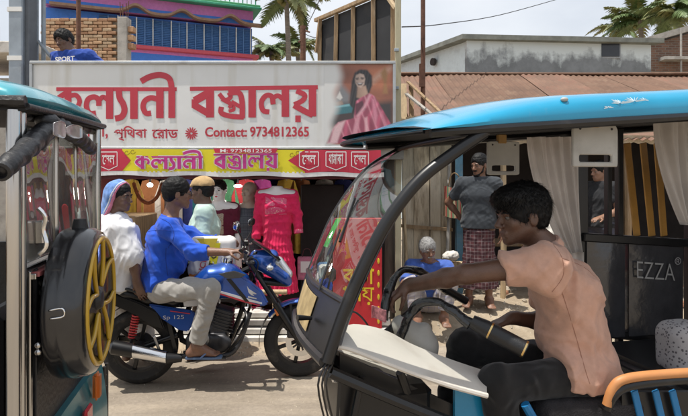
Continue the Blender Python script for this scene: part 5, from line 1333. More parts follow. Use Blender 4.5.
MB().slab(lambda u, v: Vector((.18 + math.cos(rad(10 + 170 * u)) * .29, RW / 2 + (v - .5) * .17, .23 + math.sin(rad(10 + 170 * u)) * .29 + .04 * math.sin(v * math.pi))), 14, 5, (0, 0, .005)).build('front_mudguard', m_blkp, rick, 'l', smooth='a')
# frames low in front (dark tangle under the dash)
for pts, r in (([b(330, 372, .03), b(400, 402, .05), b(470, 430, .05)], .022), ([b(345, 360, .2), b(380, 420, .25)], .016), ([b(400, 372, .15), b(420, 430, .2)], .018), ([b(362, 376, .1), b(352, 425, .1)], .014)):
    MB().tube(spline([Vector(p) for p in pts], 4), r, 8).build('frame_tube', m_blkp, rick, 'l', smooth='a')
MB().lathe([(.07, -.02), (.10, -.02), (.10, .02), (.07, .02)], b(385, 405, .25), (.2, 1, 0), 22, closed=True).build('horn', m_dkm, rick, 'l', smooth='a')
MB().box(Vector((.30, .48, .66)), (.34, .66, .32)).build('toolbox', m_blkp, rick, 'l', bevel=.03)
MB().slab(lambda u, v: Vector((.08 + .56 * u, .13 + .06 * u, .38 + (.60 - .30 * u) * v)), 4, 4, (0, .02, 0)).build('side_shield', m_blkp, rick, 'l')
MB().slab(lambda u, v: b(455 + 34 * u, 372 + 14 * u + (70 - 10 * u) * v, .16), 2, 2, (0, .02, 0)).build('leg_shield', M('bright_blue_panel', (.01, .26, .48), .35, coat=.5), rick, 'l')
# cream dash ledge
inner = [(338, 334), (352, 324), (385, 330), (412, 344), (450, 359), (486, 371)]; outer = [(330, 345), (346, 346), (378, 358), (412, 371), (450, 384), (487, 394)]
oi = spline([b(px, py, .24 - .002 * i) for i, (px, py) in enumerate(inner)], 5); oo = spline([b(px, py, .02) for px, py in outer], 5)
def dash(u, v):
    k = u * (len(oi) - 1); i = int(min(len(oi) - 2, math.floor(k))); f = k - i
    p = oo[i].lerp(oo[i + 1], f); q = oi[i].lerp(oi[i + 1], f); r = p.lerp(q, v); r.z += .008 * math.sin(math.pi * min(1, v * 1.2)) ; return r
MB().slab(dash, 24, 8, (0, 0, -.012)).build('dash_ledge', m_cream, rick, 'l', smooth='a')
MB().tube([dash(u / 20, 0) + Vector((0, -.002, -.006)) for u in range(21)], .010, 7).build('dash_lip', m_cream, rick, 'l', smooth='a')
MB().slab(lambda u, v: Vector((.04 + .38 * u, .27 + .6 * v, 0.97 - .16 * u)), 6, 4, (0, 0, -.02)).build('dashboard', m_cream, rick, 'l', smooth='a')
S = SDF(.008); S.cap(b(402, 326, .42), b(424, 345, .40), .05, .065, k=.02); S.cap(b(424, 330, .4), b(426, 352, .4), .035, .05, k=.02); S.build('instrument_pod', m_greyp, rick, 'l')
MB().slab(lambda u, v: b(372 + 14 * u, 318 - 12 * v + 4 * u, .33) + Vector((.0, .02 * math.sin(u * 6), 0)), 5, 5, (0, .01, 0)).build('printed_cloth', M('pink_printed_cloth', (.5, .2, .22), .8, var=.6, scale=60), rick, 'l', smooth='a')
MB().tube(spline([b(345, 330, .3), b(352, 312, .32), b(364, 320, .3), b(372, 336, .3), b(360, 341, .28)], 5), .004, 6).build('loose_cable', m_blkp, rick, 'l')
for k, (px, c) in enumerate(((311, m_bluep), (318, m_bw), (325, m_blkp))): MB().box(ws(.76, .80 - k * .1) + Vector((.06, 0, -.01)), (.06, .08, .06)).build('dash_box', c, rick, 'l', bevel=.01)
MB().slab(lambda u, v: ws(.50 + .14 * u, .60 + .14 * v) + Vector((.004, 0, 0)), 3, 3, (.002, 0, 0)).build('green_sticker', M('bright_green_sticker', (.03, .55, .08), .5), rick, 'l')
# handlebar
hc = b(420, 300, .40)
MB().tube([Vector((.30, RW / 2 - .03, .9)), hc + Vector((0, .0, -.02))], .022, 10).build('steering_stem', m_blkp, rick, 'l', smooth='a')
fg0, fg1 = b(395, 284, .62), b(388, 297, .55)
wrapn = spline([b(400, 338, .32), b(408, 318, .30), b(420, 303, .28), b(440, 303, .22), b(456, 313, .18), b(470, 325, .14)], 12)
wrapf = spline([b(384, 320, .42), b(386, 300, .44), b(392, 283, .46), b(402, 270, .48), b(418, 271, .50), b(432, 280, .53), b(448, 292, .56)], 12)
def wrinkle(P, r, nm):
    rs = [r * (1 + .10 * math.sin(i * .13) + .06 * math.sin(i * .31 + 1)) for i in range(len(P))]
    m_ = MB().tube(P, rs, 14, flat=.85); rgw = random.Random(5)
    m_.v = [tuple(Vector(q) + Vector((nz3(q[0], q[1], q[2], 24), nz3(q[1], q[2], q[0], 24), nz3(q[2], q[0], q[1], 24))) * .007) for q in m_.v]
    return m_.build(nm, M('crinkled_black_bag', (.010, .010, .011), .22, coat=.4, bump=.5, bscale=55), rick, 'l', smooth=True)
wrinkle(wrapn, .021, 'wrapped_handlebar'); wrinkle(wrapf, .021, 'wrapped_handlebar')
MB().tube([b(460, 317, .17), b(484, 327, .10)], .016, 10).build('handlebar_end', m_blkp, rick, 'l', smooth='a')
g0, g1 = b(472, 321, .13), b(526, 350, .01)
gp_ = MB().tube([g0, g0.lerp(g1, .25), g1], [.026, .034, .034], 14).build('grip', m_seat, rick, 'l', smooth='a')
m_gold = M('brass', (.75, .52, .22), .2, metal=1.0)
for t_ in (.36, .985): MB().tube([g0.lerp(g1, t_ - .03), g0.lerp(g1, t_)], .0355, 14).build('brass_ring', m_gold, gp_, 'l', smooth='a')
MB().tube([b(440, 286, .55), b(466, 301, .58)], .02, 10).build('grip', m_seat, rick, 'l', smooth='a')
# floor, seat box, rear body
MB().box((1.42, RW / 2, .30), (2.5, RW - .06, .05)).build('floor', m_blkp, rick, 'l')
seat_z = .735
S = SDF(.012); S.box((1.13, RW / 2 - .03, seat_z - .06), (.24, .42, .075), rnd=.05, k=.02); S.folds(.006, .08, [(1, .2, 0), (.1, 1, 0)], 4); S.build('driver_seat', m_plush, rick, 'l')
MB().box((1.14, RW / 2, .47), (.42, RW - .12, .30)).build('seat_box', m_bluep, rick, 'l', bevel=.02)
for bb in (.03, .10): MB().tube([b(525, 404, bb), b(540, 430, bb)], .018, 8).build('seat_frame_tube', m_bluep, rick, 'l', smooth='a')
# grab rail near side
r0_, r1_ = b(617, 382, -.02), b(700, 371, -.02)
rl_ = MB().tube(spline([b(607, 405, .0), b(613, 388, -.01), b(625, 379, -.02), b(660, 374.5, -.02), b(720, 371, -.02)], 6), .019, 12).build('grab_rail', m_orange_r := M('orange_rail_cover', (.52, .22, .075), .5, var=.1, dirt=(.3, .2, .12), dirt_amt=.2), rick, 'l', smooth='a')
MB().tube(spline([b(606, 408, .01), b(614, 394, -.01), b(627, 386, -.015), b(660, 381, -.015), b(720, 377, -.015)], 6), .021, 12).build('rail_underside', m_blkp, rl_, 'l', smooth='a')
MB().slab(lambda u, v: b(622 + 80 * u, 392 + 60 * v, .03), 2, 2, (0, .02, 0)).build('side_panel', m_blkp, rick, 'l')
for px in (634, 655, 672): MB().bar(b(px, 390, .01), b(px + 12, 440, .01), .03, .012, up=(0, 1, 0)).build('side_slat', m_bluep, rick, 'l', bevel=.003)
# partition, passenger bench, rear wall
MB().box((1.95, RW / 2, .62), (.5, RW - .1, .14)).build('passenger_seat', m_seat, rick, 'l', bevel=.04, seg=3, smooth='a')
MB().box((2.68, RW / 2, 1.1), (.04, RW - .05, 1.5)).build('rear_wall', m_liner, rick, 'l')
MB().box((2.55, RW / 2, .85), (.1, RW - .1, .5)).build('passenger_backrest', m_seat, rick, 'l', bevel=.03, seg=2, smooth='a')
# far side: padded panels, ochre flats, posts
fb = RW - .02
FR0 = b(583, 236, fb); 
for k, (x0_, x1_) in enumerate(((587, 625), (629, 683))):
    p0_, p1_ = b(x0_, 240, fb - .03), b(x1_, 318, fb - .03); p1_.z = p1_.z
    pd = MB().slab(lambda u, v: Vector((p0_.x + (p1_.x - p0_.x) * u, fb - .03 - .018 * math.sin(math.pi * u) * math.sin(math.pi * v), p0_.z + (.70 - p0_.z) * v)), 10, 10, (0, .04, 0)).build('padded_panel', m_vinyl, rick, 'l', smooth='a')
    if k:
        cpt = b(656, 271, fb - .055)
        text_on('EZZA', cpt + Vector((0, -.001, 0)), (1, 0, -.10), (-.02, 0, 1), .265, .10, M('silver_lettering', (.42, .42, .42), .35, metal=.3), pd, bold=-.01, space='l')
        text_on('®', cpt + Vector((.155, -.001, .055)), X3, Z3, .045, .045, m_silver, pd, bold=.0, space='l')
MB().bar(b(582, 237, fb - .02), b(720, 245, fb - .02), .05, .05).build('side_rail', m_blkp, rick, 'l', bevel=.006)
MB().bar(b(582, 330, fb), b(720, 346, fb), .05, .05).build('side_rail', m_blkp, rick, 'l', bevel=.006)
for px0_, px1_ in ((627, 637), (643, 652), (657, 664)):
    MB().bar(b(px0_, 143, fb - .0), b(px1_, 236, fb - .0), .046, .012, up=(0, 1, 0)).build('ochre_flat', m_ochre, rick, 'l', bevel=.003)
for px, w_ in ((580, .085), (608, .03), (619, .035), (690, .06)):
    p = b(px, 200, fb); MB().box((p.x, fb, (z0(p.x) + .3) / 2), (w_, .04, z0(p.x) - .3)).build('side_post', m_blkp, rick, 'l', bevel=.004)
pn = b(690, 200, 0); MB().tube([(1.78, .02, .3), (1.78, .02, z0(1.78))], .022, 10).build('side_post', m_blkp, rick, 'l', smooth='a')
# curtains
m_cur = drape('white_curtain', (.80, .77, .74), .5)
def curt(px_tl, px_tr, py_t, px_bl, px_br, py_b, bb, n, lab):
    def f(u, v):
        e = v ** 1.6
        p = b(px_tl + (px_tr - px_tl) * u, py_t, bb).lerp(b(px_bl + (px_br - px_bl) * u, py_b, bb), v)
        x0 = (px_tl + (px_tr - px_tl) * u) * (1 - e) + (px_bl + (px_br - px_bl) * u) * e
        p = b(x0, py_t + (py_b - py_t) * v, bb); p.y += .022 * math.sin(u * n * 6.28 + 2 * v) * (1 - .3 * v) + .012 * math.sin(u * n * 2.7 * 6.28 + 1); return p
    return MB().slab(f, 60, 20, (0, .003, 0)).build('curtain', m_cur, rick, 'l', smooth=True)
curt(528, 578, 137, 566, 583, 252, fb - .06, 3.0, ''); curt(655, 720, 118, 684, 700, 225, .62, 3.0, '')
MB().slab(lambda u, v: b(566 + 17 * u - 8 * (1 - v) * 0, 252 + 60 * v, fb - .06) + Vector((0, .015 * math.sin(u * 12), 0)), 16, 8, (0, .003, 0)).build('curtain_tail', m_cur, rick, 'l', smooth=True)
# hanging hand-hold plates
def slot_plate(px0_, py0_, px1_, py1_, bb):
    A_, C_ = b(px0_, py0_, bb), b(px1_, py1_, bb); w2 = (C_.x - A_.x) / 2; h2 = (A_.z - C_.z) / 2; cx_ = (A_.x + C_.x) / 2; cz = (A_.z + C_.z) / 2
    sc = Vector((cx_, bb, cz - h2 * .60)); n = 48; m_ = MB(); hw, hh = w2 * .72, h2 * .17
    def rr(an, W, H_, dz, r):
        c_, s_ = math.cos(an), math.sin(an); t = 1e9
        for lim, q in ((W, c_), (-W, c_), (H_ + dz, s_), (-H_ + dz, s_)):
            if abs(q) > 1e-6 and lim / q > 0: t = min(t, lim / q)
        return t
    for y in (-.008, .008):
        for inner_ in (0, 1):
            for k in range(n):
                an = 2 * math.pi * (k + .5) / n
                t = rr(an, hw, hh, 0, 0) if inner_ else rr(an, w2, h2, h2 * .60, 0)
                m_.v.append((sc.x + math.cos(an) * t, bb + y, sc.z + math.sin(an) * t))
    for k in range(n):
        j = (k + 1) % n
        m_.f += [(k, j, n + j, n + k), (2 * n + k, 3 * n + k, 3 * n + j, 2 * n + j), (k, 2 * n + k, 2 * n + j, j), (n + k, n + j, 3 * n + j, 3 * n + k)]
    pl_ = m_.build('hand_hold_plate', m_greyp, rick, 'l', bevel=.004)
    MB().box((cx_ - w2 * .1, bb, A_.z + .012), (.05, .03, .05)).build('plate_bracket', M('taped_bracket', (.35, .2, .06), .6), pl_, 'l', bevel=.004)
    for dx in (-.7, .7): MB().ell((cx_ + w2 * dx, bb - .009, cz + h2 * .78), .005, 8, 5).build('rivet', m_dkm, pl_, 'l')
slot_plate(572, 124, 617, 167, .10); slot_plate(487, 141, 519, 175, .86)
# speckled cushion on the passenger seat
def speck():
    m, t, p, o = new_mat('speckled_cloth'); tc = N(t, 'TexCoord'); v_ = N(t, 'TexVoronoi', Scale=60.0); t.links.new(tc.outputs['Object'], v_.inputs['Vector'])
    c = ramp(t, v_.outputs['Distance'], [(.0, (.10, .09, .10)), (.28, (.12, .11, .12)), (.36, (.42, .40, .40))]); t.links.new(c, p.inputs['Base Color']); p.inputs['Roughness'].default_value = .9; return m
cu_c = RF.w(b(682, 348, .42)); S = SDF(.010); S.box(cu_c, (.10, .10, .13), rnd=.06, k=.02); S.folds(.01, .12, [(1, 0, .5), (0, 1, .3)], 8)
tag(S.build('cushion', speck(), origin=cu_c - Vector((0, 0, .13))), 'grey speckled cushion on the passenger seat of the driver\'s rickshaw', 'cushion')
# ================================================================== E-RICKSHAW SEEN FROM BEHIND (left)
LF = Frame(-1.0, 1.61, 12.0)
lr = thing('parked_rickshaw', 'teal-roofed electric rickshaw seen from behind with a spare wheel on its back', 'rickshaw', (LF.X, LF.Y, 0), rad(12))
A_ = LF.a
m_teal = M('teal_fibreglass', (.05, .33, .40), .22, metal=.1, var=.15, scale=4, coat=.8, dirt=(.40, .55, .55), dirt_amt=.3, dirt_scale=4); m_tealb = M('teal_body_paint', (.03, .20, .24), .3, metal=.2, var=.15, coat=.4, dirt=(.25, .3, .3), dirt_amt=.2)
m_rex = M('black_rexine', (.011, .011, .013), .45, var=.2, scale=6, bump=.35, bscale=60, dirt=(.05, .046, .042), dirt_amt=.15); m_ss = M('stainless_steel', (.52, .51, .50), .2, metal=1.0, var=.12, scale=3, stretch=(4, 4, .4), dirt=(.25, .18, .12), dirt_amt=.25)
LEN_ = 2.7
prof = [(-.03, 0), (-.034, .03), (-.02, .06), (.02, .08), (.10, .092), (.25, .105), (.5, .11)]
prof = prof + [(1.0 - x, y) for x, y in reversed(prof[:-1])]
K = len(prof); NS = 30; m_ = MB()
for i in range(NS + 1):
    s_ = i / NS; a = .045 - LEN_ * s_ ** 1.5
    g = min(1, (s_ ** 1.5 * LEN_) / .30); g = math.sqrt(max(0, 1 - (1 - g) ** 2))
    for bb, th in prof: m_.v.append((a - .10 * abs(bb - .5) ** 3 * 2 * (1 - g), bb, 1.872 + .035 * bb + th * (.30 + .70 * g) * (1.15 - .35 * bb)))
for i in range(NS):
    for k in range(K - 1): m_.f.append((i * K + k, (i + 1) * K + k, (i + 1) * K + k + 1, i * K + k + 1))
m_.f.append(tuple(k for k in range(K)))
rf = m_.build('roof', m_teal, lr, 'l', smooth='a')
MB().slab(lambda u, v: Vector((.035 - (LEN_ - .02) * u, -.02 + 1.02 * v, 1.868 + .035 * v)), 6, 4, (0, 0, -.015)).build('roof_lining', m_liner, rf, 'l')
MB().tube([Vector((.045 - .006 * math.cos(t * 6), -.02 + 1.0 * t, 1.866 + .035 * t)) for t in [k / 12 for k in range(13)]], .011, 10).build('rear_drip_edge', m_rex, rf, 'l', smooth='a')
MB().tube([(.04, -.03, 1.88), (-1.2, -.03, 1.88), (-LEN_ + .1, -.03, 1.88)], .018, 8).build('drip_rail', m_rex, rf, 'l', smooth='a')
# rolled-up rear flap and loose ends
def vinyl_roll(pts, rs, nm, mat=m_rex, seed=1):
    S = SDF(.008); S.chain(spline(pts, 4), [rs[0] + (rs[1] - rs[0]) * i / (len(pts) * 4 - 4) for i in range(len(pts) * 4 - 3)], k=.02); S.folds(.005, .08, [(.2, 1, .5), (0, .8, -.6)], seed); return S.build(nm, mat, lr, 'l')
ro = [A_(5, 168, .05), A_(24, 151, .05), A_(42, 135, .04), A_(58, 124, .03)]
vinyl_roll(ro, (.022, .028), 'rolled_flap')
MB().lathe([(.027, -.012), (.026, .004), (.018, .006), (.016, -.01), (.001, -.01)], ro[0] + (ro[0] - ro[1]).normalized() * .028, (ro[0] - ro[1]), 16).build('roll_end', m_rex, lr, 'l', smooth='a')
vinyl_roll([A_(44, 121, .03), A_(62, 129, .04), A_(80, 139, .05), A_(92, 150, .04)], (.028, .022), 'loose_flap', seed=2)
vinyl_roll([A_(24, 112, -.02), A_(60, 122, -.02), A_(92, 131, -.02)], (.022, .016), 'flap_header', seed=3)
MB().slab(lambda u, v: A_(53 + 26 * u, 123 + 5 * u + (12 - 4 * u) * v, .09) + Vector((.012 * math.sin(u * 7), 0, .01 * math.sin(u * 9 + v * 3))), 12, 6, (.004, 0, 0)).build('folded_plastic', M('silver_plastic', (.42, .40, .40), .2, metal=.5, var=.4, scale=18, dirt=(.08, .08, .2), dirt_amt=.3), lr, 'l', smooth=True)
# posts
for px, r in ((14, .021), (21, .016)): MB().tube([A_(px, 420, 0) * 1.0 + Vector((0, 0, -.5)), A_(px, 300, 0), A_(px, 110, 0)], r, 14).build('corner_post', m_ss, lr, 'l', smooth='a')
MB().tube([(0, 1.0, .3), (0, 1.0, 1.89)], .02, 12).build('corner_post', m_ss, lr, 'l', smooth='a')
MB().tube([(-.95, -.0, .3), (-.95, 0, 1.89)], .02, 12).build('corner_post', m_ss, lr, 'l', smooth='a')
# rear window: frames and clear plastic with print
zA, zB = 1.28, 1.82
for px in (22, 56, 75):
    p = A_(px, 180, 0); MB().tube([(.0, p.y, 1.36), (.0, p.y, 1.84)], .010, 8).build('window_post', m_ss, lr, 'l', smooth='a')
MB().bar((0, .05, 1.36), (0, .98, 1.36), .02, .03, up=(1, 0, 0)).build('window_rail', m_ss, lr, 'l', bevel=.003)
cl = glassy('clear_plastic', (.62, .62, .6), rough=.015, dust=.16, ior=2.9)
MB().slab(lambda u, v: Vector((.006 * math.sin(u * 11 + 2.2 * v) + .003 * math.sin(u * 23 + v * 4), .03 + .95 * u, 1.38 + .44 * v)), 60, 24, (.002, 0, 0)).build('window_sheet', cl, lr, 'l', smooth=True)
MB().box((-.55, .3, 1.32), (.3, .34, .14)).build('cardboard_box', M('brown_cardboard', (.22, .12, .05), .8), lr, 'l', bevel=.006)
# rear panel with louvres
MB().box((-.02, .52, .98), (.03, .96, .70)).build('rear_panel', m_rex, lr, 'l')
MB().bar((.012, .12, 1.335), (.012, .96, 1.335), .015, .035, up=(1, 0, 0)).build('red_reflector_strip', M('faded_red_strip', (.42, .12, .12), .4), lr, 'l')
for k in range(6): MB().bar((.018, .16, 1.17 + k * .032), (.018, .62, 1.17 + k * .032), .022, .012, up=(1, 0, .5)).build('louvre_slat', m_blkp, lr, 'l', bevel=.003)
for q in ((.10, 1.33, .97, 1.33), (.10, .72, .97, .72)): MB().bar((.01, q[0], q[1]), (.01, q[2], q[3]), .02, .03, up=(1, 0, 0)).build('panel_rail', m_ss, lr, 'l', bevel=.003)
for px in (30, 36):
    p = A_(px, 320, .01); MB().box((.005, p.y, .96), (.02, .022, .78)).build('panel_stile', m_ss if px == 30 else m_rex, lr, 'l', bevel=.003)
la = A_(38, 208, .04)
MB().tube(spline([la, la + Vector((.02, .006, -.03)), la + Vector((.012, .012, -.07)), la + Vector((.022, .01, -.12)), la + Vector((0, .012, -.15))], 5), .007, 8).build('latch', m_chrome, lr, 'l', smooth='a')
MB().box(A_(42, 232, .02), (.03, .06, .08)).build('latch_plate', m_ss, lr, 'l', bevel=.006)
for py in (345, 352): MB().ell(A_(38, py, .03), .012, 10, 6).build('bolt', m_ss, lr, 'l', smooth=True)
# spare wheel cover on a bracket
sc = A_(67, 301, .05); sc = Vector((.04, sc.y, sc.z)); Rw = .272; AX = Vector((math.cos(rad(1)), math.sin(rad(1)), 0)); AY = Vector((-AX.y, AX.x, 0))
def sv(x, y, z): return AX * (x * .68) + AY * y + Vector((0, 0, z))
cov = MB().lathe([(r, h * .68) for r, h in [(.001, -.02), (Rw * .86, -.02), (Rw * .97, .0), (Rw, .03), (Rw * .985, .052), (Rw * 1.0, .07), (Rw * 1.0, .10), (Rw * .985, .118), (Rw * .98, .145), (Rw * .94, .175), (Rw * .86, .19), (Rw * .8, .185), (Rw * .72, .17), (Rw * .45, .165), (.001, .17)]], sc, AX, 64).build('spare_wheel_cover', M('black_gloss_cover', (.014, .014, .016), .25, coat=.6, var=.15, dirt=(.1, .095, .09), dirt_amt=.12), lr, 'l', smooth='a')
m_ylw = M('yellow_wheel_paint', (.50, .30, .015), .35, coat=.4, var=.08)
def arc(r, x, a0, a1, n=24): return [sc + sv(*(x, math.cos(rad(a0 + (a1 - a0) * k / n)) * r, math.sin(rad(a0 + (a1 - a0) * k / n)) * r)) for k in range(n + 1)]
MB().tube(arc(Rw * .84, .190, 0, 360, 48), .0085, 8, cap=False).build('yellow_rim_ring', m_ylw, cov, 'l', smooth=True)
for k in range(4):
    an = 60 + k * 90
    for d in (-1, 1):
        p0_ = sc + sv(*(.180, math.cos(rad(an)) * Rw * .20, math.sin(rad(an)) * Rw * .20)); p1_ = sc + sv(*(.186, math.cos(rad(an + d * 16)) * Rw * .55, math.sin(rad(an + d * 16)) * Rw * .55)); p2_ = sc + sv(*(.190, math.cos(rad(an + d * 26)) * Rw * .82, math.sin(rad(an + d * 26)) * Rw * .82))
        MB().tube(spline([p0_, p1_, p2_], 5), .0085, 8).build('yellow_spoke', m_ylw, cov, 'l', smooth=True)
MB().lathe([(.001, .136), (.03, .132), (.04, .115)], sc, AX, 20).build('hub_cap', m_rex, cov, 'l', smooth='a')
MB().tube(spline([sc + sv(*(.04, -Rw - .002, .03)), sc + sv(*(.10, -Rw - .004, .035)), sc + sv(*(.105, -Rw - .004, .01)), sc + sv(*(.045, -Rw - .004, .004))], 4), .003, 6).build('wire_hook', m_chrome, cov, 'l', smooth=True)
MB().tube([sc + sv(*(.08, 0, Rw - .005)), sc + sv(*(.08, 0, Rw + .03))], [.03, .022], 10).build('cover_knob', m_rex, cov, 'l', smooth='a')
MB().box(sc + Vector((-.03, 0, 0)), (.10, .16, .2)).build('spare_bracket', m_dkm, lr, 'l')
# lower body, tail lamp, bumper
MB().slab(lambda u, v: Vector((.02 + .03 * math.sin(v * 2.4), .06 + .94 * u, .76 - .42 * v)), 6, 8, (-.03, 0, 0)).build('lower_body', m_tealb, lr, 'l', smooth='a')
tl = A_(97, 384, .05); tl = Vector((.055, tl.y - .02, tl.z))
MB().box(tl + Vector((0, 0, .0)), (.03, .06, .12)).build('tail_lamp', m_orange, lr, 'l', bevel=.012, seg=2, smooth='a'); MB().box(tl + Vector((0, -.16, -.06)), (.02, .10, .07)).build('reflector', M('red_reflector', (.5, .03, .04), .25, coat=.5), lr, 'l', bevel=.01)
for dy in (.02, .07): MB().tube([(.03, 1.0 + dy, .30), (.03, 1.0 + dy, .72)], .009, 8).build('bumper_upright', m_blkp, lr, 'l', smooth='a')
for k in range(7): MB().tube([(.03, 1.02, .34 + k * .055), (.03, 1.07, .34 + k * .055)], .005, 6).build('bumper_rung', m_ss, lr, 'l')
MB().tube([(.06, .02, .36), (.06, 1.08, .36)], .02, 8).build('bumper_bar', m_blkp, lr, 'l', smooth='a')
MB().box((-1.25, .5, .34), (2.4, .92, .08)).build('floor', m_blkp, lr, 'l')
MB().box((-1.2, 1.0, .85), (2.3, .03, 1.0)).build('side_wall', m_rex, lr, 'l'); MB().box((-.35, .5, .62), (.6, .9, .2)).build('passenger_seat', m_seat, lr, 'l', bevel=.04)
MB().box((-.10, .5, .98), (.08, .9, .5)).build('seat_backrest', m_seat, lr, 'l', bevel=.03)
for a, bb in ((-.55, .05), (-.55, .95), (-2.4, .5)):
    c = Vector((a, bb, .23)); t_ = MB().lathe([(.14, -.04), (.19, -.05), (.22, -.035), (.23, -.01), (.23, .01), (.22, .035), (.19, .05), (.14, .04)], c, (0, 1, 0), 28, closed=True).build('wheel', m_tyre, lr, 'l', smooth='a')
    MB().lathe([(.001, -.03), (.13, -.015), (.15, -.04), (.15, .04), (.13, .015), (.001, .03)], c, (0, 1, 0), 24).build('rim', m_alu, t_, 'l', smooth='a')
# ================================================================== PEOPLE AND MANNEQUINS
V = Vector
def frame3(f, u=None):
    f = V(f).normalized(); u = V(u or (0, 0, 1)); r = f.cross(u).normalized(); u = r.cross(f).normalized(); return r, f, u
def head_sdf(S, c, f, u, neck, hs=1.0, nose=1.0, ears=True, jaw=1.0):
    r, f, u = frame3(f, u); c = V(c)
    R = Matrix((r, f, u)).transposed()
    L = lambda x, y, z: c + (r * x + f * y + u * z) * hs
    S.ell(L(0, -.014, .035), [q * hs for q in (.073, .094, .084)], R, k=.02)
    S.ell(L(0, .026, -.028), [q * hs for q in (.058, .062, .082)], R, k=.03)
    for sx in (-1, 1):
        S.cap(L(sx * .048, -.005, -.045), L(sx * .018, .062, -.090), .018 * hs, .016 * hs, k=.025)
        S.ell(L(sx * .038, .055, -.022), [q * hs for q in (.02, .02, .018)], R, k=.02)
        S.ell(L(sx * .031, .098, .004), .012 * hs, k=.012, op='sub')
        if ears:
            S.ell(L(sx * .076, -.012, -.008), [q * hs for q in (.009, .020, .032)], R, k=.006); S.ell(L(sx * .086, -.006, -.004), [q * hs for q in (.005, .008, .014)], R, k=.004, op='sub')
    S.ell(L(0, .068, -.096), [q * hs for q in (.020, .018, .018)], R, k=.015)
    S.cap(L(-.034, .079, .020), L(.034, .079, .020), .011 * hs, k=.012)
    S.cap(L(0, .084, .010), L(0, .108, -.028), .008 * hs, .0125 * hs * nose, k=.010)
    for sx in (-1, 1): S.ell(L(sx * .012, .097, -.034), .0085 * hs, k=.006)
    S.cap(L(-.020, .084, -.060), L(.020, .084, -.060), .0075 * hs, k=.004); S.cap(L(-.017, .082, -.073), L(.017, .082, -.073), .008 * hs, k=.004)
    S.cap(L(0, -.022, -.055), neck, .052 * hs, .060 * hs, k=.03)
    return L, R
def eyes(L, R, par, hs=1.0, glass=False):
    for sx in (-1, 1):
        e = MB().ell(L(sx * .031, .0745, .003), .0105 * hs, 12, 8).build('eye', M_EYE, par, smooth=True)
        MB().ell(L(sx * .031, .0808, .002), (.0052 * hs,) * 3, 10, 6).build('iris', M_IRIS, e, smooth=True)
def brows(L, par, mat):
    for sx in (-1, 1): MB().tube([L(sx * .014, .0915, .020), L(sx * .030, .0915, .026), L(sx * .046, .081, .021)], [.004, .0045, .002], 6).build('eyebrow', mat, par, smooth=True)
def hair(c, f, u, mat, par, hs=1.0, vol=1.0, low=0.0, seed=1, fringe=0.0, spikes=900, slen=.02, nm='hair'):
    r, f, u = frame3(f, u); c = V(c); R = Matrix((r, f, u)).transposed(); L = lambda x, y, z: c + (r * x + f * y + u * z) * hs
    S = SDF(.006); S.ell(L(0, -.018, .042), [q * hs * vol for q in (.081, .105, .094)], R, k=.01)
    S.ell(L(0, -.058, -.012), [q * hs for q in (.066, .052, .062)], R, k=.03)
    if fringe: S.ell(L(0, .050, .088), [q * hs for q in (.068, .050 + fringe, .036)], R, k=.04); S.ell(L(0, .085, .070), [q * hs for q in (.05, .030, .022)], R, k=.03)
    S.lumps(.0022 * vol, .035, seed); S.lumps(.0012, .012, seed + 1)
    S.ell(L(0, .112, -.036 - low), [q * hs for q in (.080, .068, .098)], R, k=.012, op='sub')
    for sx in (-1, 1): S.ell(L(sx * .088, .002, -.018), [q * hs for q in (.022, .028, .040)], R, k=.008, op='sub')
    S.cut(L(0, 0, -.062), -u, .008)
    Vv, Q = S.mesh()
    rgx = np.random.RandomState(seed); VV = list(map(tuple, Vv)); FF = [tuple(q) for q in Q]
    cc = np.array(L(0, -.018, .030)); crn = np.array(L(.02, -.05, .14)); fn = np.array(f); un = np.array(u)
    for i in rgx.choice(len(Vv), min(spikes, len(Vv)), replace=False):
        p = Vv[i]; n = p - cc; n /= np.linalg.norm(n); t = rgx.normal(size=3); t -= n * (t @ n); t /= np.linalg.norm(t) + 1e-9
        fl = p - crn; fl -= n * (fl @ n); fl /= np.linalg.norm(fl) + 1e-6
        d = fl + n * .22 + t * .45; d /= np.linalg.norm(d); ln = slen * rgx.uniform(.5, 1.2); wv = .0014
        s_ = np.cross(d, n); s_ /= np.linalg.norm(s_) + 1e-9; k = len(VV); b0 = p - n * .004
        VV += [tuple(b0 + s_ * wv), tuple(b0 - s_ * wv), tuple(p + d * ln)]; FF.append((k, k + 1, k + 2))
    return link_mesh(nm, VV, FF, mat, par, smooth=True)
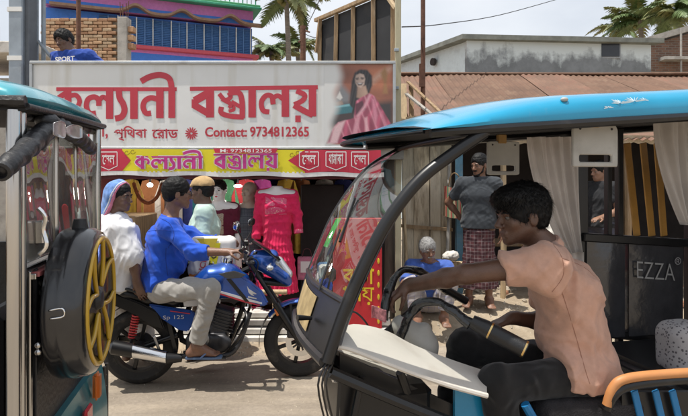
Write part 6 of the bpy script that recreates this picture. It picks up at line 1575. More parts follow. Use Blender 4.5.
def hand(S, w_, d, n, curl=.5, spread=.1, side=1, sc=1.0, thumb_in=.4, k=.005):
    """w_ wrist, d direction of the palm, n palm normal (the way fingers curl), side +1/-1 = thumb side"""
    d = V(d).normalized(); n = V(n); n = (n - d * n.dot(d)).normalized(); s = d.cross(n).normalized() * side; w_ = V(w_)
    L = lambda x, y, z: w_ + (d * x + s * y + n * z) * sc
    for q in (-.028, -.010, .010, .027): S.cap(L(.012, q * .75, 0), L(.088 - abs(q) * .12, q, .004), .014 * sc, .0115 * sc, k=.012)
    S.cap(L(-.02, 0, 0), L(.03, 0, 0), .025 * sc, .020 * sc, s, 1.2, k=.02)
    for i, (q, ln) in enumerate(((.030, .068), (.011, .078), (-.009, .073), (-.028, .056))):
        p = L(.088 - abs(q) * .12, q, .004); an = curl * .7 + i * .04; dirs = spread * (1.5 - i) * .5
        for j, fr in enumerate((.45, .32, .23)):
            v = (d * math.cos(an) + n * math.sin(an) + s * dirs * .4).normalized(); p2 = p + v * ln * fr * sc
            S.cap(p, p2, (.0092 - j * .0011) * sc, (.0082 - j * .0011) * sc, k=k); p = p2; an += curl * .9
    p = L(.022, .026, .004); v = (d * .6 + s * .75 + n * thumb_in * .6).normalized(); p2 = p + v * .038 * sc; S.cap(p, p2, .0125 * sc, .0105 * sc, k=.01)
    v = (d * .85 + s * (.35 - thumb_in * .5) + n * thumb_in).normalized(); p3 = p2 + v * .033 * sc; S.cap(p2, p3, .0105 * sc, .0092 * sc, k=k); v = (d * .9 + s * (.1 - thumb_in * .5) + n * thumb_in).normalized(); S.cap(p3, p3 + v * .024 * sc, .0092 * sc, .0075 * sc, k=k)
def foot(S, an, toe, sc=1.0, k=.012):
    an = V(an); t = V(toe); d = t - an; d.z = 0; d.normalize(); s = d.cross(Z3).normalized(); g = t.z
    heel = V((an.x, an.y, g)) - d * .045 + Z3 * .03; ball = V((an.x, an.y, g)) + d * .125 + Z3 * .024
    S.cap(an, heel, .036, .030, k=.02); S.cap(an + d * .01, ball, .036, .024, s, 1.45, k=.025); S.cap(heel, ball, .03, .024, s, 1.2, k=.02)
    for i, q in enumerate((-.034, -.017, 0, .016, .031)):
        b0 = ball + s * q * 1.05; S.cap(b0, b0 + d * (.055 - abs(q + .012) * .5) - Z3 * .008, .0115 if i else .014, .009 if i else .012, k=.004)
def limb(S, a, b_, c, r, infl=0.0, k=.02):
    """two-segment limb with muscle bulge; r = (top, joint, end)"""
    a, b_, c = V(a), V(b_), V(c); m1 = a.lerp(b_, .4); m2 = b_.lerp(c, .32)
    S.cap(a, m1, r[0] + infl, (r[0] * .6 + r[1] * .48) + infl, k=k); S.cap(m1, b_, (r[0] * .6 + r[1] * .48) + infl, r[1] + infl, k=k)
    S.cap(b_, m2, r[1] + infl, (r[1] * 1.02) + infl, k=k); S.cap(m2, c, (r[1] * 1.02) + infl, r[2] + infl, k=k)
def torso(S, J, infl=0.0, k=.04, belly=0.0, cut_hem=None):
    sd_ = (V(J['shR']) - V(J['shL'])).normalized(); pl_, ch, nk = V(J['pelvis']), V(J['chest']), V(J['neck'])
    mid = pl_.lerp(ch, .5); fw = sd_.cross(ch - pl_).normalized()
    if 'fwd' in J and fw.dot(V(J['fwd'])) < 0: fw = -fw
    S.cap(pl_, mid, .108 + infl, .102 + infl, sd_, 1.36, k=k); S.cap(mid, ch, .102 + infl, .112 + infl, sd_, 1.36, k=k)
    sm = (V(J['shL']) + V(J['shR'])) / 2
    S.cap(ch, sm, .112 + infl, .070 + infl, sd_, 1.5, k=k)
    for q in ('shL', 'shR'): S.cap(nk.lerp(sm, .35), V(J[q]), .048 + infl * .6, .046 + infl * .6, k=.05)
    S.cap(J['shL'], sm, .054 + infl, .056 + infl, k=k); S.cap(J['shR'], sm, .054 + infl, .056 + infl, k=k); S.cap(sm, nk, .06 + infl * .6, .052 + infl * .5, k=.03)
    if belly: S.ell(mid + fw * .05, (.11 + belly, .11 + belly, .12), k=.05)
def body(J, mat, par, hs=1.0, vox=.0075, hands=None, feet=True, ears=True, nose=1.0, armr=(.046, .037, .026), legr=(.078, .054, .036), nm='body', tinf=-.006):
    S = SDF(vox); torso(S, J, tinf)
    for q in 'LR':
        limb(S, J['sh' + q], J['el' + q], J['wr' + q], armr); limb(S, J['hi' + q], J['kn' + q], J['an' + q], legr)
        S.cap(J['pelvis'], J['hi' + q], .09, .085, k=.03)
        if feet: foot(S, J['an' + q], J['to' + q])
        hd = (hands or {}).get(q)
        if hd: hand(S, J['wr' + q], **hd)
        elif hands is not None: pass
    L, R = head_sdf(S, J['head'], J['face'], J.get('up'), J['neck'], hs, ears=ears, nose=nose)
    o = S.build(nm, mat, par)
    eyes(L, R, par, hs)
    return o, L, R
M_EYE = M('eye_white', (.10, .085, .075), .3, var=.03); M_IRIS = M('dark_iris', (.015, .01, .008), .15, var=.05)
m_hair = M('black_hair', (.006, .0055, .0055), .55, var=.3, scale=40, bump=.2, bscale=180, stretch=(3, 3, .6), spec=.25); m_grey_h = M('grey_hair', (.27, .265, .26), .6, var=.35, scale=60, bump=.5, bscale=180)
sk_d = skinm('skin_deep_brown', (.125, .064, .042)); sk_m = skinm('skin_brown', (.20, .102, .065)); sk_l = skinm('skin_warm_brown', (.26, .14, .09))

# ------------------------------------------------------------------ the rickshaw driver
RB = lambda px, py, bb: RF.w(RF.b(px, py, bb))
uR = (RF.M.to_3x3() @ V((1, 0, 0))); vR = (RF.M.to_3x3() @ V((0, 1, 0)))
J = dict(head=RB(521, 216, .24), face=-uR * 1.0 + vR * .02 - Z3 * .10, up=Z3 - uR * .10, neck=RB(545, 247, .24), chest=RB(566, 292, .245), pelvis=RB(583, 366, .245),
         shL=RB(544, 264, .085), shR=RB(540, 262, .40), elL=RB(466, 274, .20), wrL=RB(408, 286, .44), elR=RB(548, 322, .50), wrR=RB(512, 318, .47),
         hiL=RB(583, 376, .15), hiR=RB(583, 376, .34), knL=RB(497, 384, .11), knR=RB(465, 344, .45), fwd=-uR)
J['anL'] = RF.w(V((.80, .13, .42))); J['anR'] = RF.w(V((.64, .47, .42))); J['toL'] = J['anL'] - uR * .2 - Z3 * .08; J['toR'] = J['anR'] - uR * .2 - Z3 * .08
drv = thing('person', 'driver in a salmon shirt and black trousers reaching for the rickshaw handlebar', 'person', RF.w(V((1.1, .25, .33))))
o, L, R = body(J, sk_d, drv, hs=1.06, vox=.0065, hands={'L': dict(d=RB(389, 299, .46) - RB(408, 286, .44), n=-Z3 + uR * .5, curl=.75, side=1, thumb_in=.7), 'R': dict(d=-uR - Z3 * .25, n=-Z3, curl=.35, side=-1)}, armr=(.048, .040, .030), legr=(.066, .046, .034))
hair(J['head'], J['face'], J['up'], m_hair, drv, 1.06, 1.09, low=.012, seed=3, fringe=.012, spikes=5200, slen=.030); brows(L, drv, m_hair)
m_salmon = cloth('salmon_shirt', (.55, .325, .24), var=.10, dirt=(.46, .26, .19), dirt_amt=.15)
S = SDF(.0065); torso(S, J, .020, belly=.01); pl_ = V(J['pelvis'])
S.cap(pl_, pl_ - Z3 * .06 + uR * .01, .125, .132, vR, 1.30, k=.03)
S.cut(V(J['neck']) + Z3 * .022, V(J['neck']) - V(J['chest']), .01)
for q, t_ in (('L', .50), ('R', .6)):
    a, b_ = V(J['sh' + q]), V(J['el' + q]); S.cap(a, a.lerp(b_, t_), .068, .070, k=.03, flat=(0, 1)); S.cap(a, a - Z3 * .05 + uR * .02, .064, .07, k=.06)
S.cap(V(J['hiL']) + Z3 * .012, V(J['hiL']).lerp(V(J['knL']), .30) + Z3 * .012, .112, .102, k=.04, flat=(0, 1)); S.cap(pl_, pl_ - Z3 * .1 + uR * .03, .12, .15, vR, 1.3, k=.04)
S.cut(pl_ - Z3 * .045, -Z3 - uR * .10, .01)
ax = (V(J['chest']) - pl_).normalized()
S.folds(.010, .15, [ax * .7 + uR * .7, uR - ax * .35], 12, warp=1.4); S.folds(.005, .07, [ax * .5 + uR * .8, uR * .9 - ax * .5, ax + uR * .2], 5, warp=1.6)
sh = S.build('shirt', m_salmon, drv)
S = SDF(.0065); nk = V(J['neck']); ca = (nk - V(J['chest'])).normalized(); S.cap(nk - ca * .02 + Z3 * .004, nk + ca * .024, .078, .071, vR, 1.08, k=.01, flat=(1, 1)); S.cap(nk - ca * .1, nk + ca * .1, .060, .060, vR, 1.08, k=.006, op='sub'); S.build('collar', m_salmon, sh)
MB().tube(spline([RB(548, 248, .06), RB(556, 268, .075), RB(560, 290, .085)], 4), .0028, 5).build('sleeve_seam', m_salmon, sh, smooth=True)
def ring(c, d, r, th, mat, par, nm):
    c = V(c); d = V(d).normalized(); u = d.orthogonal().normalized(); v = d.cross(u); MB().tube([c + (u * math.cos(k * math.pi / 12) + v * math.sin(k * math.pi / 12)) * r for k in range(25)], th, 6, cap=False).build(nm, mat, par, smooth=True)
a, b_ = V(J['shL']), V(J['elL']); dd = (b_ - a).normalized(); ring(a.lerp(b_, .50) - dd * .002, dd, .0665, .004, m_salmon, sh, 'sleeve_hem'); ring(a.lerp(b_, .50) - dd * .026, dd, .0695, .0014, m_salmon, sh, 'sleeve_stitch')
from mathutils.bvhtree import BVHTree
def seams(o, lines, fr, y0, dirv, mat, par, r=.0013, nm='seam'):
    Mo = WM[o.name]; bv = BVHTree.FromPolygons([Mo @ v.co for v in o.data.vertices], [tuple(p.vertices) for p in o.data.polygons]); dv = V(dirv).normalized()
    for ln in lines:
        P = []
        for px, py, *_ in spline([V((x, y, 0)) for x, y in ln], 8):
            q0 = fr.w(fr.b(px, py, y0)); dd_ = (q0 - V((0, 0, CAMH))).normalized(); h = bv.ray_cast(q0, dd_)
            if h[0] is not None: P.append(h[0] - dd_ * .0006)
        if len(P) > 2: MB().tube(P, r, 5).build(nm, mat, par, smooth=True)
m_seam = cloth('salmon_seam', (.34, .17, .115))
seams(sh, [[(553, 244), (562, 258), (563, 276), (552, 292)], [(562, 258), (585, 268), (606, 288)], [(562, 292), (574, 330), (586, 372), (590, 384)]], RF, -.4, vR, m_seam, sh)
m_trs = cloth('black_trousers', (.014, .0135, .014), var=.2)
def trousers(J, mat, par, infl=.022, end=.97, seed=3, vox=.0075, legr=(.08, .058, .05), nm='trousers', waist=.04, amp=.008):
    S = SDF(vox); sd_ = (V(J['shR']) - V(J['shL'])).normalized(); pl_ = V(J['pelvis']); up_ = (V(J['chest']) - pl_).normalized()
    S.cap(pl_, pl_ + up_ * waist, .118 + infl * .4, .108 + infl * .4, sd_, 1.36, k=.03)
    for q in 'LR':
        hi, kn, an = V(J['hi' + q]), V(J['kn' + q]), V(J['an' + q]); S.cap(pl_, hi, .10 + infl * .4, .092 + infl * .4, k=.04)
        S.cap(hi, kn, legr[0] + infl, legr[1] + infl, k=.03); S.cap(kn, kn.lerp(an, end), legr[1] + infl, legr[2] + infl, k=.03, flat=(0, 1))
        d1 = (kn - hi).normalized(); d2 = (an - kn).normalized()
    S.folds(amp, .12, [d1 * .5 + d2 * .6 + sd_ * .4, d2 * .5 - sd_ * .6, d1 * .6 - d2 * .5], seed, warp=1.3); S.folds(amp * .5, .05, [d1 + sd_ * .5, d2 - sd_ * .4], seed + 1, warp=1.6)
    return S.build(nm, mat, par)
trousers(J, m_trs, drv, infl=.010, vox=.007, legr=(.076, .058, .052), amp=.006)

# ------------------------------------------------------------------ rider of the motorcycle
BB = lambda px, py, y: BF.w(BF.b(px, py, y)); uB = BF.M.to_3x3() @ V((1, 0, 0)); vB = BF.M.to_3x3() @ V((0, 1, 0))
J = dict(head=BB(178, 194, 0.0), face=uB * 1.0 + vB * .32 - Z3 * .05, up=Z3 + uB * .05, neck=BB(170, 218, 0), chest=BB(165, 239, 0), pelvis=BB(158, 282, 0), shL=BB(171, 226, .175), shR=BB(168, 227, -.175),
         elL=BB(204, 243, .24), wrL=BB(226, 240, .29), elR=BB(193, 252, -.27), wrR=BB(228, 252, -.31), hiL=BB(160, 290, .10), hiR=BB(160, 290, -.10), knL=BB(213, 290, .24), knR=BB(211, 289, -.25), anL=BB(200, 346, .22), anR=BB(196, 345, -.21), fwd=uB)
J['toR'] = BB(222, 356, -.22); J['toL'] = BB(224, 356, .22)
J['elL'] = V(J['shL']) + (V(J['elL']) - V(J['shL'])) * 1.0
rid = thing('person', 'man in a bright blue shirt and pale grey trousers riding the blue motorcycle', 'person', BB(158, 298, 0))
o, L, R = body(J, sk_m, rid, hs=1.04, hands={'R': dict(d=BB(242, 250, -.33) - BB(228, 252, -.31), n=-Z3 + uB * .3, curl=1.05, side=-1, thumb_in=.9), 'L': dict(d=V(BF.w(gl_)) - BB(226, 240, .29), n=-Z3 + uB * .3, curl=1.05, side=1, thumb_in=.9)})
hair(J['head'], J['face'], J['up'], m_hair, rid, 1.04, 1.03, seed=8, spikes=1200, slen=.012); brows(L, rid, m_hair)
m_bshirt = cloth('bright_blue_shirt', (.018, .085, .52), var=.10)
S = SDF(.0075); torso(S, J, .022, belly=.03); pl_ = V(J['pelvis']); S.cap(pl_, pl_ - Z3 * .01, .135, .130, vB, 1.3, k=.03)
for q in 'LR':
    a, b_, c = V(J['sh' + q]), V(J['el' + q]), V(J['wr' + q]); S.cap(a, b_, .068, .056, k=.03); S.cap(b_, b_.lerp(c, .42), .058, .054, k=.02, flat=(0, 1))
S.cut(V(J['neck']) + Z3 * .01, V(J['neck']) - V(J['chest']) + Z3 * .1, .01); S.cut(pl_ - Z3 * .035 , -Z3, .01)
S.folds(.013, .14, [Z3 * .7 + uB * .7, uB - Z3 * .4], 21, warp=1.4); S.folds(.007, .065, [Z3 + uB * .6, uB + Z3 * .5, vB + Z3 * .6], 22, warp=1.6); sh = S.build('shirt', m_bshirt, rid)
S = SDF(.006); nk = V(J['neck']); ca = (nk - V(J['chest'])).normalized(); S.cap(nk - ca * .03, nk + ca * .02, .085, .074, k=.01, flat=(1, 1)); S.cap(nk - ca * .1, nk + ca * .1, .062, .062, k=.006, op='sub'); S.build('collar', m_bshirt, sh)
trousers(J, cloth('pale_grey_trousers', (.36, .345, .32), var=.07), rid, infl=.010, end=.93, seed=6)
seams(sh, [[(160, 218), (170, 224), (174, 236), (168, 248)], [(146, 232), (158, 230), (171, 231)], [(166, 248), (166, 262), (168, 276)]], BF, -.6, vB, cloth('blue_seam', (.008, .035, .24)), sh, r=.002)
wr_ = V(J['wrL']); d = (V(J['wrL']) - V(J['elL'])).normalized(); MB().lathe([(.031, -.012), (.034, 0), (.031, .012)], wr_ - d * .015, d, 18).build('wrist_watch', m_dkm, rid, smooth='a')
m_gls = M('black_spectacle_frame', (.01, .01, .01), .3)
for sx in (-1, 1):
    ring = [L(sx * (.032 + .021 * math.cos(t)), .102 - abs(.02 * math.cos(t)) * .2, .002 + .016 * math.sin(t)) for t in [k * math.pi / 8 for k in range(17)]]
    sp_ = MB().tube(ring, .0022, 5, cap=False).build('spectacles', m_gls, rid); MB().tube([L(sx * .053, .098, .006), L(sx * .078, .04, .008), L(sx * .080, -.015, .004)], .0022, 5).build('temple_arm', m_gls, sp_)
for q in 'RL':
    t0 = V(J['to' + q]); a0_ = V(J['an' + q]); d = t0 - a0_; d.z = 0; d.normalize(); s_ = d.cross(Z3)
    base = V((a0_.x, a0_.y, t0.z - .012)); pts = [base + d * (-.075) + s_ * w_ for w_ in (-.03, .03)] + [base + d * .0 + s_ * .035, base + d * .12 + s_ * .045, base + d * .20 + s_ * .03, base + d * .20 - s_ * .025, base + d * .12 - s_ * .042, base + d * .0 - s_ * .035]
    so_ = MB().prism([pts[0], *pts[2:]][::-1] if False else [pts[0], pts[1], *pts[2:]], (0, 0, .014)).build('sandal', M('blue_rubber_sandal', (.10, .16, .28), .7), rid)
    for sg in (-1, 1): MB().tube(spline([base + d * .145 + Z3 * .03, base + d * .10 + s_ * sg * .03 + Z3 * .055, base + d * .04 + s_ * sg * .042 + Z3 * .01], 4), .006, 6).build('strap', M('blue_strap', (.12, .2, .4), .6), so_)

# ------------------------------------------------------------------ passenger on the pillion, side-saddle
J = dict(head=BB(120, 197, .0), face=uB * .90 - vB * .35 - Z3 * .06, up=Z3, neck=BB(114, 220, .0), chest=BB(115, 243, .0), pelvis=BB(119, 281, .02), shL=BB(109, 228, .16), shR=BB(122, 229, -.15),
         elR=BB(134, 262, -.20), wrR=BB(137, 283, -.17), elL=BB(126, 258, .22), wrL=BB(146, 262, .22), hiL=BB(112, 290, .1), hiR=BB(126, 290, .1), knL=BB(118, 296, .42), knR=BB(138, 296, .42), anL=BB(128, 352, .44), anR=BB(146, 352, .44), fwd=vB)
J['toL'] = J['anL'] + vB * .16 - Z3 * .06; J['toR'] = J['anR'] + vB * .16 - Z3 * .06
pas = thing('person', 'passenger wrapped in a white shawl with a blue and pink edged headscarf on the pillion', 'person', BB(119, 292, .02))
o, L, R = body(J, sk_d, pas, hs=.98, hands={'R': dict(d=-Z3 + uB * .35, n=uB * .3 + vB, curl=.35, side=-1, spread=.3), 'L': dict(d=uB - Z3 * .5, n=-Z3, curl=.5, side=1)}, ears=False, tinf=-.03)
hair(J['head'], J['face'], J['up'], m_hair, pas, .98, 1.0, seed=5, spikes=300, slen=.008); brows(L, pas, m_hair)
r_, f_, u_ = frame3(J['face'], J['up']); Rm = Matrix((r_, f_, u_)).transposed(); cH = V(J['head'])
def scarf(vol, cutf, mat, nm, low, par):
    S = SDF(.0065); S.ell(cH + (f_ * -.022 + u_ * .03), [q * vol for q in (.088, .112, .108)], Rm, k=.02); S.cap(cH - f_ * .045 - u_ * .02, V(J['neck']) - f_ * .05 - Z3 * .03, .082 * vol, .10 * vol, k=.05)
    S.folds(.006, .07, [f_ + u_, r_ + u_ * .4], 4); S.cut(cH + f_ * cutf + u_ * .05, f_ * .93 - u_ * .35, .006)
    if low is not None: S.cut(cH + f_ * low + u_ * .05, -(f_ * .93 - u_ * .35), .004)
    return S.build(nm, mat, par)
hsf = scarf(1.0, .018, cloth('blue_headscarf', (.14, .26, .56), var=.35), 'headscarf', None, pas)
scarf(1.03, .010, cloth('white_scarf_band', (.62, .60, .60)), 'white_band', -.004, hsf); scarf(1.035, .026, cloth('pink_scarf_edge', (.58, .20, .28)), 'pink_edge', .013, hsf)
S = SDF(.0075); ch_ = V(J['chest']); nk_ = V(J['neck']); pv_ = V(J['pelvis'])
S.cap(nk_ - Z3 * .025, ch_ + Z3 * .05, .085, .15, uB, 1.12, k=.08); S.cap(ch_ + Z3 * .05, ch_.lerp(pv_, .5), .155, .185, uB, 1.08, k=.08); S.cap(ch_.lerp(pv_, .5), pv_ - Z3 * .02 - uB * .03, .185, .205, uB, 1.02, k=.08, flat=(0, 1))
for q in 'LR': S.cap(J['sh' + q], V(J['sh' + q]).lerp(V(J['el' + q]), .8), .078, .085, k=.09); S.cap(nk_ - Z3 * .02, V(J['sh' + q]) + Z3 * .01, .082, .078, k=.05)
S.cut(nk_ + Z3 * .035 , Z3 * 1.0 + f_ * .3, .01); S.cap(nk_ - Z3 * .02 + f_ * .03, nk_ - Z3 * .03 - f_ * .03, .085, .085, k=.05)
S.folds(.013, .15, [uB + Z3 * .2, uB * .8 - Z3 * .3], 31, warp=1.3); S.folds(.006, .06, [uB + Z3 * .25, uB - Z3 * .4], 7, warp=1.8)
S.build('shawl', cloth('white_shawl', (.68, .68, .70), var=.05), pas)
trousers(J, cloth('white_salwar', (.6, .58, .56)), pas, infl=.03, end=.9, seed=9, vox=.009)

# ------------------------------------------------------------------ generic standing figure
def stander(base, hgt, face, shdir, pose):
    """joints of a standing person; shdir = direction from left to right shoulder; pose overrides"""
    k = hgt / 1.70; base = V(base); s = V(shdir).normalized(); fw = Z3.cross(s).normalized()
    P = lambda x, y, z: base + s * x * k + fw * y * k + Z3 * z * k
    J = dict(head=P(0, .03, 1.585), face=face, up=Z3, neck=P(0, 0, 1.455), chest=P(0, 0, 1.25), pelvis=P(0, 0, .95), shL=P(-.175, 0, 1.375), shR=P(.175, 0, 1.375), elL=P(-.24, -.03, 1.11), elR=P(.24, -.03, 1.11), wrL=P(-.24, .06, .86), wrR=P(.24, .06, .86),
             hiL=P(-.09, 0, .90), hiR=P(.09, 0, .90), knL=P(-.10, .02, .48), knR=P(.10, .02, .48), anL=P(-.11, -.02, .08), anR=P(.11, -.02, .08), toL=P(-.13, .18, .0), toR=P(.13, .18, .0), fwd=fw)
    for q, v in pose(P).items(): J[q] = v
    return J, P, s, fw
# --- man with a cap behind the motorcycle
base = V((at(205, 0, 4.95).x, 4.95, 0.0))
J, P, s, fw = stander(base, 1.64, V((-1, .12, -.1)), V((-.25, 1, 0)).normalized() * 1, lambda P: dict(wrL=P(-.2, .28, 1.0), elL=P(-.25, .02, 1.1), wrR=P(.15, .30, 1.0), elR=P(.24, .05, 1.1)))
cpm = thing('person', 'man in a tan cap and mint green shirt standing behind the motorcycle', 'person', base)
o, L, R = body(J, sk_d, cpm, hands={'L': dict(d=fw, n=-Z3, curl=.5, side=1), 'R': dict(d=fw, n=-Z3, curl=.5, side=-1)}, vox=.008)
hair(J['head'], J['face'], J['up'], m_hair, cpm, 1.0, 1.0, seed=4, spikes=300, slen=.008); brows(L, cpm, m_hair)
r_, f_, u_ = frame3(J['face'], J['up']); Rm = Matrix((r_, f_, u_)).transposed(); cH = V(J['head'])
S = SDF(.0065); S.ell(cH + u_ * .058 - f_ * .014, (.092, .112, .082), Rm, k=.01); S.cut(cH + u_ * .05, -u_ + f_ * .12, .006); S.ell(cH + u_ * .056 + f_ * .105, (.062, .055, .011), Rm, k=.012); S.folds(.006, .07, [r_, f_ + u_], 3)
S.build('cap', cloth('tan_cap', (.46, .31, .15), var=.15, dirt=(.3, .2, .1), dirt_amt=.3), cpm)
def tshirt(J, mat, par, infl=.02, sl=.62, hem=.05, seed=1, vox=.008, amp=.008, nm='shirt', vneck=0, longs=False, belly=0.0):
    S = SDF(vox); torso(S, J, infl, belly=belly); pl_ = V(J['pelvis']); up_ = (V(J['chest']) - pl_).normalized(); sd_ = (V(J['shR']) - V(J['shL'])).normalized()
    S.cap(pl_, pl_ - up_ * hem, .118 + infl, .122 + infl, sd_, 1.34, k=.03); S.cut(V(J['neck']) + Z3 * .004, V(J['neck']) - V(J['chest']), .01)
    for q in 'LR':
        a, b_, c = V(J['sh' + q]), V(J['el' + q]), V(J['wr' + q])
        if longs: S.cap(a, b_, .055 + infl * .6, .046 + infl * .6, k=.03); S.cap(b_, b_.lerp(c, .9), .046 + infl * .6, .036 + infl * .6, k=.02, flat=(0, 1))
        else: S.cap(a, a.lerp(b_, sl), .052 + infl * .6, .046 + infl * .6, k=.03, flat=(0, 1))
    f_ = Z3.cross(sd_); S.folds(amp, .12, [up_ * .6 + sd_ * .8, up_ * .5 - sd_ * .8], seed, warp=1.4); S.folds(amp * .5, .055, [up_ * .7 + sd_ * .6, sd_ - up_ * .5], seed + 1, warp=1.6); S.cut(pl_ - up_ * hem, -up_, .006)
    return S.build(nm, mat, par)
tshirt(J, cloth('mint_shirt', (.42, .56, .50), var=.08), cpm, seed=14, sl=.75, hem=.12); trousers(J, cloth('brown_trousers', (.14, .09, .06)), cpm, seed=4, vox=.009)
# --- standing man in grey T-shirt and lungi
base = V((at(479, 0, 5.9).x, 5.9, .225))
J, P, s, fw = stander(base, 1.68, V((-.75, -.62, -.18)), V((-1, .22, 0)), lambda P: dict(elR=P(.345, -.10, 1.16), wrR=P(.20, -.14, .98), elL=P(-.26, .02, 1.10), wrL=P(-.24, .10, .86), toR=P(.17, .20, 0), toL=P(-.14, .2, 0)))
stm = thing('person', 'bearded man in a dark grey T-shirt and chequered maroon lungi standing with hand behind him', 'person', base)
o, L, R = body(J, sk_m, stm, hands={'R': dict(d=-s - Z3 * .3, n=fw, curl=.4, side=-1), 'L': dict(d=-Z3, n=s, curl=.4, side=1)}, vox=.008)
hair(J['head'], J['face'], J['up'], m_hair, stm, 1.0, 1.03, seed=9, spikes=900, slen=.014); brows(L, stm, m_hair)
r_, f_, u_ = frame3(J['face'], J['up']); Rm = Matrix((r_, f_, u_)).transposed(); cH = V(J['head'])
def beard(L, Rm, mat, par, full=True, nm='beard'):
    S = SDF(.005)
    S.cap(L(-.024, .090, -.049), L(.024, .090, -.049), .007, k=.006)
    if full:
        for sx in (-1, 1): S.chain([L(sx * .066, .012, -.02), L(sx * .055, .03, -.065), L(sx * .025, .070, -.100)], [.005, .008, .011], k=.02)
        S.ell(L(0, .074, -.102), (.022, .015, .013), Rm, k=.02)
    S.folds(.003, .015, [(1, .3, .2), (.2, 1, .5)], 2); return S.build(nm, mat, par)
beard(L, Rm, m_hair, stm)
tshirt(J, cloth('dark_grey_tshirt', (.042, .048, .056), var=.1, dirt=(.028, .032, .036), dirt_amt=.25), stm, seed=17, hem=.07, sl=.7, infl=.024, amp=.005)
def check(name, base, l1, l2, sc_=26.0, w_=.12):
    m, t, p, o = new_mat(name); tc = N(t, 'TexCoord'); sp = N(t, 'SeparateXYZ'); t.links.new(tc.outputs['Object'], sp.inputs[0]); c = None
    def line(axis, mul, ph, wd):
        ma = N(t, 'Math', operation='MULTIPLY_ADD'); t.links.new(sp.outputs[axis], ma.inputs[0]); ma.inputs[1].default_value = mul; ma.inputs[2].default_value = ph
        fr = N(t, 'Math', operation='FRACT'); t.links.new(ma.outputs[0], fr.inputs[0]); lt = N(t, 'Math', operation='LESS_THAN'); t.links.new(fr.outputs[0], lt.inputs[0]); lt.inputs[1].default_value = wd; return lt.outputs[0]
    nz_ = N(t, 'TexNoise', Scale=9.0, Detail=4.0); t.links.new(tc.outputs['Object'], nz_.inputs['Vector'])
    c = ramp(t, nz_.outputs[0], [(.3, tuple(q * .75 for q in base)), (.7, tuple(min(1, q * 1.25) for q in base))])
    for axis in (0, 2):
        f1 = line(axis, sc_ * .45, .1, .42); m1 = N(t, 'Math', operation='MULTIPLY'); t.links.new(f1, m1.inputs[0]); m1.inputs[1].default_value = .45; c = mixc(t, m1.outputs[0], c, l2)
        f2 = line(axis, sc_ * .9, .3, w_); m2 = N(t, 'Math', operation='MULTIPLY'); t.links.new(f2, m2.inputs[0]); m2.inputs[1].default_value = .5; c = mixc(t, m2.outputs[0], c, l1)
    t.links.new(c, p.inputs['Base Color']); p.inputs['Roughness'].default_value = .9; p.inputs['Specular IOR Level'].default_value = .2; return m
S = SDF(.008); pl_ = V(J['pelvis']); mk = (V(J['anL']) + V(J['anR'])) / 2
S.cap(pl_ - Z3 * .045, pl_ - Z3 * .10, .10, .13, s, 1.25, k=.02, flat=(1, 0)); S.cap(pl_ - Z3 * .10, mk + Z3 * .14 , .13, .165, s, 1.2, k=.04, flat=(1, 1))
S.folds(.016, .11, [s + Z3 * .12, s * .8 + fw * .6], 23, warp=1.0); S.lumps(.003, .08, 2)
S.build('lungi', check('maroon_check_lungi', (.10, .038, .042), (.22, .18, .18), (.045, .022, .028), 30.0, .22), stm)
# --- old man sitting on the ground
sb = V((at(429, 0, 5.72).x, 5.72, .22)); s = V((-1, .10, 0)).normalized(); fw = Z3.cross(s).normalized()
Pq = lambda x, y, z: sb + s * x + fw * y + Z3 * z
J = dict(head=Pq(.02, .11, .665), face=V((.22, -1, -.18)), up=Z3 + fw * .25, neck=Pq(0, .05, .535), chest=Pq(0, 0, .36), pelvis=Pq(0, -.06, .10), shL=Pq(-.18, .03, .475), shR=Pq(.18, .03, .475), elL=Pq(-.25, .26, .36), elR=Pq(.27, .24, .33), wrL=Pq(-.05, .38, .38), wrR=Pq(.06, .40, .36),
         hiL=Pq(-.09, -.04, .09), hiR=Pq(.09, -.04, .09), knL=Pq(-.19, .28, .33), knR=Pq(.19, .28, .33), anL=Pq(-.13, .30, .0), anR=Pq(.13, .30, .0), toL=Pq(-.15, .48, -.06), toR=Pq(.15, .48, -.06), fwd=fw)
old = thing('person', 'grey-haired man in a blue shirt sitting low on the rubble with folded arms', 'person', sb)
o, L, R = body(J, sk_m, old, hands={'L': dict(d=s + fw * .2, n=-Z3, curl=.4, side=1), 'R': dict(d=-s + fw * .2, n=-Z3, curl=.4, side=-1)}, vox=.008)
hair(J['head'], J['face'], J['up'], m_grey_h, old, 1.0, 1.05, seed=13, spikes=3000, slen=.026); brows(L, old, m_grey_h)
r_, f_, u_ = frame3(J['face'], J['up']); beard(L, Matrix((r_, f_, u_)).transposed(), m_grey_h, old, False, 'moustache')
sh = tshirt(J, cloth('worn_blue_shirt', (.055, .115, .40), var=.15), old, seed=19, hem=.0, sl=.85, infl=.024)
S = SDF(.006); nk = V(J['neck']); ca = (nk - V(J['chest'])).normalized(); S.cap(nk - ca * .035, nk + ca * .012, .095, .078, k=.01, flat=(1, 1)); S.cap(nk - ca * .1, nk + ca * .1, .066, .066, k=.006, op='sub'); S.cap(nk + fw * .02, nk + fw * .15 - ca * .02, .02, .03, k=.01, op='sub'); S.build('collar', cloth('worn_blue_collar', (.07, .14, .45)), sh)
trousers(J, check('pale_check_lungi', (.40, .37, .36), (.10, .12, .3), (.3, .28, .3), 18.0, .1), old, seed=3, infl=.02, end=.75, vox=.009, nm='lungi')
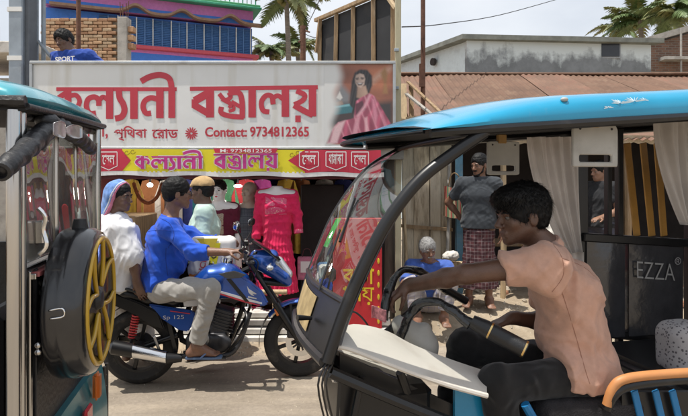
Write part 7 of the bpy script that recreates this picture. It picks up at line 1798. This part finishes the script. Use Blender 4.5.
# --- man in the stall
base = V((at(601, 0, 6.35).x, 6.35, .22))
J, P, s, fw = stander(base, 1.62, V((-.95, -.2, -.1)), V((-.5, .8, 0)), lambda P: dict(wrL=P(-.18, .30, 1.02), elL=P(-.24, .03, 1.10), wrR=P(.2, .28, 1.0), elR=P(.24, .03, 1.1)))
inm = thing('person', 'man in a black T-shirt standing inside the dark stall behind the rickshaw', 'person', base)
o, L, R = body(J, sk_l, inm, hands={'L': dict(d=fw, n=-Z3, curl=.4, side=1), 'R': dict(d=fw, n=-Z3, curl=.4, side=-1)}, vox=.009)
hair(J['head'], J['face'], J['up'], m_hair, inm, 1.0, 1.04, seed=10, spikes=500, slen=.014)
ts = tshirt(J, cloth('black_tshirt', (.02, .021, .024)), inm, seed=24, hem=.06); trousers(J, cloth('stall_trousers', (.06, .06, .08)), inm, seed=4, vox=.01)
# --- man behind the signboard on the shop roof
base = V((at(73, 0, 6.05).x, 6.05, 1.955 - .22)); base.z = at(0, 29, 6.05).z - 1.70; 
J, P, s, fw = stander(base, 1.70, V((-.30, -1, -.30)), V((-1, .1, 0)), lambda P: dict(head=P(.075, .05, 1.55), neck=P(.02, .02, 1.44), shR=P(.16, .02, 1.37), shL=P(-.195, 0, 1.385), elL=P(-.40, -.08, 1.22), wrL=P(-.34, .0, 1.0), elR=P(.25, 0, 1.10), wrR=P(.2, .2, 1.08), knL=P(-.16, .20, .60), knR=P(.16, .20, .60), anL=P(-.14, -.05, .30), anR=P(.14, -.05, .30), toL=P(-.16, .14, .225), toR=P(.16, .14, .225)))
J['up'] = Z3 + s * .25
rfm = thing('person', 'man in a blue printed T-shirt peering over the long signboard from the shop roof', 'person', V((base.x, base.y, 1.955)))
o, L, R = body(J, sk_d, rfm, hands={'L': dict(d=-Z3, n=fw, curl=.4, side=1), 'R': dict(d=fw - Z3 * .3, n=-Z3, curl=.6, side=-1)}, vox=.008)
hair(J['head'], J['face'], J['up'], m_hair, rfm, 1.0, 1.10, seed=15, spikes=1800, slen=.024); brows(L, rfm, m_hair)
ts = tshirt(J, cloth('royal_blue_tshirt', (.02, .06, .30), var=.12), rfm, seed=25, hem=.05, sl=.8); trousers(J, cloth('roof_man_trousers', (.05, .05, .06)), rfm, seed=4, vox=.01)
tm = (V(J['chest']) + Z3 * .075) + fw * .150 + s * 0.0
text_on('SPORT', tm, V((1, -.1, .05)), Z3, .23, .055, m_bw, ts, bold=.03)

# ------------------------------------------------------------------ mannequins in the shop front
m_manw = M('glossy_white_mannequin', (.72, .68, .66), .3, var=.03, coat=.3); m_mant = M('tan_mannequin', (.40, .30, .23), .5, var=.06)
def mann(px, Y, ztop, mat, lab, headed, hs=.95):
    X = at(px, 0, Y).x; z1 = ztop; b_ = V((X, Y, .27))
    t_ = thing('mannequin', lab, 'mannequin', b_, group='mannequins in the shop front')
    k = .80; s = V((1, 0, 0)) * -1; fw = V((0, -1, 0)); nkz = z1 - (.24 * hs if headed else .03)
    Pm = lambda x, y, z: V((X - x, Y - y, nkz + z))
    J = dict(neck=Pm(0, 0, .0), chest=Pm(0, 0, -.20), pelvis=Pm(0, 0, -.46), shL=Pm(-.165, 0, -.065), shR=Pm(.165, 0, -.065), elL=Pm(-.205, .0, -.33), elR=Pm(.205, 0, -.33), wrL=Pm(-.215, .05, -.56), wrR=Pm(.215, .05, -.56), hiL=Pm(-.09, 0, -.50), hiR=Pm(.09, 0, -.50), fwd=fw)
    return t_, J, Pm
def mann_body(J, Pm, mat, par, headed, hs, face, arms=True):
    S = SDF(.008); torso(S, J, -.010)
    if arms:
        for q in 'LR': limb(S, J['sh' + q], J['el' + q], J['wr' + q], (.042, .034, .026)); hand(S, J['wr' + q], -Z3, V((0, 1, 0)), .3, side=1 if q == 'L' else -1)
    S.cap(V(J['neck']) - Z3 * .05, V(J['neck']) + Z3 * .05, .05, .048, k=.03)
    if not headed: S.cut(V(J['neck']) + Z3 * .03, Z3, .004)
    L = None
    if headed: L, R = head_sdf(S, V(J['neck']) + Z3 * .135 * hs, face, Z3, V(J['neck']), hs, ears=headed != 'egg')
    o = S.build('body', mat, par)
    MB().tube([V(J['pelvis']), V((J['pelvis'].x, J['pelvis'].y, .28))], .018, 10).build('stand_pole', m_chrome, par); MB().lathe([(.001, .012), (.15, .010), (.16, 0)], (J['pelvis'].x, J['pelvis'].y, .272), Z3, 24).build('stand_base', m_chrome, par, smooth='a')
    return L
# pink dress
MY = 5.64
t_, J, Pm = mann(277, MY, at(0, 186, MY).z, m_mant, 'headless mannequin wearing a long hot-pink dress with sequinned bodice', False)
J['wrL'] = Pm(-.235, .04, -.50); J['elL'] = Pm(-.215, 0, -.27)
mann_body(J, Pm, m_manw, t_, False, 1, V((0, -1, 0)), arms=False)
m_pinkd = cloth('hot_pink_dress', (.70, .022, .10), var=.12)
S = SDF(.007); torso(S, J, .004); 
for q in 'LR': S.cap(J['sh' + q], J['el' + q], .056, .05, k=.02); S.cap(J['el' + q], V(J['el' + q]).lerp(V(J['wr' + q]), .85), .05, .046, k=.02, flat=(0, 1))
S.cut(V(J['neck']) - Z3 * .03 - Y3 * .02, Z3 - Y3 * .8, .008)
wst = Pm(0, 0, -.36); S.cap(wst, Pm(0, 0, -1.08), .105, .195, X3, 1.12, k=.02, flat=(0, 1))
def pleat(P):
    x = P[:, 0] - wst.x; y = P[:, 1] - wst.y; an = np.arctan2(y, x); z = wst.z - P[:, 2]
    return -.018 * np.clip(z * 2.5, 0, 1) * (np.abs(np.sin(an * 13 + .8 * np.sin(P[:, 2] * 9))) - .5)
S.disp(pleat); S.folds(.006, .09, [Z3, X3 + Z3], 3); dr = S.build('dress', m_pinkd, t_)
def sequin():
    m, t, p, o = new_mat('sequin_embroidery'); tc = N(t, 'TexCoord'); v_ = N(t, 'TexVoronoi', Scale=75.0); t.links.new(tc.outputs['Object'], v_.inputs['Vector']); n_ = N(t, 'TexNoise', Scale=14.0, Detail=2.0); t.links.new(tc.outputs['Object'], n_.inputs['Vector'])
    g_ = ramp(t, v_.outputs['Distance'], [(.28, (1, 1, 1)), (.36, (0, 0, 0))]); h_ = ramp(t, n_.outputs[0], [(.42, (0, 0, 0)), (.55, (1, 1, 1))]); f = mixc(t, 1.0, g_, h_, 'MULTIPLY')
    c = mixc(t, f, (.66, .07, .17), (.78, .55, .42)); t.links.new(c, p.inputs['Base Color']); p.inputs['Roughness'].default_value = .4; return m
S = SDF(.0065); torso(S, J, .0085, k=.04); S.cut(Pm(0, 0, -.27), -Z3, .005); S.cut(V(J['neck']) - Z3 * .035 - Y3 * .02, Z3 - Y3 * .8, .008); S.cut(Pm(0, .0, 0), Y3, .005); S.cut(Pm(.115, 0, 0), -X3, .004); S.cut(Pm(-.115, 0, 0), X3, .004); S.build('sequinned_bodice', sequin(), dr)
w0 = V(J['el' + 'L']).lerp(V(J['wrL']), .70); MB().tube([w0, V(J['el' + 'L']).lerp(V(J['wrL']), .86)], .0505, 18).build('sequinned_cuff', sequin(), dr, smooth='a')
# white-faced mannequin
t_, J, Pm = mann(219, 5.70, at(0, 181, 5.70).z, m_manw, 'white-faced mannequin with black hair wearing a maroon and beige kurta', True)
L = mann_body(J, Pm, m_manw, t_, True, .92, V((-.12, -1, 0)))
for sx in (-1, 1): MB().ell(L(sx * .031, .088, .003), (.010, .004, .005), 8, 5).build('painted_eye', M_IRIS, t_); MB().tube([L(sx * .014, .094, .022), L(sx * .045, .084, .022)], .0025, 5).build('painted_brow', M_IRIS, t_)
MB().ell(L(0, .092, -.066), (.015, .005, .007), 8, 5).build('painted_lips', M('lip_red', (.5, .03, .05), .4), t_)
hair(V(J['neck']) + Z3 * .135 * .92, V((-.12, -1, 0)), Z3, m_hair, t_, .92, 1.02, seed=2, spikes=200, slen=.01)
m_mar = cloth('maroon_kurta', (.11, .012, .03)); S = SDF(.0075); torso(S, J, .006)
for q in 'LR': S.cap(J['sh' + q], J['el' + q], .055, .05, k=.02, flat=(0, 1))
S.cap(Pm(0, 0, -.4), Pm(0, 0, -.9), .13, .19, X3, 1.15, k=.03, flat=(0, 1)); S.cut(V(J['neck']) - Z3 * .05 - Y3 * .03, Z3 - Y3 * .9, .008); S.folds(.006, .1, [Z3, X3], 3); ku = S.build('kurta', m_mar, t_)
S = SDF(.0065); torso(S, J, .012); S.cut(Pm(.075, 0, 0), -X3, .004); S.cut(Pm(-.075, 0, 0), X3, .004); S.cut(Pm(0, 0, 0), Y3, .004); S.cut(V(J['neck']) - Z3 * .055 - Y3 * .03, Z3 - Y3 * .9, .008); S.build('beige_front', M('beige_embroidery', (.33, .25, .18), .7, var=.5, scale=90), ku)
MB().bar(Pm(0, .14, -.12), Pm(0, .15, -.30), .012, .006, up=(0, 1, 0)).build('placket', m_mar, ku)
# tan-headed mannequin
t_, J, Pm = mann(249, 5.78, at(0, 183, 5.78).z, m_mant, 'faceless tan mannequin wearing a dark grey checked shirt', True)
mann_body(J, Pm, m_mant, t_, 'egg', .95, V((-.5, -1, 0)))
S = SDF(.0075); torso(S, J, .008)
for q in 'LR': S.cap(J['sh' + q], J['el' + q], .056, .052, k=.02, flat=(0, 1))
S.cap(Pm(0, 0, -.4), Pm(0, 0, -.62), .12, .125, X3, 1.3, k=.03, flat=(0, 1)); S.cut(V(J['neck']) - Z3 * .01, Z3 - Y3 * .5, .008); S.folds(.006, .1, [Z3, X3], 3); S.build('shirt', check('grey_check_shirt', (.075, .08, .095), (.14, .15, .17), (.05, .055, .065), 60.0, .2), t_)
# pink garment hanging at the left jamb, gift bag, bench
hp_ = at(85, 182, 5.52); t_ = thing('hanging_garment', 'dusty pink garment hanging at the left jamb of the shop', 'garment', hp_ - V((0, 0, .6)))
S = SDF(.0075); S.ell(hp_ + V((0, 0, -.12)), (.085, .06, .11), k=.03); S.ell(hp_ + V((.02, 0, -.03)), (.06, .05, .05), k=.03); S.cap(hp_ + V((0, 0, -.2)), hp_ + V((-.01, 0, -.62)), .06, .09, X3, 1.1, k=.04, flat=(0, 1)); S.folds(.018, .09, [X3, X3 + Z3 * .5], 3); S.build('cloth', cloth('dusty_pink_cloth', (.48, .24, .26)), t_)
MB().tube([hp_ + V((0, 0, .0)), hp_ + V((0, .05, .16))], .004, 6).build('hook', m_steel, t_)
gb = at(307, 268, 5.75); t_ = thing('gift_bag', 'small pink carrier bag standing beside the hot-pink dress', 'bag', gb - V((0, 0, .12)))
MB().box(gb, (.20, .10, .24)).build('paper_body', M('pink_paper', (.48, .16, .24), .6, var=.3, scale=20), t_, bevel=.006); MB().box(gb + V((0, -.052, .02)), (.13, .003, .12)).build('label_panel', m_bw, t_)
MB().tube(spline([gb + V((-.05, 0, .12)), gb + V((-.03, 0, .2)), gb + V((.03, 0, .2)), gb + V((.05, 0, .12))], 4), .004, 5).build('handle', m_maroon, t_)
pk = at(300, 282, 5.9); MB().box((0, 0, 0), (.1, .1, .1))
bn = thing('wooden_stool', 'low wooden stool standing on the shop step below the pink dress', 'stool', (at(262, 0, 5.35).x, 5.35, .0))
zb_ = at(0, 292, 5.35).z; xb0, xb1 = at(196, 0, 5.35).x, at(287, 0, 5.35).x
MB().tube([(xb0, 5.35, zb_), (xb1, 5.35, zb_)], .026, 12).build('seat_pole', m_palewood, bn, smooth='a')
for xq in (xb0 + .1, xb1 - .12): MB().box((xq, 5.35, zb_ / 2 - .0), (.05, .05, zb_ - .04)).build('leg', m_palewood, bn, bevel=.004)
